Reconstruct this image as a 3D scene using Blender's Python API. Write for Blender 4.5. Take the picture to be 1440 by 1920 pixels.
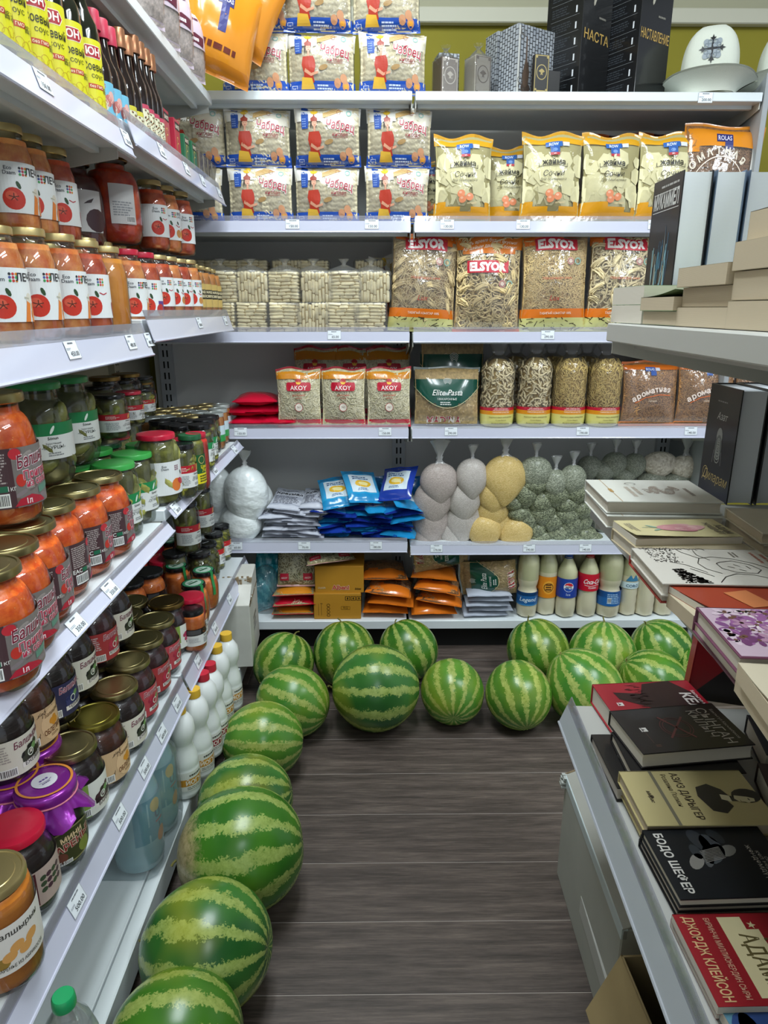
import bpy, math, random
import numpy as np
from math import sin, cos, pi, radians, sqrt, tan
from mathutils import Vector, Matrix
from mathutils.geometry import tessellate_polygon

for o in list(bpy.data.objects): bpy.data.objects.remove(o)
scn = bpy.context.scene
COL = scn.collection

# ------------------------------------------------------------------ camera, world, lamps, exposure
F, PITCH, YAW, CAM_H = 1270.0, radians(16.7), radians(.63), 1.48
cam_d = bpy.data.cameras.new('camera'); cam = bpy.data.objects.new('camera', cam_d); COL.objects.link(cam)
cam_d.sensor_fit = 'HORIZONTAL'; cam_d.sensor_width = 36; cam_d.lens = 36*F/1440; cam_d.clip_start = .02
cam.location = (0, 0, CAM_H); cam.rotation_euler = (pi/2-PITCH, 0, -YAW)
scn.camera = cam
fwd = np.array([sin(YAW)*cos(PITCH), cos(YAW)*cos(PITCH), -sin(PITCH)])
rgt = np.array([cos(YAW), -sin(YAW), 0]); upv = np.cross(rgt, fwd); EYE = np.array([0, 0, CAM_H])
def ray(x, y): return fwd+rgt*(x-720)/F-upv*(y-960)/F
def onY(x, y, Y): d = ray(x, y); return EYE+d*Y/d[1]
def onX(x, y, X): d = ray(x, y); return EYE+d*X/d[0]
def onZ(x, y, Z): d = ray(x, y); return EYE+d*(Z-CAM_H)/d[2]
def depth(p): return float((np.array(p)-EYE) @ fwd)

world = bpy.data.worlds.new('world'); scn.world = world; world.use_nodes = True
bg = world.node_tree.nodes['Background']; bg.inputs[0].default_value = (.80, .88, 1, 1); bg.inputs[1].default_value = .38
vs = scn.view_settings
vs.view_transform = 'Standard'; vs.look = 'None'; vs.gamma = 1; vs.use_curve_mapping = False; vs.exposure = 0.55
scn.cycles.max_bounces = 7; scn.cycles.transparent_max_bounces = 14; scn.cycles.diffuse_bounces = 3
scn.cycles.glossy_bounces = 3; scn.cycles.transmission_bounces = 4
LAMPS = [  # x, y, z, length along x, width, watts
    (-.34, 1.50, 3.30, .26, 1.4, 19), (.10, 1.50, 3.30, .26, 1.4, 17), (1.60, .55, 3.30, .26, 1.4, 22), (2.05, .55, 3.30, .26, 1.4, 22), (1.85, -1.5, 3.30, .26, 1.5, 16), (.45, -1.7, 3.30, .26, 1.4, 13)]  # last lamp is an unseen one, added to brighten the shelf interiors

# ------------------------------------------------------------------ colours and materials
def lin(c):
    if isinstance(c, str):
        c = c.lstrip('#'); c = [int(c[i:i+2], 16)/255 for i in (0, 2, 4)]
    return tuple((v/12.92 if v <= .04045 else ((v+.055)/1.055)**2.4) for v in c)
MATS = {}
def newmat(key):
    m = bpy.data.materials.new(key); m.use_nodes = True; nt = m.node_tree
    return m, nt, nt.nodes['Principled BSDF']
def coords(nt, scale=(1, 1, 1), kind='Object', rnd=True):
    tc = nt.nodes.new('ShaderNodeTexCoord'); mp = nt.nodes.new('ShaderNodeMapping')
    mp.inputs['Scale'].default_value = scale
    nt.links.new(tc.outputs[kind], mp.inputs['Vector'])
    if rnd:
        oi = nt.nodes.new('ShaderNodeObjectInfo'); ml = nt.nodes.new('ShaderNodeMath'); ml.operation = 'MULTIPLY'; ml.inputs[1].default_value = 37
        nt.links.new(oi.outputs['Random'], ml.inputs[0]); nt.links.new(ml.outputs[0], mp.inputs['Location'])
    return mp.outputs[0]
def noise(nt, vec, scale, detail=3, rough=.55):
    n = nt.nodes.new('ShaderNodeTexNoise'); n.inputs['Scale'].default_value = scale; n.inputs['Detail'].default_value = detail
    n.inputs['Roughness'].default_value = rough; nt.links.new(vec, n.inputs['Vector']); return n.outputs['Fac']
def voro(nt, vec, scale, out='Distance'):
    n = nt.nodes.new('ShaderNodeTexVoronoi'); n.inputs['Scale'].default_value = scale; nt.links.new(vec, n.inputs['Vector']); return n.outputs[out]
def ramp(nt, fac, stops, interp='LINEAR'):
    r = nt.nodes.new('ShaderNodeValToRGB'); cr = r.color_ramp; cr.interpolation = interp
    while len(cr.elements) < len(stops): cr.elements.new(.5)
    for e, (p, c) in zip(cr.elements, stops):
        e.position = p; e.color = (*(lin(c) if isinstance(c, str) else c), 1)
    nt.links.new(fac, r.inputs[0]); return r.outputs[0]
def bump(nt, fac, strength, dist=.002, tgt=None):
    b = nt.nodes.new('ShaderNodeBump'); b.inputs['Strength'].default_value = strength; b.inputs['Distance'].default_value = dist
    nt.links.new(fac, b.inputs['Height'])
    if tgt is not None: nt.links.new(b.outputs[0], tgt.inputs['Normal'])
    return b.outputs[0]
def M(key, col='#808080', rough=.5, metal=0, coat=0, var=0, vscale=20, bmp=0, bscale=60, trans=0, ior=1.45, stretch=(1, 1, 1), spec=.5):
    if key in MATS: return MATS[key]
    m, nt, b = newmat(key); c = lin(col)
    b.inputs['Base Color'].default_value = (*c, 1); b.inputs['Roughness'].default_value = rough; b.inputs['Metallic'].default_value = metal
    b.inputs['Coat Weight'].default_value = coat; b.inputs['Coat Roughness'].default_value = .08
    b.inputs['Transmission Weight'].default_value = trans; b.inputs['IOR'].default_value = ior; b.inputs['Specular IOR Level'].default_value = spec
    if var or bmp:
        v = coords(nt, stretch)
        if var:
            n = noise(nt, v, vscale)
            nt.links.new(ramp(nt, n, [(.3, tuple(x*(1-var) for x in c)), (.7, tuple(min(1, x*(1+var)) for x in c))]), b.inputs['Base Color'])
        if bmp: bump(nt, noise(nt, v, bscale, 4), bmp, .002, b)
    MATS[key] = m; return m
def PRINT(key='print_satin', rough=.4, coat=0, bmp=0):
    """flat print: colours come from the mesh attribute Col"""
    if key in MATS: return MATS[key]
    m, nt, b = newmat(key); a = nt.nodes.new('ShaderNodeAttribute'); a.attribute_name = 'Col'
    nt.links.new(a.outputs['Color'], b.inputs['Base Color']); b.inputs['Roughness'].default_value = rough; b.inputs['Coat Weight'].default_value = coat
    b.inputs['Coat Roughness'].default_value = .1
    if bmp: bump(nt, noise(nt, coords(nt), 28, 3), bmp, .004, b)
    MATS[key] = m; return m
def FILM(key='clear_film', tint=(1, 1, 1), amt=.035, rough=.10, bmp=.5, haze=.03, scale=30, k=1.0, hazecol=(.9, .9, .9)):
    if key in MATS: return MATS[key]
    m, nt, b = newmat(key); out = nt.nodes['Material Output']; nt.nodes.remove(b)
    tr = nt.nodes.new('ShaderNodeBsdfTransparent'); tr.inputs[0].default_value = (*tint, 1)
    gl = nt.nodes.new('ShaderNodeBsdfGlossy'); gl.inputs['Roughness'].default_value = rough
    df = nt.nodes.new('ShaderNodeBsdfDiffuse'); df.inputs[0].default_value = (*hazecol, 1)
    fr = nt.nodes.new('ShaderNodeFresnel'); fr.inputs[0].default_value = 1.45
    ma = nt.nodes.new('ShaderNodeMath'); ma.operation = 'MULTIPLY_ADD'; ma.inputs[1].default_value = k*.55; ma.inputs[2].default_value = amt*.6; ma.use_clamp = True
    nt.links.new(fr.outputs[0], ma.inputs[0])
    if bmp:
        n = bump(nt, noise(nt, coords(nt), scale, 2.5, .5), bmp, .006)
        nt.links.new(n, gl.inputs['Normal'])
    m1 = nt.nodes.new('ShaderNodeMixShader'); m1.inputs[0].default_value = haze
    nt.links.new(tr.outputs[0], m1.inputs[1]); nt.links.new(df.outputs[0], m1.inputs[2])
    m2 = nt.nodes.new('ShaderNodeMixShader'); nt.links.new(ma.outputs[0], m2.inputs[0]); nt.links.new(m1.outputs[0], m2.inputs[1]); nt.links.new(gl.outputs[0], m2.inputs[2])
    nt.links.new(m2.outputs[0], out.inputs['Surface']); MATS[key] = m; return m
GLASS = lambda: FILM('jar_glass', (.96, .985, .97), .07, .045, 0, .01, k=1.2)

# ------------------------------------------------------------------ mesh builder
class MB:
    def __init__(s): s.v = []; s.f = []; s.m = []; s.c = []
    def add(s, vs, fs, mi=0, col=None):
        n = len(s.v); s.v.extend([tuple(map(float, p)) for p in vs])
        for f in fs: s.f.append(tuple(i+n for i in f)); s.m.append(mi); s.c.append(col)
        return s
    def box(s, x0, y0, z0, x1, y1, z1, mi=0, col=None, b=0):
        if b <= 0:
            vs = [(x, y, z) for z in (z0, z1) for x, y in ((x0, y0), (x1, y0), (x1, y1), (x0, y1))]
            return s.add(vs, [(3, 2, 1, 0), (4, 5, 6, 7), (0, 1, 5, 4), (1, 2, 6, 5), (2, 3, 7, 6), (3, 0, 4, 7)], mi, col)
        rings = [(z0, b), (z0+b, 0), (z1-b, 0), (z1, b)]; vs = []
        for z, i in rings:
            x0_, x1_, y0_, y1_ = x0+i, x1-i, y0+i, y1-i; c = b if i == 0 else b*.6
            vs += [(x0_+c, y0_, z), (x1_-c, y0_, z), (x1_, y0_+c, z), (x1_, y1_-c, z), (x1_-c, y1_, z), (x0_+c, y1_, z), (x0_, y1_-c, z), (x0_, y0_+c, z)]
        fs = [tuple(range(7, -1, -1)), tuple(range(24, 32))]
        for k in range(3):
            for i in range(8): j = (i+1) % 8; fs.append((k*8+i, k*8+j, k*8+8+j, k*8+8+i))
        return s.add(vs, fs, mi, col)
    def lathe(s, prof, n=20, mi=0, col=None, c=(0, 0, 0), sq=0):
        """prof: (r,z) or (r,z,mat,col)"""
        vs = []; 
        for p in prof:
            for i in range(n):
                a = 2*pi*i/n; k = 1
                if sq: k = 1+sq*(1/max(abs(cos(a)), abs(sin(a)))-1)
                vs.append((c[0]+p[0]*k*cos(a), c[1]+p[0]*k*sin(a), c[2]+p[1]))
        for j in range(len(prof)-1):
            q = prof[j+1]; mm = q[2] if len(q) > 2 and q[2] is not None else mi; cc = q[3] if len(q) > 3 else col
            fs = []
            for i in range(n):
                k = (i+1) % n
                if prof[j][0] < 1e-6: fs.append((j*n, (j+1)*n+k, (j+1)*n+i)) if False else fs.append((j*n+i, (j+1)*n+k, (j+1)*n+i))
                elif q[0] < 1e-6: fs.append((j*n+i, j*n+k, (j+1)*n+i))
                else: fs.append((j*n+i, j*n+k, (j+1)*n+k, (j+1)*n+i))
            base = len(s.v) if j == 0 else base
            if j == 0: s.v.extend([tuple(map(float, p)) for p in vs])
            for f in fs: s.f.append(tuple(i+base for i in f)); s.m.append(mm); s.c.append(cc)
        return s
    def tube(s, pts, r, n=6, mi=0, col=None, cap=True):
        pts = [Vector(p) for p in pts]; m = len(pts); rs = r if hasattr(r, '__len__') else [r]*m
        vs = []; t0 = (pts[1]-pts[0]).normalized(); ref = Vector((0, 0, 1)) if abs(t0.z) < .9 else Vector((1, 0, 0)); nrm = t0.cross(ref).normalized()
        for i, p in enumerate(pts):
            t = (pts[min(i+1, m-1)]-pts[max(i-1, 0)])
            t = t.normalized() if t.length > 1e-9 else t0
            nrm = (nrm-t*nrm.dot(t)); nrm = nrm.normalized() if nrm.length > 1e-6 else t.orthogonal().normalized()
            bi = t.cross(nrm)
            for k in range(n):
                a = 2*pi*k/n; vs.append(p+(nrm*cos(a)+bi*sin(a))*rs[i])
        fs = []
        for i in range(m-1):
            for k in range(n): q = (k+1) % n; fs.append((i*n+k, i*n+q, (i+1)*n+q, (i+1)*n+k))
        if cap: fs += [tuple(range(n-1, -1, -1)), tuple(range((m-1)*n, m*n))]
        return s.add(vs, fs, mi, col)
    def ellipsoid(s, c, r, n=12, m=8, mi=0, col=None, rot=None, pw=1):
        vs = []; R = rot
        for j in range(m+1):
            t = pi*j/m
            for i in range(n):
                a = 2*pi*i/n; p = Vector((r[0]*sin(t)*cos(a), r[1]*sin(t)*sin(a), -r[2]*cos(t)))
                if R is not None: p = R @ p
                vs.append((c[0]+p.x, c[1]+p.y, c[2]+p.z))
        fs = [(j*n+i, j*n+(i+1) % n, (j+1)*n+(i+1) % n, (j+1)*n+i) for j in range(m) for i in range(n)]
        return s.add(vs, fs, mi, col)
    def grid(s, P, mi=0, col=None, matf=None, flip=False):
        """P: (nv+1,nu+1,3) array; matf(i,j)->(mat,col)"""
        nv, nu = P.shape[0]-1, P.shape[1]-1; n0 = len(s.v); s.v.extend([tuple(map(float, p)) for p in P.reshape(-1, 3)])
        for j in range(nv):
            for i in range(nu):
                a = n0+j*(nu+1)+i; f = (a, a+1, a+nu+2, a+nu+1)
                s.f.append(f[::-1] if flip else f)
                if matf: mm, cc = matf((i+.5)/nu, (j+.5)/nv)
                else: mm, cc = mi, col
                s.m.append(mm); s.c.append(cc)
        return s
    def arrays(s, V, Fc, mi=0, col=None):
        n = len(s.v); s.v.extend(map(tuple, V.tolist())); s.f.extend([tuple(r) for r in (Fc+n).tolist()])
        s.m.extend([mi]*len(Fc)); s.c.extend([col]*len(Fc)); return s
    def mesh(s, name, mats, smooth=35):
        me = bpy.data.meshes.new(name); me.from_pydata(s.v, [], s.f)
        for m in mats: me.materials.append(m)
        if len(mats) > 1: me.polygons.foreach_set('material_index', s.m)
        if any(c is not None for c in s.c):
            at = me.color_attributes.new('Col', 'FLOAT_COLOR', 'CORNER'); cache = {}; arr = []
            for f, c in zip(s.f, s.c):
                if c not in cache: cache[c] = (*lin(c), 1.0) if c else (1., 1., 1., 1.)
                arr.extend(cache[c]*len(f))
            at.data.foreach_set('color', arr)
        me.validate(clean_customdata=False); me.update()
        if smooth:
            me.shade_smooth()
            if smooth < 180: me.set_sharp_from_angle(angle=radians(smooth))
        return me
    def build(s, name, mats, parent=None, smooth=35, loc=None, kind=None):
        if not isinstance(mats, (list, tuple)): mats = [mats]
        return put(name, s.mesh(name, mats, smooth), parent, loc, kind)
def put(name, me, parent=None, loc=None, kind=None, rot=None):
    o = bpy.data.objects.new(name, me); COL.objects.link(o)
    if parent is not None: o.parent = parent
    if loc is not None: o.location = loc
    if rot is not None: o.rotation_euler = rot
    if kind: o['kind'] = kind
    return o
LABELS = {}
def tag(o, label, cat, group=None):
    o['label'] = label; o['category'] = cat
    if group: o['group'] = group
    LABELS[label] = LABELS.get(label, 0)+1
    return o
def thing(name, label, cat, loc=(0, 0, 0), rot=(0, 0, 0), group=None):
    o = bpy.data.objects.new(name, None); COL.objects.link(o); o.empty_display_size = .02
    o.location = loc; o.rotation_euler = rot if hasattr(rot, '__len__') else (0, 0, rot)
    return tag(o, label, cat, group)
def assemble(proto, label, cat, loc, rot=0, group=None, name=None, scale=1):
    """proto: (name, [(part, mesh, [subparts], kind)]) - new empties and part objects that share the mesh data"""
    t = thing(name or proto[0], label, cat, loc, rot, group)
    if scale != 1: t.scale = (scale,)*3 if not hasattr(scale, '__len__') else scale
    for p in proto[1]:
        o = put(p[0], p[1], t, kind=p[3] if len(p) > 3 else None)
        if len(p) > 2 and p[2]:
            for q in p[2]: put(q[0], q[1], o, kind=q[2] if len(q) > 2 else None)
    return t
ORD = 'first second third fourth fifth sixth seventh eighth ninth tenth eleventh twelfth thirteenth fourteenth fifteenth sixteenth seventeenth eighteenth nineteenth twentieth'.split()

# ------------------------------------------------------------------ flat print as fine mesh laid on a surface
TXT = {}
def text_tris(s, bold=0, res=2):
    k = (s, bold, res)
    if k in TXT: return TXT[k]
    cu = bpy.data.curves.new('lettering', 'FONT'); cu.body = s; cu.size = 1; cu.resolution_u = res; cu.offset = bold; cu.fill_mode = 'FRONT'
    o = bpy.data.objects.new('lettering', cu); COL.objects.link(o)
    dg = bpy.context.evaluated_depsgraph_get(); me = bpy.data.meshes.new_from_object(o.evaluated_get(dg)); 
    V = np.array([v.co[:2] for v in me.vertices]).reshape(-1, 2); me.calc_loop_triangles()
    T = np.array([t.vertices[:] for t in me.loop_triangles]).reshape(-1, 3)
    bpy.data.objects.remove(o); bpy.data.curves.remove(cu); bpy.data.meshes.remove(me)
    if len(V):
        mn, mx = V.min(0), V.max(0); V = V-[(mn[0]+mx[0])/2, 0]; w = mx[0]-mn[0]
    else: w = 0
    TXT[k] = (V, T, w); return TXT[k]
class Art:
    def __init__(s, gx=None, gy=None): s.V = []; s.T = []; s.L = []; s.C = []; s.gx = gx; s.gy = gy
    def tris(s, V, T, col, L):
        n = len(s.V); s.V.extend(map(tuple, np.asarray(V).tolist())); s.L.extend([L]*len(V))
        for t in T: s.T.append(tuple(int(i)+n for i in t)); s.C.append(col)
        return s
    def rect(s, x0, y0, x1, y1, col, L=0, nx=None, ny=None):
        if nx is None: nx = max(1, int(abs(x1-x0)/s.gx+.99)) if s.gx else 1
        if ny is None: ny = max(1, int(abs(y1-y0)/s.gy+.99)) if s.gy else 1
        xs = np.linspace(x0, x1, nx+1); ys = np.linspace(y0, y1, ny+1)
        V = [(x, y) for y in ys for x in xs]; T = []
        for j in range(ny):
            for i in range(nx): a = j*(nx+1)+i; T += [(a, a+1, a+nx+2), (a, a+nx+2, a+nx+1)]
        return s.tris(V, T, col, L)
    def ell(s, cx, cy, rx, ry, col, L=1, rot=0, n=14):
        V = [(cx, cy)]
        for i in range(n):
            a = 2*pi*i/n; x, y = rx*cos(a), ry*sin(a); V.append((cx+x*cos(rot)-y*sin(rot), cy+x*sin(rot)+y*cos(rot)))
        return s.tris(V, [(0, 1+i, 1+(i+1) % n) for i in range(n)], col, L)
    def ring(s, cx, cy, r, w, col, L=1, n=16, ry=None, a0=0, a1=2*pi):
        ry = ry or r; V = []
        for i in range(n+1):
            a = a0+(a1-a0)*i/n; V += [(cx+r*cos(a), cy+ry*sin(a)), (cx+(r-w)*cos(a), cy+(ry-w)*sin(a))]
        T = []
        for i in range(n): a = 2*i; T += [(a+1, a, a+2), (a+1, a+2, a+3)]
        return s.tris(V, T, col, L)
    def poly(s, pts, col, L=1, ox=0, oy=0, k=1, ky=None):
        ky = k if ky is None else ky; P = [(ox+x*k, oy+y*ky) for x, y in pts]
        T = tessellate_polygon([[Vector((x, y, 0)) for x, y in P]])
        return s.tris(P, T, col, L)
    def line(s, pts, w, col, L=1):
        for (x0, y0), (x1, y1) in zip(pts[:-1], pts[1:]):
            d = sqrt((x1-x0)**2+(y1-y0)**2) or 1; nx, ny = -(y1-y0)/d*w/2, (x1-x0)/d*w/2
            s.tris([(x0+nx, y0+ny), (x0-nx, y0-ny), (x1-nx, y1-ny), (x1+nx, y1+ny)], [(0, 1, 2), (0, 2, 3)], col, L)
        return s
    def text(s, t, cx, cy, h, col, L=3, bold=0, shear=0, rot=0, maxw=None, wscale=1, arc=0):
        """cap height h, centred on cx, baseline cy"""
        V, T, w = text_tris(t, bold); 
        if not len(V): return s
        k = h/.7; kx = k*wscale
        if maxw and w*kx > maxw: kx = maxw/w
        X = V[:, 0]*kx+V[:, 1]*k*shear; Y = V[:, 1]*k
        if arc: Y = Y-(X**2)*arc
        c, sn = cos(rot), sin(rot)
        return s.tris(np.stack([cx+X*c-Y*sn, cy+X*sn+Y*c], 1), T, col, L)
    def lines(s, x0, y0, x1, y1, n, col, L=3, seed=1, fill=.55):
        """rows of print too small to read"""
        r = random.Random(seed); hh = (y1-y0)/n
        for i in range(n):
            x = x0; y = y0+hh*(i+.25)
            end = x0+(x1-x0)*r.uniform(.7, 1)
            while x < end:
                w = r.uniform(.06, .22)*(x1-x0); s.rect(x, y, min(x+w, end), y+hh*fill, col, L, 1, 1); x += w+(x1-x0)*.03
        return s
    def barcode(s, x0, y0, x1, y1, L=2, seed=2):
        s.rect(x0, y0, x1, y1, '#f2f2ee', L); r = random.Random(seed); x = x0+.05*(x1-x0)
        while x < x1-.08*(x1-x0):
            w = r.uniform(.015, .05)*(x1-x0); s.rect(x, y0+.12*(y1-y0), x+w, y1-.1*(y1-y0), '#222222', L+1, 1, 1); x += w*2.1
        return s
    def mesh(s, name, mapf, mats=None, e0=.0005, dl=.00022):
        mb = MB()
        if s.gx:  # cut large triangles so that the print follows the curved surface
            V_ = list(s.V); L_ = list(s.L); T_, C_ = [], []; st = [(t, c, 0) for t, c in zip(s.T, s.C)]; g = s.gx*1.25
            while st:
                (i, j, k), c, n = st.pop(); xs = (V_[i][0], V_[j][0], V_[k][0])
                if n < 5 and max(xs)-min(xs) > g:
                    q = len(V_)
                    for a_, b_ in ((i, j), (j, k), (k, i)): V_.append(((V_[a_][0]+V_[b_][0])/2, (V_[a_][1]+V_[b_][1])/2)); L_.append(L_[a_])
                    st += [((i, q, q+2), c, n+1), ((q, j, q+1), c, n+1), ((q+2, q+1, k), c, n+1), ((q, q+1, q+2), c, n+1)]
                else: T_.append((i, j, k)); C_.append(c)
            s.V, s.L, s.T, s.C = V_, L_, T_, C_
        V = np.array(s.V); L = np.array(s.L); P = mapf(V[:, 0], V[:, 1], e0+dl*L)
        mb.v = [tuple(p) for p in P.tolist()]; mb.f = s.T; mb.m = [0]*len(s.T); mb.c = s.C
        return mb.mesh(name, [mats or PRINT()], 0)
def cyl(R, x0=0, cz=0):
    return lambda x, y, e: np.stack([(R+e)*np.sin(x/R), -(R+e)*np.cos(x/R), y+cz], 1)
def flat(M4):
    M3 = np.array(M4)
    def f(x, y, e): return (np.stack([x, y, e, np.ones_like(x)], 1) @ M3.T)[:, :3]
    return f
FRONT = Matrix(((1, 0, 0, 0), (0, 0, -1, 0), (0, 1, 0, 0), (0, 0, 0, 1)))  # x right, y up, looks to -Y
def AT(x, y, z, M4=None): return Matrix.Translation((x, y, z)) @ (M4 if M4 is not None else FRONT)
TOPM = Matrix.Identity(4)
# ------------------------------------------------------------------ the room
def struct(o): o['kind'] = 'structure'; return o
def wood_mat():
    m, nt, b = newmat('dark_oak_laminate'); v = coords(nt, (5, 95, 95)); n1 = noise(nt, v, 2.2, 8, .72)
    v2 = coords(nt, (1.2, 15, 15)); n2 = noise(nt, v2, 2.6, 6, .65)
    mx = nt.nodes.new('ShaderNodeMath'); mx.operation = 'MULTIPLY_ADD'; mx.inputs[1].default_value = .55; nt.links.new(n2, mx.inputs[0])
    m3 = nt.nodes.new('ShaderNodeMath'); m3.operation = 'MULTIPLY'; m3.inputs[1].default_value = .55; nt.links.new(n1, m3.inputs[0]); nt.links.new(m3.outputs[0], mx.inputs[2])
    nt.links.new(ramp(nt, mx.outputs[0], [(.34, '#2c2521'), (.5, '#4a413c'), (.58, '#5a4f49'), (.70, '#70645c')]), b.inputs['Base Color'])
    b.inputs['Roughness'].default_value = .42; bump(nt, n1, .25, .001, b); return m
WOOD = wood_mat()
fl = struct(MB().box(-1.6, -2.5, -.05, 3.2, 3.35, -.0012).build('floor', M('floor_joint_highlight', '#b5aaa2', .7), smooth=0))  # highlights on the plank bevels put into the pale joint colour
pl_mesh = {}
for k in range(-8, 12):
    y0 = 1.150+.1892*k; r = random.Random(k*7+1); xs = [-1.6, -.50+r.uniform(-.12, .05), .95+r.uniform(-.1, .3), 2.2, 3.2]
    for a, b_ in zip(xs[:-1], xs[1:]):
        if b_-a < .05 or y0+.19 > 3.34: continue
        w = round(b_-a, 3); key = w
        if key not in pl_mesh: pl_mesh[key] = MB().box(.0008, .0010, -.012, w-.0008, .1882, 0, b=.0006).mesh('plank', [WOOD], 30)
        put('plank', pl_mesh[key], fl, (a, y0, 0))
struct(MB().box(-2.4, 3.30, 0, 3.4, 3.42, 3.45).build('wall_back', M('wall_yellow_paint', '#8f8628', .8, var=.06, vscale=3), smooth=0))
struct(MB().box(-2.4, 3.262, 2.615, 3.4, 3.30, 2.672, b=.004).build('trim_1', M('cream_trim', '#c9c7b4', .6)))
struct(MB().box(-2.4, 3.28, 2.676, 3.4, 3.30, 3.42).build('trim_2', M('cream_band', '#aaa88e', .7), smooth=0))
struct(MB().box(-1.18, -2.5, 0, -1.08, 3.30, 3.45).build('wall_left', M('wall_cream', '#b9b6a5', .8), smooth=0))
struct(MB().box(-2.4, -2.9, 3.38, 3.4, 3.35, 3.44).build('ceiling', M('ceiling_white', '#d8d8d2', .9), smooth=0))

# ceiling tube lamps
def lamp_unit(i, x, y, z, w, l, watts, where):
    t = thing('ceiling_lamp', 'long white ceiling tube lamp with frosted diffuser, '+where, 'lamp', (x, y, z), 0, 'ceiling lamps')
    mb = MB().box(-w/2-.02, -l/2-.02, .015, w/2+.02, l/2+.02, .069, b=.006); mb.build('housing', M('lamp_housing', '#e6e6e6', .4), t)
    m, nt, b = newmat('lamp_diffuser'); b.inputs['Emission Color'].default_value = (.86, .95, 1, 1); b.inputs['Emission Strength'].default_value = 2.5
    MB().box(-w/2, -l/2, 0, w/2, l/2, .02, b=.006).build('diffuser', m, t)
    ld = bpy.data.lights.new('lamp_light', 'AREA'); ld.shape = 'RECTANGLE'; ld.size = w; ld.size_y = l; ld.energy = watts; ld.color = (.87, .96, 1)
    lo = bpy.data.objects.new('lamp_light', ld); COL.objects.link(lo); lo.parent = t; lo.location = (0, 0, -.012)
for i, (L, wh) in enumerate(zip(LAMPS, ('nearest the jar shelves', 'nearest the book shelves', 'behind the book gondola, nearer of a pair', 'behind the book gondola, farther of a pair', 'over the next aisle', 'added unseen to brighten the shelves'))): lamp_unit(i, *L, wh)

# ------------------------------------------------------------------ shelving
WHT = M('shelf_white_metal', '#dfe6e8', .35, coat=.2)
CRM = M('shelf_grey_metal', '#c4c4bc', .4)
RAILP = M('price_rail_plastic', '#c9cbdc', .25, coat=.5)
RAILF = FILM('rail_clear_edge', (.86, .86, .9), .1, .1, .15, .16, hazecol=(.8, .8, .88))
BLK = M('slot_black', '#0c0c0c', .6)
TAGM = PRINT()
def price_tag_mesh(txt, seed=0, w=.052, h=.034):
    a = Art(); a.rect(-w/2, -h/2, w/2, h/2, '#e9eff4', 0); a.rect(-w/2, -h/2, w/2, -h/2+.0008, '#8f949a', 1); a.rect(-w/2, h/2-.0008, w/2, h/2, '#8f949a', 1)
    a.rect(w/2-.0008, -h/2, w/2, h/2, '#a7abb0', 1); a.rect(-w/2, -h/2, -w/2+.0008, h/2, '#a7abb0', 1)
    a.lines(-w*.22, h*.28, w*.3, h*.40, 1, '#70747c', 2, seed, .7); a.lines(-w*.44, -h*.02, -w*.1, h*.12, 2, '#a0a4ac', 2, seed+1)
    a.text(txt, .004, -h*.34, .0088, '#33363c', 2, .01)
    return a.mesh('price_tag', flat(AT(0, 0, 0)), e0=.0002, dl=.0002)
TAGS = {}
def shelf(unit, W, z, D, y0=0, rail='rail', tags=(), th=.032, mat=None, railmat=None, tilt=.02, br=True, gap=.006, x0=0, rail_h=.062, ztop=.022):
    mat = mat or WHT
    o = MB().box(x0+gap, y0, z-th, W-gap, y0+D, z, b=.002).add([], []).box(x0+gap+.01, y0+.05, z-th-.012, W-gap-.01, y0+.07, z-th+.001).build('shelf', mat, unit)
    if rail:
        zt = z+ztop; zb = zt-rail_h-.012
        def P(t): return (y0-.003-tilt*t, zt-(zt-zb)*t)
        mb = MB(); th_ = .0022
        for (t0, t1, mi) in ((0, .32, 1), (.32, 1, 0)):
            (ya, za), (yb, zb_) = P(t0), P(t1); X0, X1 = x0+gap+.002, W-gap-.002
            vs = [(X0, ya-th_, za), (X1, ya-th_, za), (X1, yb-th_, zb_), (X0, yb-th_, zb_), (X0, ya, za), (X1, ya, za), (X1, yb, zb_), (X0, yb, zb_)]
            mb.add(vs, [(3, 2, 1, 0), (4, 5, 6, 7), (0, 1, 5, 4), (1, 2, 6, 5), (2, 3, 7, 6), (3, 0, 4, 7)], mi)
        mb.tube([(x0+gap+.002, P(1)[0]-.002, P(1)[1]), (W-gap-.002, P(1)[0]-.002, P(1)[1])], .003, 6, 0)
        mb.build('price_rail', [railmat or RAILP, RAILF], o)
        ang = math.atan2(tilt, zt-zb)
        for i, (tx, s) in enumerate(tags):
            if s not in TAGS: TAGS[s] = price_tag_mesh(s, len(TAGS))
            t = .52; q = put('price_tag', TAGS[s], o, (tx, P(t)[0]-.0034, P(t)[1])); q.rotation_euler = (-ang, 0, 0)
    elif tags:
        for tx, s in tags:
            if s not in TAGS: TAGS[s] = price_tag_mesh(s, len(TAGS))
            put('price_tag', TAGS[s], o, (tx, y0-.002, z-.018))
    if br:
        for bx in (x0+gap, W-gap-.003):
            vs = []
            for xx in (bx, bx+.003): vs += [(xx, y0+.012, z-th), (xx, y0+D, z-th), (xx, y0+D, z-th-.085), (xx, y0+D-.06, z-th-.085), (xx, y0+.012, z-th-.022)]
            MB().add(vs, [(0, 1, 2, 3, 4), (9, 8, 7, 6, 5)]+[(i, i+5, (i+1) % 5+5, (i+1) % 5) for i in range(5)]).build('bracket', CRM, o, smooth=0)
    return o
SLOTM = None
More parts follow.
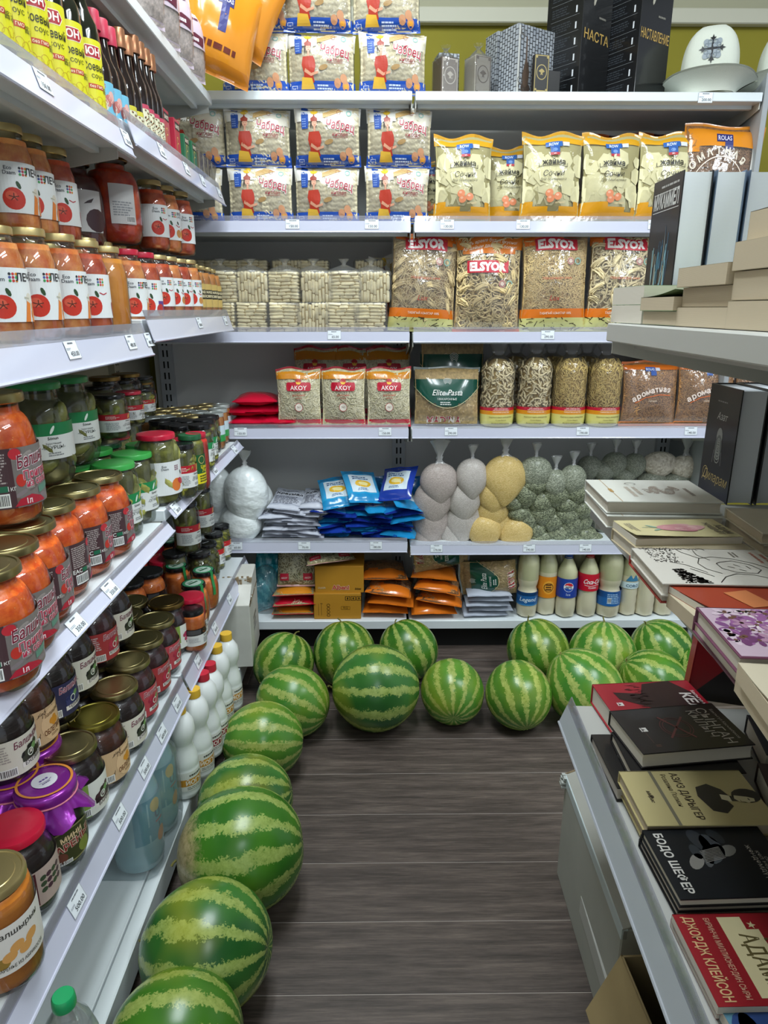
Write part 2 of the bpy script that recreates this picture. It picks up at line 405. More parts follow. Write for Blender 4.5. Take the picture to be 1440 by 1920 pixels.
def upright(unit, x, y, z1, mat=None):
    mb = MB().box(x-.03, y-.012, 0, x+.03, y+.03, z1)
    o = mb.build('upright', mat or M('upright_white', '#c9cdd0', .4), unit, smooth=0)
    s = MB(); z = .12
    while z < z1-.04:
        for dx in (-.009, .009): s.box(x+dx-.0035, y-.0126, z, x+dx+.0035, y-.011, z+.03)
        z += .05
    s.build('slots', BLK, o, smooth=0, kind='stuff'); return o
def panels(unit, x0, x1, y, z0, z1, mat, step=.4):
    z = z0
    while z < z1-.02:
        zz = min(z+step, z1); MB().box(x0, y, z+.0015, x1, y+.02, zz-.0015, b=.0015).build('back_panel', mat, unit); z = zz
GPAN = M('panel_grey', '#e9e8e4', .55, bmp=.12, bscale=500)
DPAN = M('panel_tan', '#a8a287', .6)

# back gondola, left bay (x -1.11 .. .137) and right bay (.137 .. 1.395)
YB = 2.74
BL = thing('shelving_unit', 'white wall shelving bay holding noodles, flour bags and cartons at the far left', 'shelves', (-1.02, YB, 0), 0, 'wall shelving bays')
WL = 1.157
panels(BL, .0, WL, .45, .1, 2.3, GPAN, .44); upright(BL, .06, .438, 2.3); upright(BL, WL-.0325, .438, 2.3)
def lx(px, z): return float(onY(px, 960-(z-1.15)*440, YB)[0])
def XB(px, py, Y=YB): return float(onY(px, py, Y)[0])
shelf(BL, WL, 2.223, .422, rail=None, th=.03)
shelf(BL, WL, 1.79, .422, tags=((XB(549, 420)+1.02, '150.00'), (XB(697, 420)+1.02, '150.00')), tilt=.006, rail_h=.045)
shelf(BL, WL, 1.39, .422, tags=((XB(627, 628)+1.02, '65.00'),), tilt=.006, rail_h=.045)
shelf(BL, WL, 1.01, .422, tags=((XB(452, 812)+1.02, '150.00'), (XB(722, 812)+1.02, '150.00')), tilt=.006, rail_h=.045)
shelf(BL, WL, .522, .422, tags=((XB(444, 1023)+1.02, '60.00'), (XB(571, 1023)+1.02, '70.00'), (XB(705, 1023)+1.02, '180.00')), tilt=.006, rail_h=.05)
shelf(BL, WL, .153, .422, rail=None, th=.04, br=False)
MB().box(.02, .06, 0, WL-.02, .08, .112).build('kick_plate', M('kick_black', '#0d0d0d', .7), BL, smooth=0)
BR = thing('shelving_unit', 'white wall shelving bay holding pasta, grain bags and bottles at the far right', 'shelves', (.137, YB, 0), 0, 'wall shelving bays')
WR = 1.258
panels(BR, .0, WR, .45, .1, 2.3, GPAN, .44); upright(BR, WR-.03, .438, 2.3)
T = lambda px, py: XB(px, py)-.137
shelf(BR, WR, 2.223, .422, rail=None, th=.03, tags=((T(1323, 178), '200.00'),))
shelf(BR, WR, 1.79, .422, tags=((T(838, 422), '130.00'), (T(980, 422), '130.00'), (T(1226, 422), '450.00')), tilt=.006, rail_h=.045)
shelf(BR, WR, 1.39, .422, tags=((T(1026, 626), '290.00'),), tilt=.006, rail_h=.045)
shelf(BR, WR, 1.01, .422, tags=((T(845, 813), '290.00'), (T(1091, 813), '190.00'), (T(1293, 811), '140.00')), tilt=.006, rail_h=.045)
shelf(BR, WR, .505, .422, tags=((T(818, 1030), '170.00'), (T(991, 1030), '190.00'), (T(1096, 1030), '140.00')), tilt=.006, rail_h=.045)
shelf(BR, WR, .153, .422, rail=None, th=.04, br=False)
MB().box(0, .06, 0, WR-.02, .08, .112).build('kick_plate', MATS['kick_black'], BR, smooth=0)
MB().box(WR, 0, 0, WR+.02, .47, 2.3, b=.003).build('end_panel', M('end_panel_grey', '#9fa3a6', .5), BR)

# left gondola: near bay y .715..1.715, far bay 1.715..2.69
LXF = -.572
ZL = dict(top=2.19, soy=1.86, lecho=1.425, pick=.940, jam=.478, base=.14)
def left_bay(y0, W, dz, label, tags):
    u = thing('shelving_unit', label, 'shelves', (LXF, y0, 0), pi/2, 'wall shelving bays')
    panels(u, 0, W, .45, .1, 2.3, DPAN, .44)
    upright(u, W-.02, .438, 2.3, M('upright_tan', '#a5a28c', .5))
    shelf(u, W, ZL['top'], .44, rail=None, th=.03)
    for nm in ('soy', 'lecho', 'pick', 'jam'):
        low = nm in ('pick', 'jam'); dzz = 0 if nm == 'jam' else dz
        shelf(u, W, ZL[nm]+dzz, .44, y0=-.010 if low else 0, ztop={'pick': .008, 'jam': .008}.get(nm, .022), rail_h={'pick': .018, 'jam': .048}.get(nm, .062), tags=[(onX(px, py, LXF)[1]-y0, s) for px, py, s in tags.get(nm, ())], tilt=.022)
    shelf(u, W, ZL['base'], .47, y0=-.0, rail=None, th=.05, br=False)
    MB().box(.005, -.035, .06, W-.005, -.002, ZL['base']-.004, b=.003).build('base_front', WHT, u)
    MB().box(.02, .0, 0, W-.02, .02, .09).build('kick_plate', MATS['kick_black'], u, smooth=0)
    return u
LN = left_bay(.715, 1.0, 0, 'white metal shelving bay of jars nearest the camera, left of the aisle', dict(
    soy=((58, 130, '150.00'), (220, 238, '120.00')), lecho=((118, 662, '450.00'), (231, 642, '480.00'), (266, 636, '480.00')),
    pick=((118, 1190, '350.00'), (182, 1108, '350.00')),
    jam=((125, 1745, '500.00'), (206, 1572, '500.00'), (254, 1484, '500.00'), (287, 1410, '600.00'), (316, 1350, '600.00'))))
LFR = left_bay(1.715, .975, .03, 'white metal shelving bay of jars at the aisle corner, far left', dict(
    soy=((291, 290, '90.00'), (339, 322, '90.00'), (370, 345, '80.00'), (402, 368, '80.00')), lecho=((365, 626, '450.00'), (414, 608, '120.00')),
    pick=((313, 975, '280.00'), (343, 942, '280.00'), (370, 908, '200.00'), (387, 890, '200.00'), (427, 850, '190.00')),
    jam=((357, 1268, '300.00'), (390, 1208, '300.00'), (418, 1145, '90.00'), (450, 1088, '90.00'))))

# right gondola (books)
RG = thing('shelving_unit', 'grey metal book gondola with three open shelves on the right of the aisle', 'shelves', (.424, 1.29, 0), radians(-92.6))
GRYM = M('shelf_dull_metal', '#b9b9b4', .45)
shelf(RG, 1.6, 1.455, .40, rail=None, th=.032, mat=GRYM)
shelf(RG, 1.6, 1.112, .40, rail=None, th=.03, mat=GRYM)
shelf(RG, 1.6, .655, .40, rail='r', th=.03, mat=GRYM, railmat=M('rail_dull', '#a9adb4', .35, coat=.3), tilt=.022, rail_h=.05)
panels(RG, 0, 1.6, .41, .1, 2.0, M('panel_dull', '#8f8f8a', .6)); upright(RG, .03, .40, 2.0)
shelf(RG, 1.6, .14, .40, rail=None, y0=.06, th=.05, mat=GRYM, br=False)
# ------------------------------------------------------------------ soft packs
PK = PRINT('print_gloss', .22, .6, .12)
class Pillow:
    def __init__(s, w, h, d, nu=16, nv=20, seed=1, seal=.014, fat=.5, low=0, pinch=.05, wr=.0025, ztop=1, back=.6, ragged=.003):
        s.w, s.h, s.d, s.seal, s.fat, s.low = w, h, d, seal, fat, low; r = random.Random(seed)
        s.ph = [(r.uniform(4, 16), r.uniform(0, 14), r.uniform(0, 6.3), r.uniform(.4, 1)) for _ in range(7)]
        s.wr = wr; s.pinch = pinch; s.nu, s.nv = nu, nv; s.ragged = ragged; s.seed = seed
        u = np.linspace(0, 1, nu+1)
        v = np.concatenate([[0, seal/h*.9], np.linspace(seal/h*1.4, 1-seal/h*1.4, nv-3), [1-seal/h*.9, 1]])
        s.us, s.vs = u, v; U, V = np.meshgrid(u, v); s.Pf = s.pt(U, V, 1); s.Pb = s.pt(U, V, -back)
    def B(s, u, v):
        a = s.seal/s.h; t = np.clip((v-a)/(1-2*a), 0, 1)
        if s.low: t = t**(1+s.low)
        return np.clip(np.sin(pi*np.clip(u, 0, 1)), 0, 1)**s.fat*np.clip(np.sin(pi*t), 0, 1)**s.fat
    def W(s, u, v):
        q = 0*u
        for a, b, c, k in s.ph: q = q+k*np.sin(a*u+b*v*.7+c+2*np.sin(b*v*.5+c*3+a*u*.3))
        return q*.35
    def pt(s, u, v, side=1):
        b = s.B(u, v); w = s.W(u, v); edge = np.clip(np.sin(pi*v), 0, 1)
        x = (u-.5)*s.w*(1-s.pinch*edge)+w*.0008
        y = -side*b*s.d/2+w*s.wr*(.35+.65*np.minimum(1, b*3))*(1 if side > 0 else 1)
        z = v*s.h+s.ragged*np.sin(u*9+s.seed)*(np.abs(v-.5)*2)**4*(v > .5)
        return np.stack([x, y, z], -1)
    def surf(s, x, y, e):
        u = np.clip(x/s.w+.5, 0, 1); v = np.clip(y/s.h, 0, 1)
        i = np.clip(np.searchsorted(s.us, u, side='right')-1, 0, s.nu-1); j = np.clip(np.searchsorted(s.vs, v, side='right')-1, 0, len(s.vs)-2)
        fu = (u-s.us[i])/(s.us[i+1]-s.us[i]); fv = (v-s.vs[j])/(s.vs[j+1]-s.vs[j])
        P = s.Pf; a, b, c, d = P[j, i], P[j, i+1], P[j+1, i], P[j+1, i+1]; fu = fu[:, None]; fv = fv[:, None]
        p = a*(1-fu)*(1-fv)+b*fu*(1-fv)+c*(1-fu)*fv+d*fu*fv
        n = np.cross((b-a)*(1-fv)+(d-c)*fv, (c-a)*(1-fu)+(d-b)*fu); n /= np.linalg.norm(n, axis=1, keepdims=True)+1e-12
        return p+n*(np.asarray(e)+.0004).reshape(-1, 1)
    def wrapper(s, colf, film=None, pk=None, name='wrapper'):
        mb = MB()
        def mf(u, v0):
            v = np.interp(v0, np.linspace(0, 1, len(s.vs)), s.vs); c = colf(u, v)
            return (0, c) if c else (1, None)
        mb.grid(s.Pf, matf=mf); mb.grid(s.Pb, matf=mf, flip=True)
        return mb.mesh(name, [pk or PK, film or FILM()], 180)
    def art(s): return Art(s.w/s.nu, s.h/s.nv)
def strands(pl, n, length, wd, th, seg=6, curl=1.5, v0=.05, v1=.95, seed=1, dmin=.78, dmax=.93, u0=.03, u1=.97, wob=.0, vertical=0, loop=0):
    rng = np.random.default_rng(seed); A = rng.uniform(0, 2*pi, n)
    if vertical: A = pi/2+rng.normal(0, vertical, n)
    K = rng.normal(0, curl, n); L = length*rng.uniform(.6, 1.2, n)
    cu = rng.uniform(u0, u1, n)*pl.w-pl.w/2; cv = rng.uniform(v0, v1, n)*pl.h; t = np.linspace(-.5, .5, seg)
    th_ = A[:, None]+K[:, None]*t[None]
    dx = np.cos(th_)*L[:, None]/seg; dz = np.sin(th_)*L[:, None]/seg
    X = cu[:, None]+np.cumsum(dx, 1)-dx.sum(1, keepdims=True)/2; Z = cv[:, None]+np.cumsum(dz, 1)-dz.sum(1, keepdims=True)/2
    X = np.clip(X, -pl.w*.47, pl.w*.47); Z = np.clip(Z, v0*pl.h, v1*pl.h)
    D = rng.uniform(dmin, dmax, n)[:, None]+wob*np.sin(t*9+A[:, None])
    Y = -pl.B(X/pl.w+.5, Z/pl.h)*pl.d/2*D+th; X = X*(1-pl.pinch)
    P = np.stack([X, Y, Z], -1); T = np.gradient(P, axis=1); T /= np.linalg.norm(T, axis=2, keepdims=True)+1e-9
    N = np.zeros_like(P); tw = rng.uniform(-.9, .9, n); N[..., 0] = np.sin(tw)[:, None]; N[..., 1] = -np.cos(tw)[:, None]
    N -= T*(N*T).sum(-1, keepdims=True); N /= np.linalg.norm(N, axis=2, keepdims=True)+1e-9; Bn = np.cross(T, N)
    ring = np.stack([P+Bn*wd/2, P+N*th/2, P-Bn*wd/2, P-N*th/2], 2)  # n,seg,4,3
    V = ring.reshape(-1, 3); base = (np.arange(n)*seg*4)[:, None, None]+(np.arange(seg-1)*4)[None, :, None]+np.arange(4)[None, None]
    nx = (np.arange(n)*seg*4)[:, None, None]+(np.arange(seg-1)*4)[None, :, None]+((np.arange(4)+1) % 4)[None, None]
    Fc = np.stack([base, nx, nx+4, base+4], -1).reshape(-1, 4); return V, Fc
def core(pl, mb, k=.8, mi=0):
    U, V = np.meshgrid(np.linspace(.02, .98, 13), np.linspace(.03, .97, 13))
    for side, fl_ in ((k, False), (-k*.6, True)):
        P = pl.pt(U, V, side); P[..., 1] = -side*pl.B(U, V)*pl.d/2; mb.grid(P, mi=mi, flip=fl_)
def pasta_mesh(pl, specs, colr, dark, seed=1, name='noodles', rough=.55):
    mb = MB(); core(pl, mb, .78, 1)
    for i, sp in enumerate(specs):
        V, Fc = strands(pl, seed=seed*10+i, **sp); mb.arrays(V, Fc, 0)
    return mb.mesh(name, [M('pasta_'+colr, '#'+colr, rough, var=.12, vscale=60), M('pasta_core_'+dark, '#'+dark, .8, var=.3, vscale=90, bmp=.8, bscale=160)], 180)
def nests(pl, centres, colr, dark, R=.028, wd=.0035, th=.0012, loops=16, seed=1, seg=16, extra=60, ecurl=6.5, elen=.11):
    rng = np.random.default_rng(seed); mb = MB(); core(pl, mb, .62, 1); Vs = []; 
    for (cx, cz, ax) in centres:
        for q in range(loops):
            r = R*rng.uniform(.35, 1.08); t = np.linspace(0, 2*pi*rng.uniform(.6, .95), seg)+rng.uniform(0, 6.3)
            off = rng.normal(0, R*.28); tilt = rng.normal(0, .25)
            lx_ = np.cos(t)*r+rng.normal(0, .0012, seg); ly = np.sin(t)*r*rng.uniform(.7, 1); lz = off+np.sin(t+tilt*5)*r*.22
            ca, sa = cos(ax), sin(ax)
            X = cx+lx_*ca-lz*sa*.5; Z = cz+lx_*sa+lz*ca*.5+ly*.35
            Y0 = -pl.B(np.clip(X/pl.w+.5, .02, .98), np.clip(Z/pl.h, .04, .96))*pl.d/2*.97
            Y = np.clip(-pl.B(cx/pl.w+.5, cz/pl.h)*pl.d/2+R*.55-ly*.8, Y0, 0); Y = np.maximum(Y, Y0+.001)
            X = np.clip(X, -pl.w*.46, pl.w*.46)
            Vs.append(np.stack([X, Y, Z], -1))
    P = np.stack(Vs); n = len(P); T = np.gradient(P, axis=1); T /= np.linalg.norm(T, axis=2, keepdims=True)+1e-9
    N = np.zeros_like(P); N[..., 1] = -1; N += rng.normal(0, .5, (n, 1, 3)); N -= T*(N*T).sum(-1, keepdims=True); N /= np.linalg.norm(N, axis=2, keepdims=True)+1e-9; Bn = np.cross(T, N)
    V = np.stack([P+Bn*wd/2, P+N*th/2, P-Bn*wd/2, P-N*th/2], 2).reshape(-1, 3)
    base = (np.arange(n)*seg*4)[:, None, None]+(np.arange(seg-1)*4)[None, :, None]+np.arange(4)[None, None]; nx = base-np.arange(4)+((np.arange(4)+1) % 4)
    mb.arrays(V, np.stack([base, nx, nx+4, base+4], -1).reshape(-1, 4), 0)
    V, Fc = strands(pl, extra, elen, wd, th, 13, ecurl, .04, .93, seed+5, .74, .94); mb.arrays(V, Fc, 0)
    return mb.mesh('noodles', [M('pasta_'+colr, '#'+colr, .5, var=.1, vscale=60), M('pasta_core_'+dark, '#'+dark, .8, var=.3, vscale=90, bmp=.8, bscale=160)], 180)
def ridged(mb, w, d, h, pitch, axis='z', seed=1, amp=.0035, c=(0, 0, 0), n1=60, mi=0, rr=.02, amp2=.0025):
    """a stack of dry noodle cakes: rounded block whose sides are ridged layer by layer"""
    r = random.Random(seed); ph = [(r.uniform(15, 60), r.uniform(0, 6.3), r.uniform(15, 60)) for _ in range(5)]
    nz = max(8, int(h/pitch*5)) if axis == 'z' else 12
    if axis != 'z': n1 = max(n1, int((2*w+2*d)/pitch*4))
    per = []; 
    for i in range(n1):
        a = 2*pi*(i+.5)/n1; ca, sa = cos(a), sin(a); e = .22
        per.append((abs(ca)**e*(1 if ca > 0 else -1)*w/2, abs(sa)**e*(1 if sa > 0 else -1)*d/2)) if axis == 'z' else None
    if axis != 'z':
        L = 2*(w+d)
        for i in range(n1):
            s_ = L*i/n1
            if s_ < w: p = (-w/2+s_, -d/2)
            elif s_ < w+d: p = (w/2, -d/2+s_-w)
            elif s_ < 2*w+d: p = (w/2-(s_-w-d), d/2)
            else: p = (-w/2, d/2-(s_-2*w-d))
            per.append(p)
    vs = []; fs = []; off_ = r.uniform(0, .01)
    for j in range(nz+1):
        z = h*j/nz; zz = min(z, h-z); sh = 1-.12*max(0, 1-zz/.012)**2
        for (x, y) in per:
            n_ = sum(sin(x*a+z*b*.4+p+y*b*.6) for a, p, b in ph)/5
            if axis == 'z': q = abs(sin(pi*(z+n_*pitch*.9+.0022*sin(i*1.9+seed)+.0015*sin(i*.7+j)+off_)/pitch))**.6
            else: q = abs(sin(pi*(x+y*1.3+n_*pitch*.9+.002*sin(j*1.7+seed))/pitch))**.6
            k = 1+(q-.7)*amp*2.4/w+n_*amp2*2.4/w+.006*sin(i*2.3+j*1.3)+.004*sin(i*5.1-j*2.2)
            vs.append((c[0]+x*sh*k, c[1]+y*sh*k, c[2]+z+(n_*.0015)))
    m = len(per)
    for j in range(nz):
        for i in range(m): k = (i+1) % m; fs.append((j*m+i, j*m+k, (j+1)*m+k, (j+1)*m+i))
    fs += [tuple(range(m-1, -1, -1)), tuple(range(nz*m, nz*m+m))]
    mb.add(vs, fs, mi); return mb

def cakes(pl, mb, pitch, seed, cols=2):
    rng = random.Random(seed); n = 64; U, V = np.meshgrid(np.linspace(.01, .99, n), np.linspace(.02, .98, n)); X = (U-.5)*pl.w; Z = V*pl.h
    cid = np.minimum((U*cols).astype(int), cols-1); off = np.array([rng.uniform(0, 1) for _ in range(cols)])[cid]
    wv = .20*np.sin(X*47+Z*55+seed)+.13*np.sin(X*171-Z*90+off*9)+.12*np.sin(X*330+seed*2+Z*240)+.10*np.sin(X*620+Z*410)
    q = np.abs(np.sin(pi*(Z/pitch+off+wv))); gap = np.clip(np.abs((U*cols) % 1-.5)*2-.93, 0, 1)*14
    gap = np.where((U < .05) | (U > .95), 0, gap)
    Y = -pl.B(U, V)*pl.d/2*.93+.006*(1-q**.5)+.009*gap+.001*np.sin(X*500+Z*420)
    mb.grid(np.stack([X*(1-pl.pinch), np.minimum(Y, .002), Z], -1)); mb.grid(np.stack([X*(1-pl.pinch), pl.B(U, V)*pl.d/2*.5, Z], -1), flip=True)

# --- noodle pack with a woman in a red dress: 13 of them
def chabrec_proto(seed):
    w, h, d = .245, .198, .085; pl = Pillow(w, h, d, 18, 18, seed, .01, .36, wr=.0035, pinch=.04, ragged=.007)
    def cf(u, v):
        if v < .17: return '#1f4fae'
        if v > .86: return '#e9e6dd'
        if v > .70 and (.12 < u < .20): return '#2352a8'
        if v > .70 and u > .45 and (u-.45)*.30+(v-.70) > .10: return '#e4ddcc'
        if v > .72 and u < .45: return '#e6e3da'
        return None
    wrm = pl.wrapper(cf, FILM('film_noodle', amt=.11, bmp=1.0, haze=.05, scale=30, rough=.14))
    mb = MB(); r = random.Random(seed)
    cakes(pl, mb, .0185, seed)
    nm = mb.mesh('noodles', [M('noodle_cake', '#d9cdab', .6, var=.12, vscale=40, bmp=.9, bscale=260)], 180)
    a = pl.art(); X = lambda u: (u-.5)*w; Y = lambda v: v*h
    a.rect(X(.115), Y(.62), X(.215), Y(.99), '#1c4a9f', 0); a.text('ROW', X(.165), Y(.86), .011, '#dfe6f4', 2, .02, maxw=.026)
    for i in range(12): a.ell(X(.135+.02*(i % 3)), Y(.66+.04*(i//3)), .002, .002, '#8fa9da', 2, n=6)
    for i in range(7): a.line([(X(.44), Y(.80+.012*i)), (X(.74-.02*i), Y(.90+.008*i))], .0022, ['#c79a53', '#e0c188'][i % 2], 1)
    a.ring(X(.68), Y(.88), .0075, .0012, '#a04a4a', 2); a.ring(X(.83), Y(.87), .0095, .003, '#8fc0b8', 2)
    # figure
    a.ell(X(.31), Y(.93), .014, .013, '#f0c53a', 1); a.poly([(-.012, 0), (.012, 0), (.013, .010), (.003, .017), (0, .030), (-.003, .017), (-.013, .010)], '#9a3a26', 2, X(.31), Y(.74))
    a.poly([(-.011, 0), (-.013, -.012), (-.012, -.026), (-.007, -.01)], '#2c1a16', 1, X(.305), Y(.74))
    a.ell(X(.315), Y(.705), .0095, .012, '#d9a488', 1); a.rect(X(.30), Y(.57), X(.33), Y(.66), '#d29c80', 0)
    for s_ in (-1, 1): a.ell(X(.315)+s_*.0035, Y(.715), .0015, .0009, '#4a2c22', 2, n=6)
    a.ell(X(.318), Y(.675), .0028, .0012, '#a83a38', 2, n=6)
    a.poly([(-.020, .06), (.018, .062), (.024, .048), (.026, .03), (.018, 0), (.022, -.018), (-.018, -.018), (-.016, .01), (-.024, .035)], '#b23420', 1, X(.31), Y(.26))
    a.poly([(-.02, .018), (.004, .004), (.03, .012), (.03, .02), (.006, .013), (-.016, .028)], '#d59a7b', 2, X(.33), Y(.24))
    a.ell(X(.53), Y(.40), .017, .008, '#a3814f', 1, .3); a.poly([(-.02, 0), (.03, 0), (.02, .03), (-.016, .034)], '#e0b13c', 2, X(.28), Y(.08))
    a.text('Чабрец', X(.70), Y(.60), .029, '#f4ede6', 2, .055, .0, -.14, .108, arc=1.2); a.text('Чабрец', X(.70), Y(.60), .029, '#a81f38', 4, .012, .0, -.14, .106, arc=1.2)
    a.text('китлап', X(.70), Y(.49), .0125, '#8e2a34', 4, .012, .2, -.03); a.rect(X(.60), Y(.465), X(.82), Y(.472), '#8e2a34', 4)
    for cx, cy in ((.74, .17), (.83, .24), (.86, .13)): a.ell(X(cx), Y(cy), .0125, .0145, '#c99069', 2)
    a.ell(X(.86), Y(.125), .0085, .007, '#e9a33c', 3)
    a.rect(X(.06), Y(.055), X(.14), Y(.13), '#e8eef8', 1); a.rect(X(.066), Y(.062), X(.134), Y(.123), '#1f4fae', 2); a.text('1кг', X(.10), Y(.075), .006, '#e8eef8', 3)
    a.lines(X(.44), Y(.03), X(.66), Y(.15), 3, '#cfdcf4', 2, seed)
    return ('noodle_pack', [('wrapper', wrm), ('noodles', nm, None, 'stuff'), ('lettering', a.mesh('lettering', pl.surf))])
CH = [chabrec_proto(s) for s in (3, 8, 15)]
CHD = .045
def place_back(proto, label, cat, px, py, Z, dy=.0, rot=0, group=None, tilt=0, scale=1, Y=None, roll=0):
    Yv = (Y if Y is not None else YB+.01)+dy; x = XB(px, py, Yv)
    return assemble(proto, label, cat, (x, Yv, Z), (tilt, roll, rot), group, scale=scale)
g = 'noodle packs with a woman in a red dress'
k = 0
for row, (z, items) in enumerate([(1.79, [(489, 365, 'left one'), (613, 365, 'middle one'), (744, 365, 'right one')]), (1.985, [(484, 265, 'left one'), (615, 265, 'middle one'), (748, 262, 'right one')]),
                                  (2.223, [(478, 125, 'left one'), (603, 125, 'middle one'), (736, 115, 'right one')]), (2.418, [(487, 45, 'left one'), (596, 36, 'middle one'), (724, 22, 'right one')])]):
    for px, py, nm in items:
        rowname = ('lower row on the second shelf', 'upper row on the second shelf', 'bottom row on the top shelf', 'upper row on the top shelf')[row]
        place_back(CH[k % 3], f'noodle pack with red-dressed woman, {nm} of the {rowname}', 'noodle pack', px, py, z+.001, dy=.05+.005*(k % 2), rot=radians([2, -3, 1, 4, -2][k % 5]), group=g, tilt=radians([-3, 2, -2][k % 3] if row % 2 else -2)); k += 1
place_back(CH[1], 'half-hidden white and blue noodle pack behind the green tea boxes, upper of two', 'noodle pack', 362, 265, 1.99, dy=.06, rot=.1, group=g)
place_back(CH[2], 'noodle pack in the shelf corner behind the clear bags, lower of two', 'noodle pack', 358, 365, 1.791, dy=.06, rot=.05, group=g)

# --- blocks of dry noodles in knotted clear bags
BAGF = FILM('bag_film', (1, 1, 1), .03, .25, .5, .07, 40, hazecol=(.9, .9, .88))
def block_proto(seed, axis, knot):
    mb = MB(); r = random.Random(seed); w, d, h = .106, .10, .108
    mb.box(-w*.44, -d*.44, .004, w*.44, d*.44, h*.95, 1, b=.004)  # darker core: shade between the cakes put into its colour
    V0 = len(mb.v); n = 9; sp = h if axis == 'z' else w; ot = w if axis == 'z' else h
    for k in range(n):
        t0, t1 = sp*k/n, sp*(k+1)/n; x = 0
        while x < ot-.008:
            L = min(r.uniform(.028, .052), ot-x); y0 = -d/2+r.uniform(0, .0045); j_ = r.uniform(-.0012, .0012)
            a0, a1 = (x-w/2, t0+j_) if axis == 'z' else (t0-w/2+j_, x), (x+L-w/2, t1+j_) if axis == 'z' else (t1-w/2+j_, x+L)
            mb.box(a0[0]+.0003, y0, max(0, a0[1])+.0003, a1[0]-.0003, d/2-r.uniform(0, .004), a1[1]-.0003, 0, b=.0034); x += L
    for q in range(V0, len(mb.v)): a_, b_, c_ = mb.v[q]; mb.v[q] = (a_+r.uniform(-.001, .001), b_+r.uniform(-.0016, .0016), max(0, c_+r.uniform(-.001, .001)+.0012*sin(a_*110+seed)))
    nm = mb.mesh('noodle_cakes', [M('noodle_block', '#efe2b8', .8, var=.16, vscale=50, bmp=.9, bscale=420), M('noodle_gap_shade', '#a8925c', .9)], 50)
    f = MB(); ridged(f, w*1.13, d*1.13, h*1.03, .045, 'z', seed+3, .003, rr=.02, n1=28, amp2=.004)
    vs = []
    if knot:
        n = 14
        prof = [(.060, h*.9), (.060, h*.99), (.050, h+.010), (.026, h+.019), (.007, h+.026), (.010, h+.032), (.022, h+.046)]
        f.lathe([(a*r.uniform(.9, 1.05), b) for a, b in prof], n, sq=.25, c=(r.uniform(-.012, .012), 0, 0))
    return ('noodle_bag', [('noodle_cakes', nm, None, 'stuff'), ('plastic_bag', f.mesh('plastic_bag', [BAGF], 180))])
BK = [block_proto(s, a, kn) for s, a, kn in ((1, 'z', 0), (2, 'z', 0), (3, 'x', 0), (4, 'z', 1), (5, 'x', 1), (6, 'z', 1))]
g = 'clear bags of square dry noodle cakes'
low = [(365, 590), (418, 590), (475, 590), (534, 590), (590, 590), (642, 590), (696, 590)]
upp = [(362, 530), (419, 530), (476, 530), (536, 532), (594, 530), (649, 530), (701, 530)]
bck = [(376, 478), (427, 478), (476, 478), (538, 472), (590, 478), (692, 478)]
for i, (px, py) in enumerate(low):
    place_back(BK[[0, 1, 0, 1, 2, 0, 1][i]], f'clear bag of noodle cakes in the lower front row, {ORD[i]} from the corner', 'noodle bag', px, py, 1.391, dy=.058, scale=(1.1, 1, 1.04), rot=radians([3, -4, 2, 5, -2, 3, -3][i]), group=g)
for i, (px, py) in enumerate(upp):
    place_back(BK[[3, 3, 4, 5, 4, 3, 4][i]], f'knotted clear bag of pale noodle cakes, {ORD[i]} from the corner in the upper front row', 'noodle bag', px, py, 1.503, dy=.06, rot=radians([-3, 4, 2, -6, 3, -2, 5][i]), group=g, scale=(1.1, 1, 1.06))
for i, (px, py) in enumerate(bck):
    place_back(BK[[0, 1, 0, 2, 1, 2][i]], f'shaded bag of noodle cakes in the rear row, {ORD[i]} from the corner', 'noodle bag', px, py, 1.56, dy=.21, rot=0, group=g, scale=(1.08, 1, 1.0))
    place_back(BK[[1, 0, 2, 0, 0, 1][i]], f'mostly hidden bag of noodle cakes under the rear row, {ORD[i]} from the corner', 'noodle bag', px, py, 1.391, dy=.21, rot=0, group=g, scale=(1.08, 1, 1.55))

# --- red-edged packs of short noodles
def akoy_proto(seed):
    w, h, d = .185, .24, .075; pl = Pillow(w, h, d, 16, 20, seed, .014, .45, wr=.004, ragged=.006)
    def cf(u, v): return '#c8142f' if v < .15 else '#a81a28' if v > .955 else '#d98d1f' if v > .81 else None
    nm = pasta_mesh(pl, [dict(n=520, length=.035, wd=.0045, th=.0022, seg=4, curl=1.2, v0=.12, v1=.84, dmin=.82)], 'f0e8c8', 'cbc19a', seed)
    a = pl.art(); a.rect(-.045, .148, .045, .182, '#b8152f', 1); a.ell(-.045, .165, .006, .017, '#b8152f', 1); a.ell(.045, .165, .006, .017, '#b8152f', 1)
    a.ell(0, .186, .012, .010, '#b8152f', 1); a.text('AKOY', 0, .152, .017, '#f0ddd6', 3, .02, maxw=.08)
    for i in (-1, 0, 1): a.ell(i*.006, .179, .0028, .006, '#eebf3e', 3, -i*.5)
    a.text('домашняя', 0, .128, .0075, '#b14130', 2, .01); a.text('лапша', 0, .117, .006, '#b14130', 2, .01); a.text('КЕСМЕ', 0, .187, .006, '#a13a22', 2)
    a.ell(.0, .083, .0165, .0165, '#e8dfd0', 2, n=18); a.ring(0, .083, .017, .0018, '#b5343c', 3, 20); a.text('N1', 0, .079, .009, '#5c3a30', 3)
    for i in range(26): x = -.088+i*.0068; a.line([(x, .196+.003*sin(i)), (x+.002, .212+.003*sin(i*3))], .002, '#c57a14', 1)
    return ('noodle_pack', [('wrapper', pl.wrapper(cf)), ('noodles', nm, None, 'stuff'), ('lettering', a.mesh('lettering', pl.surf))])
AK = [akoy_proto(5), akoy_proto(11)]
g = 'clear packs of white noodles with red ends'
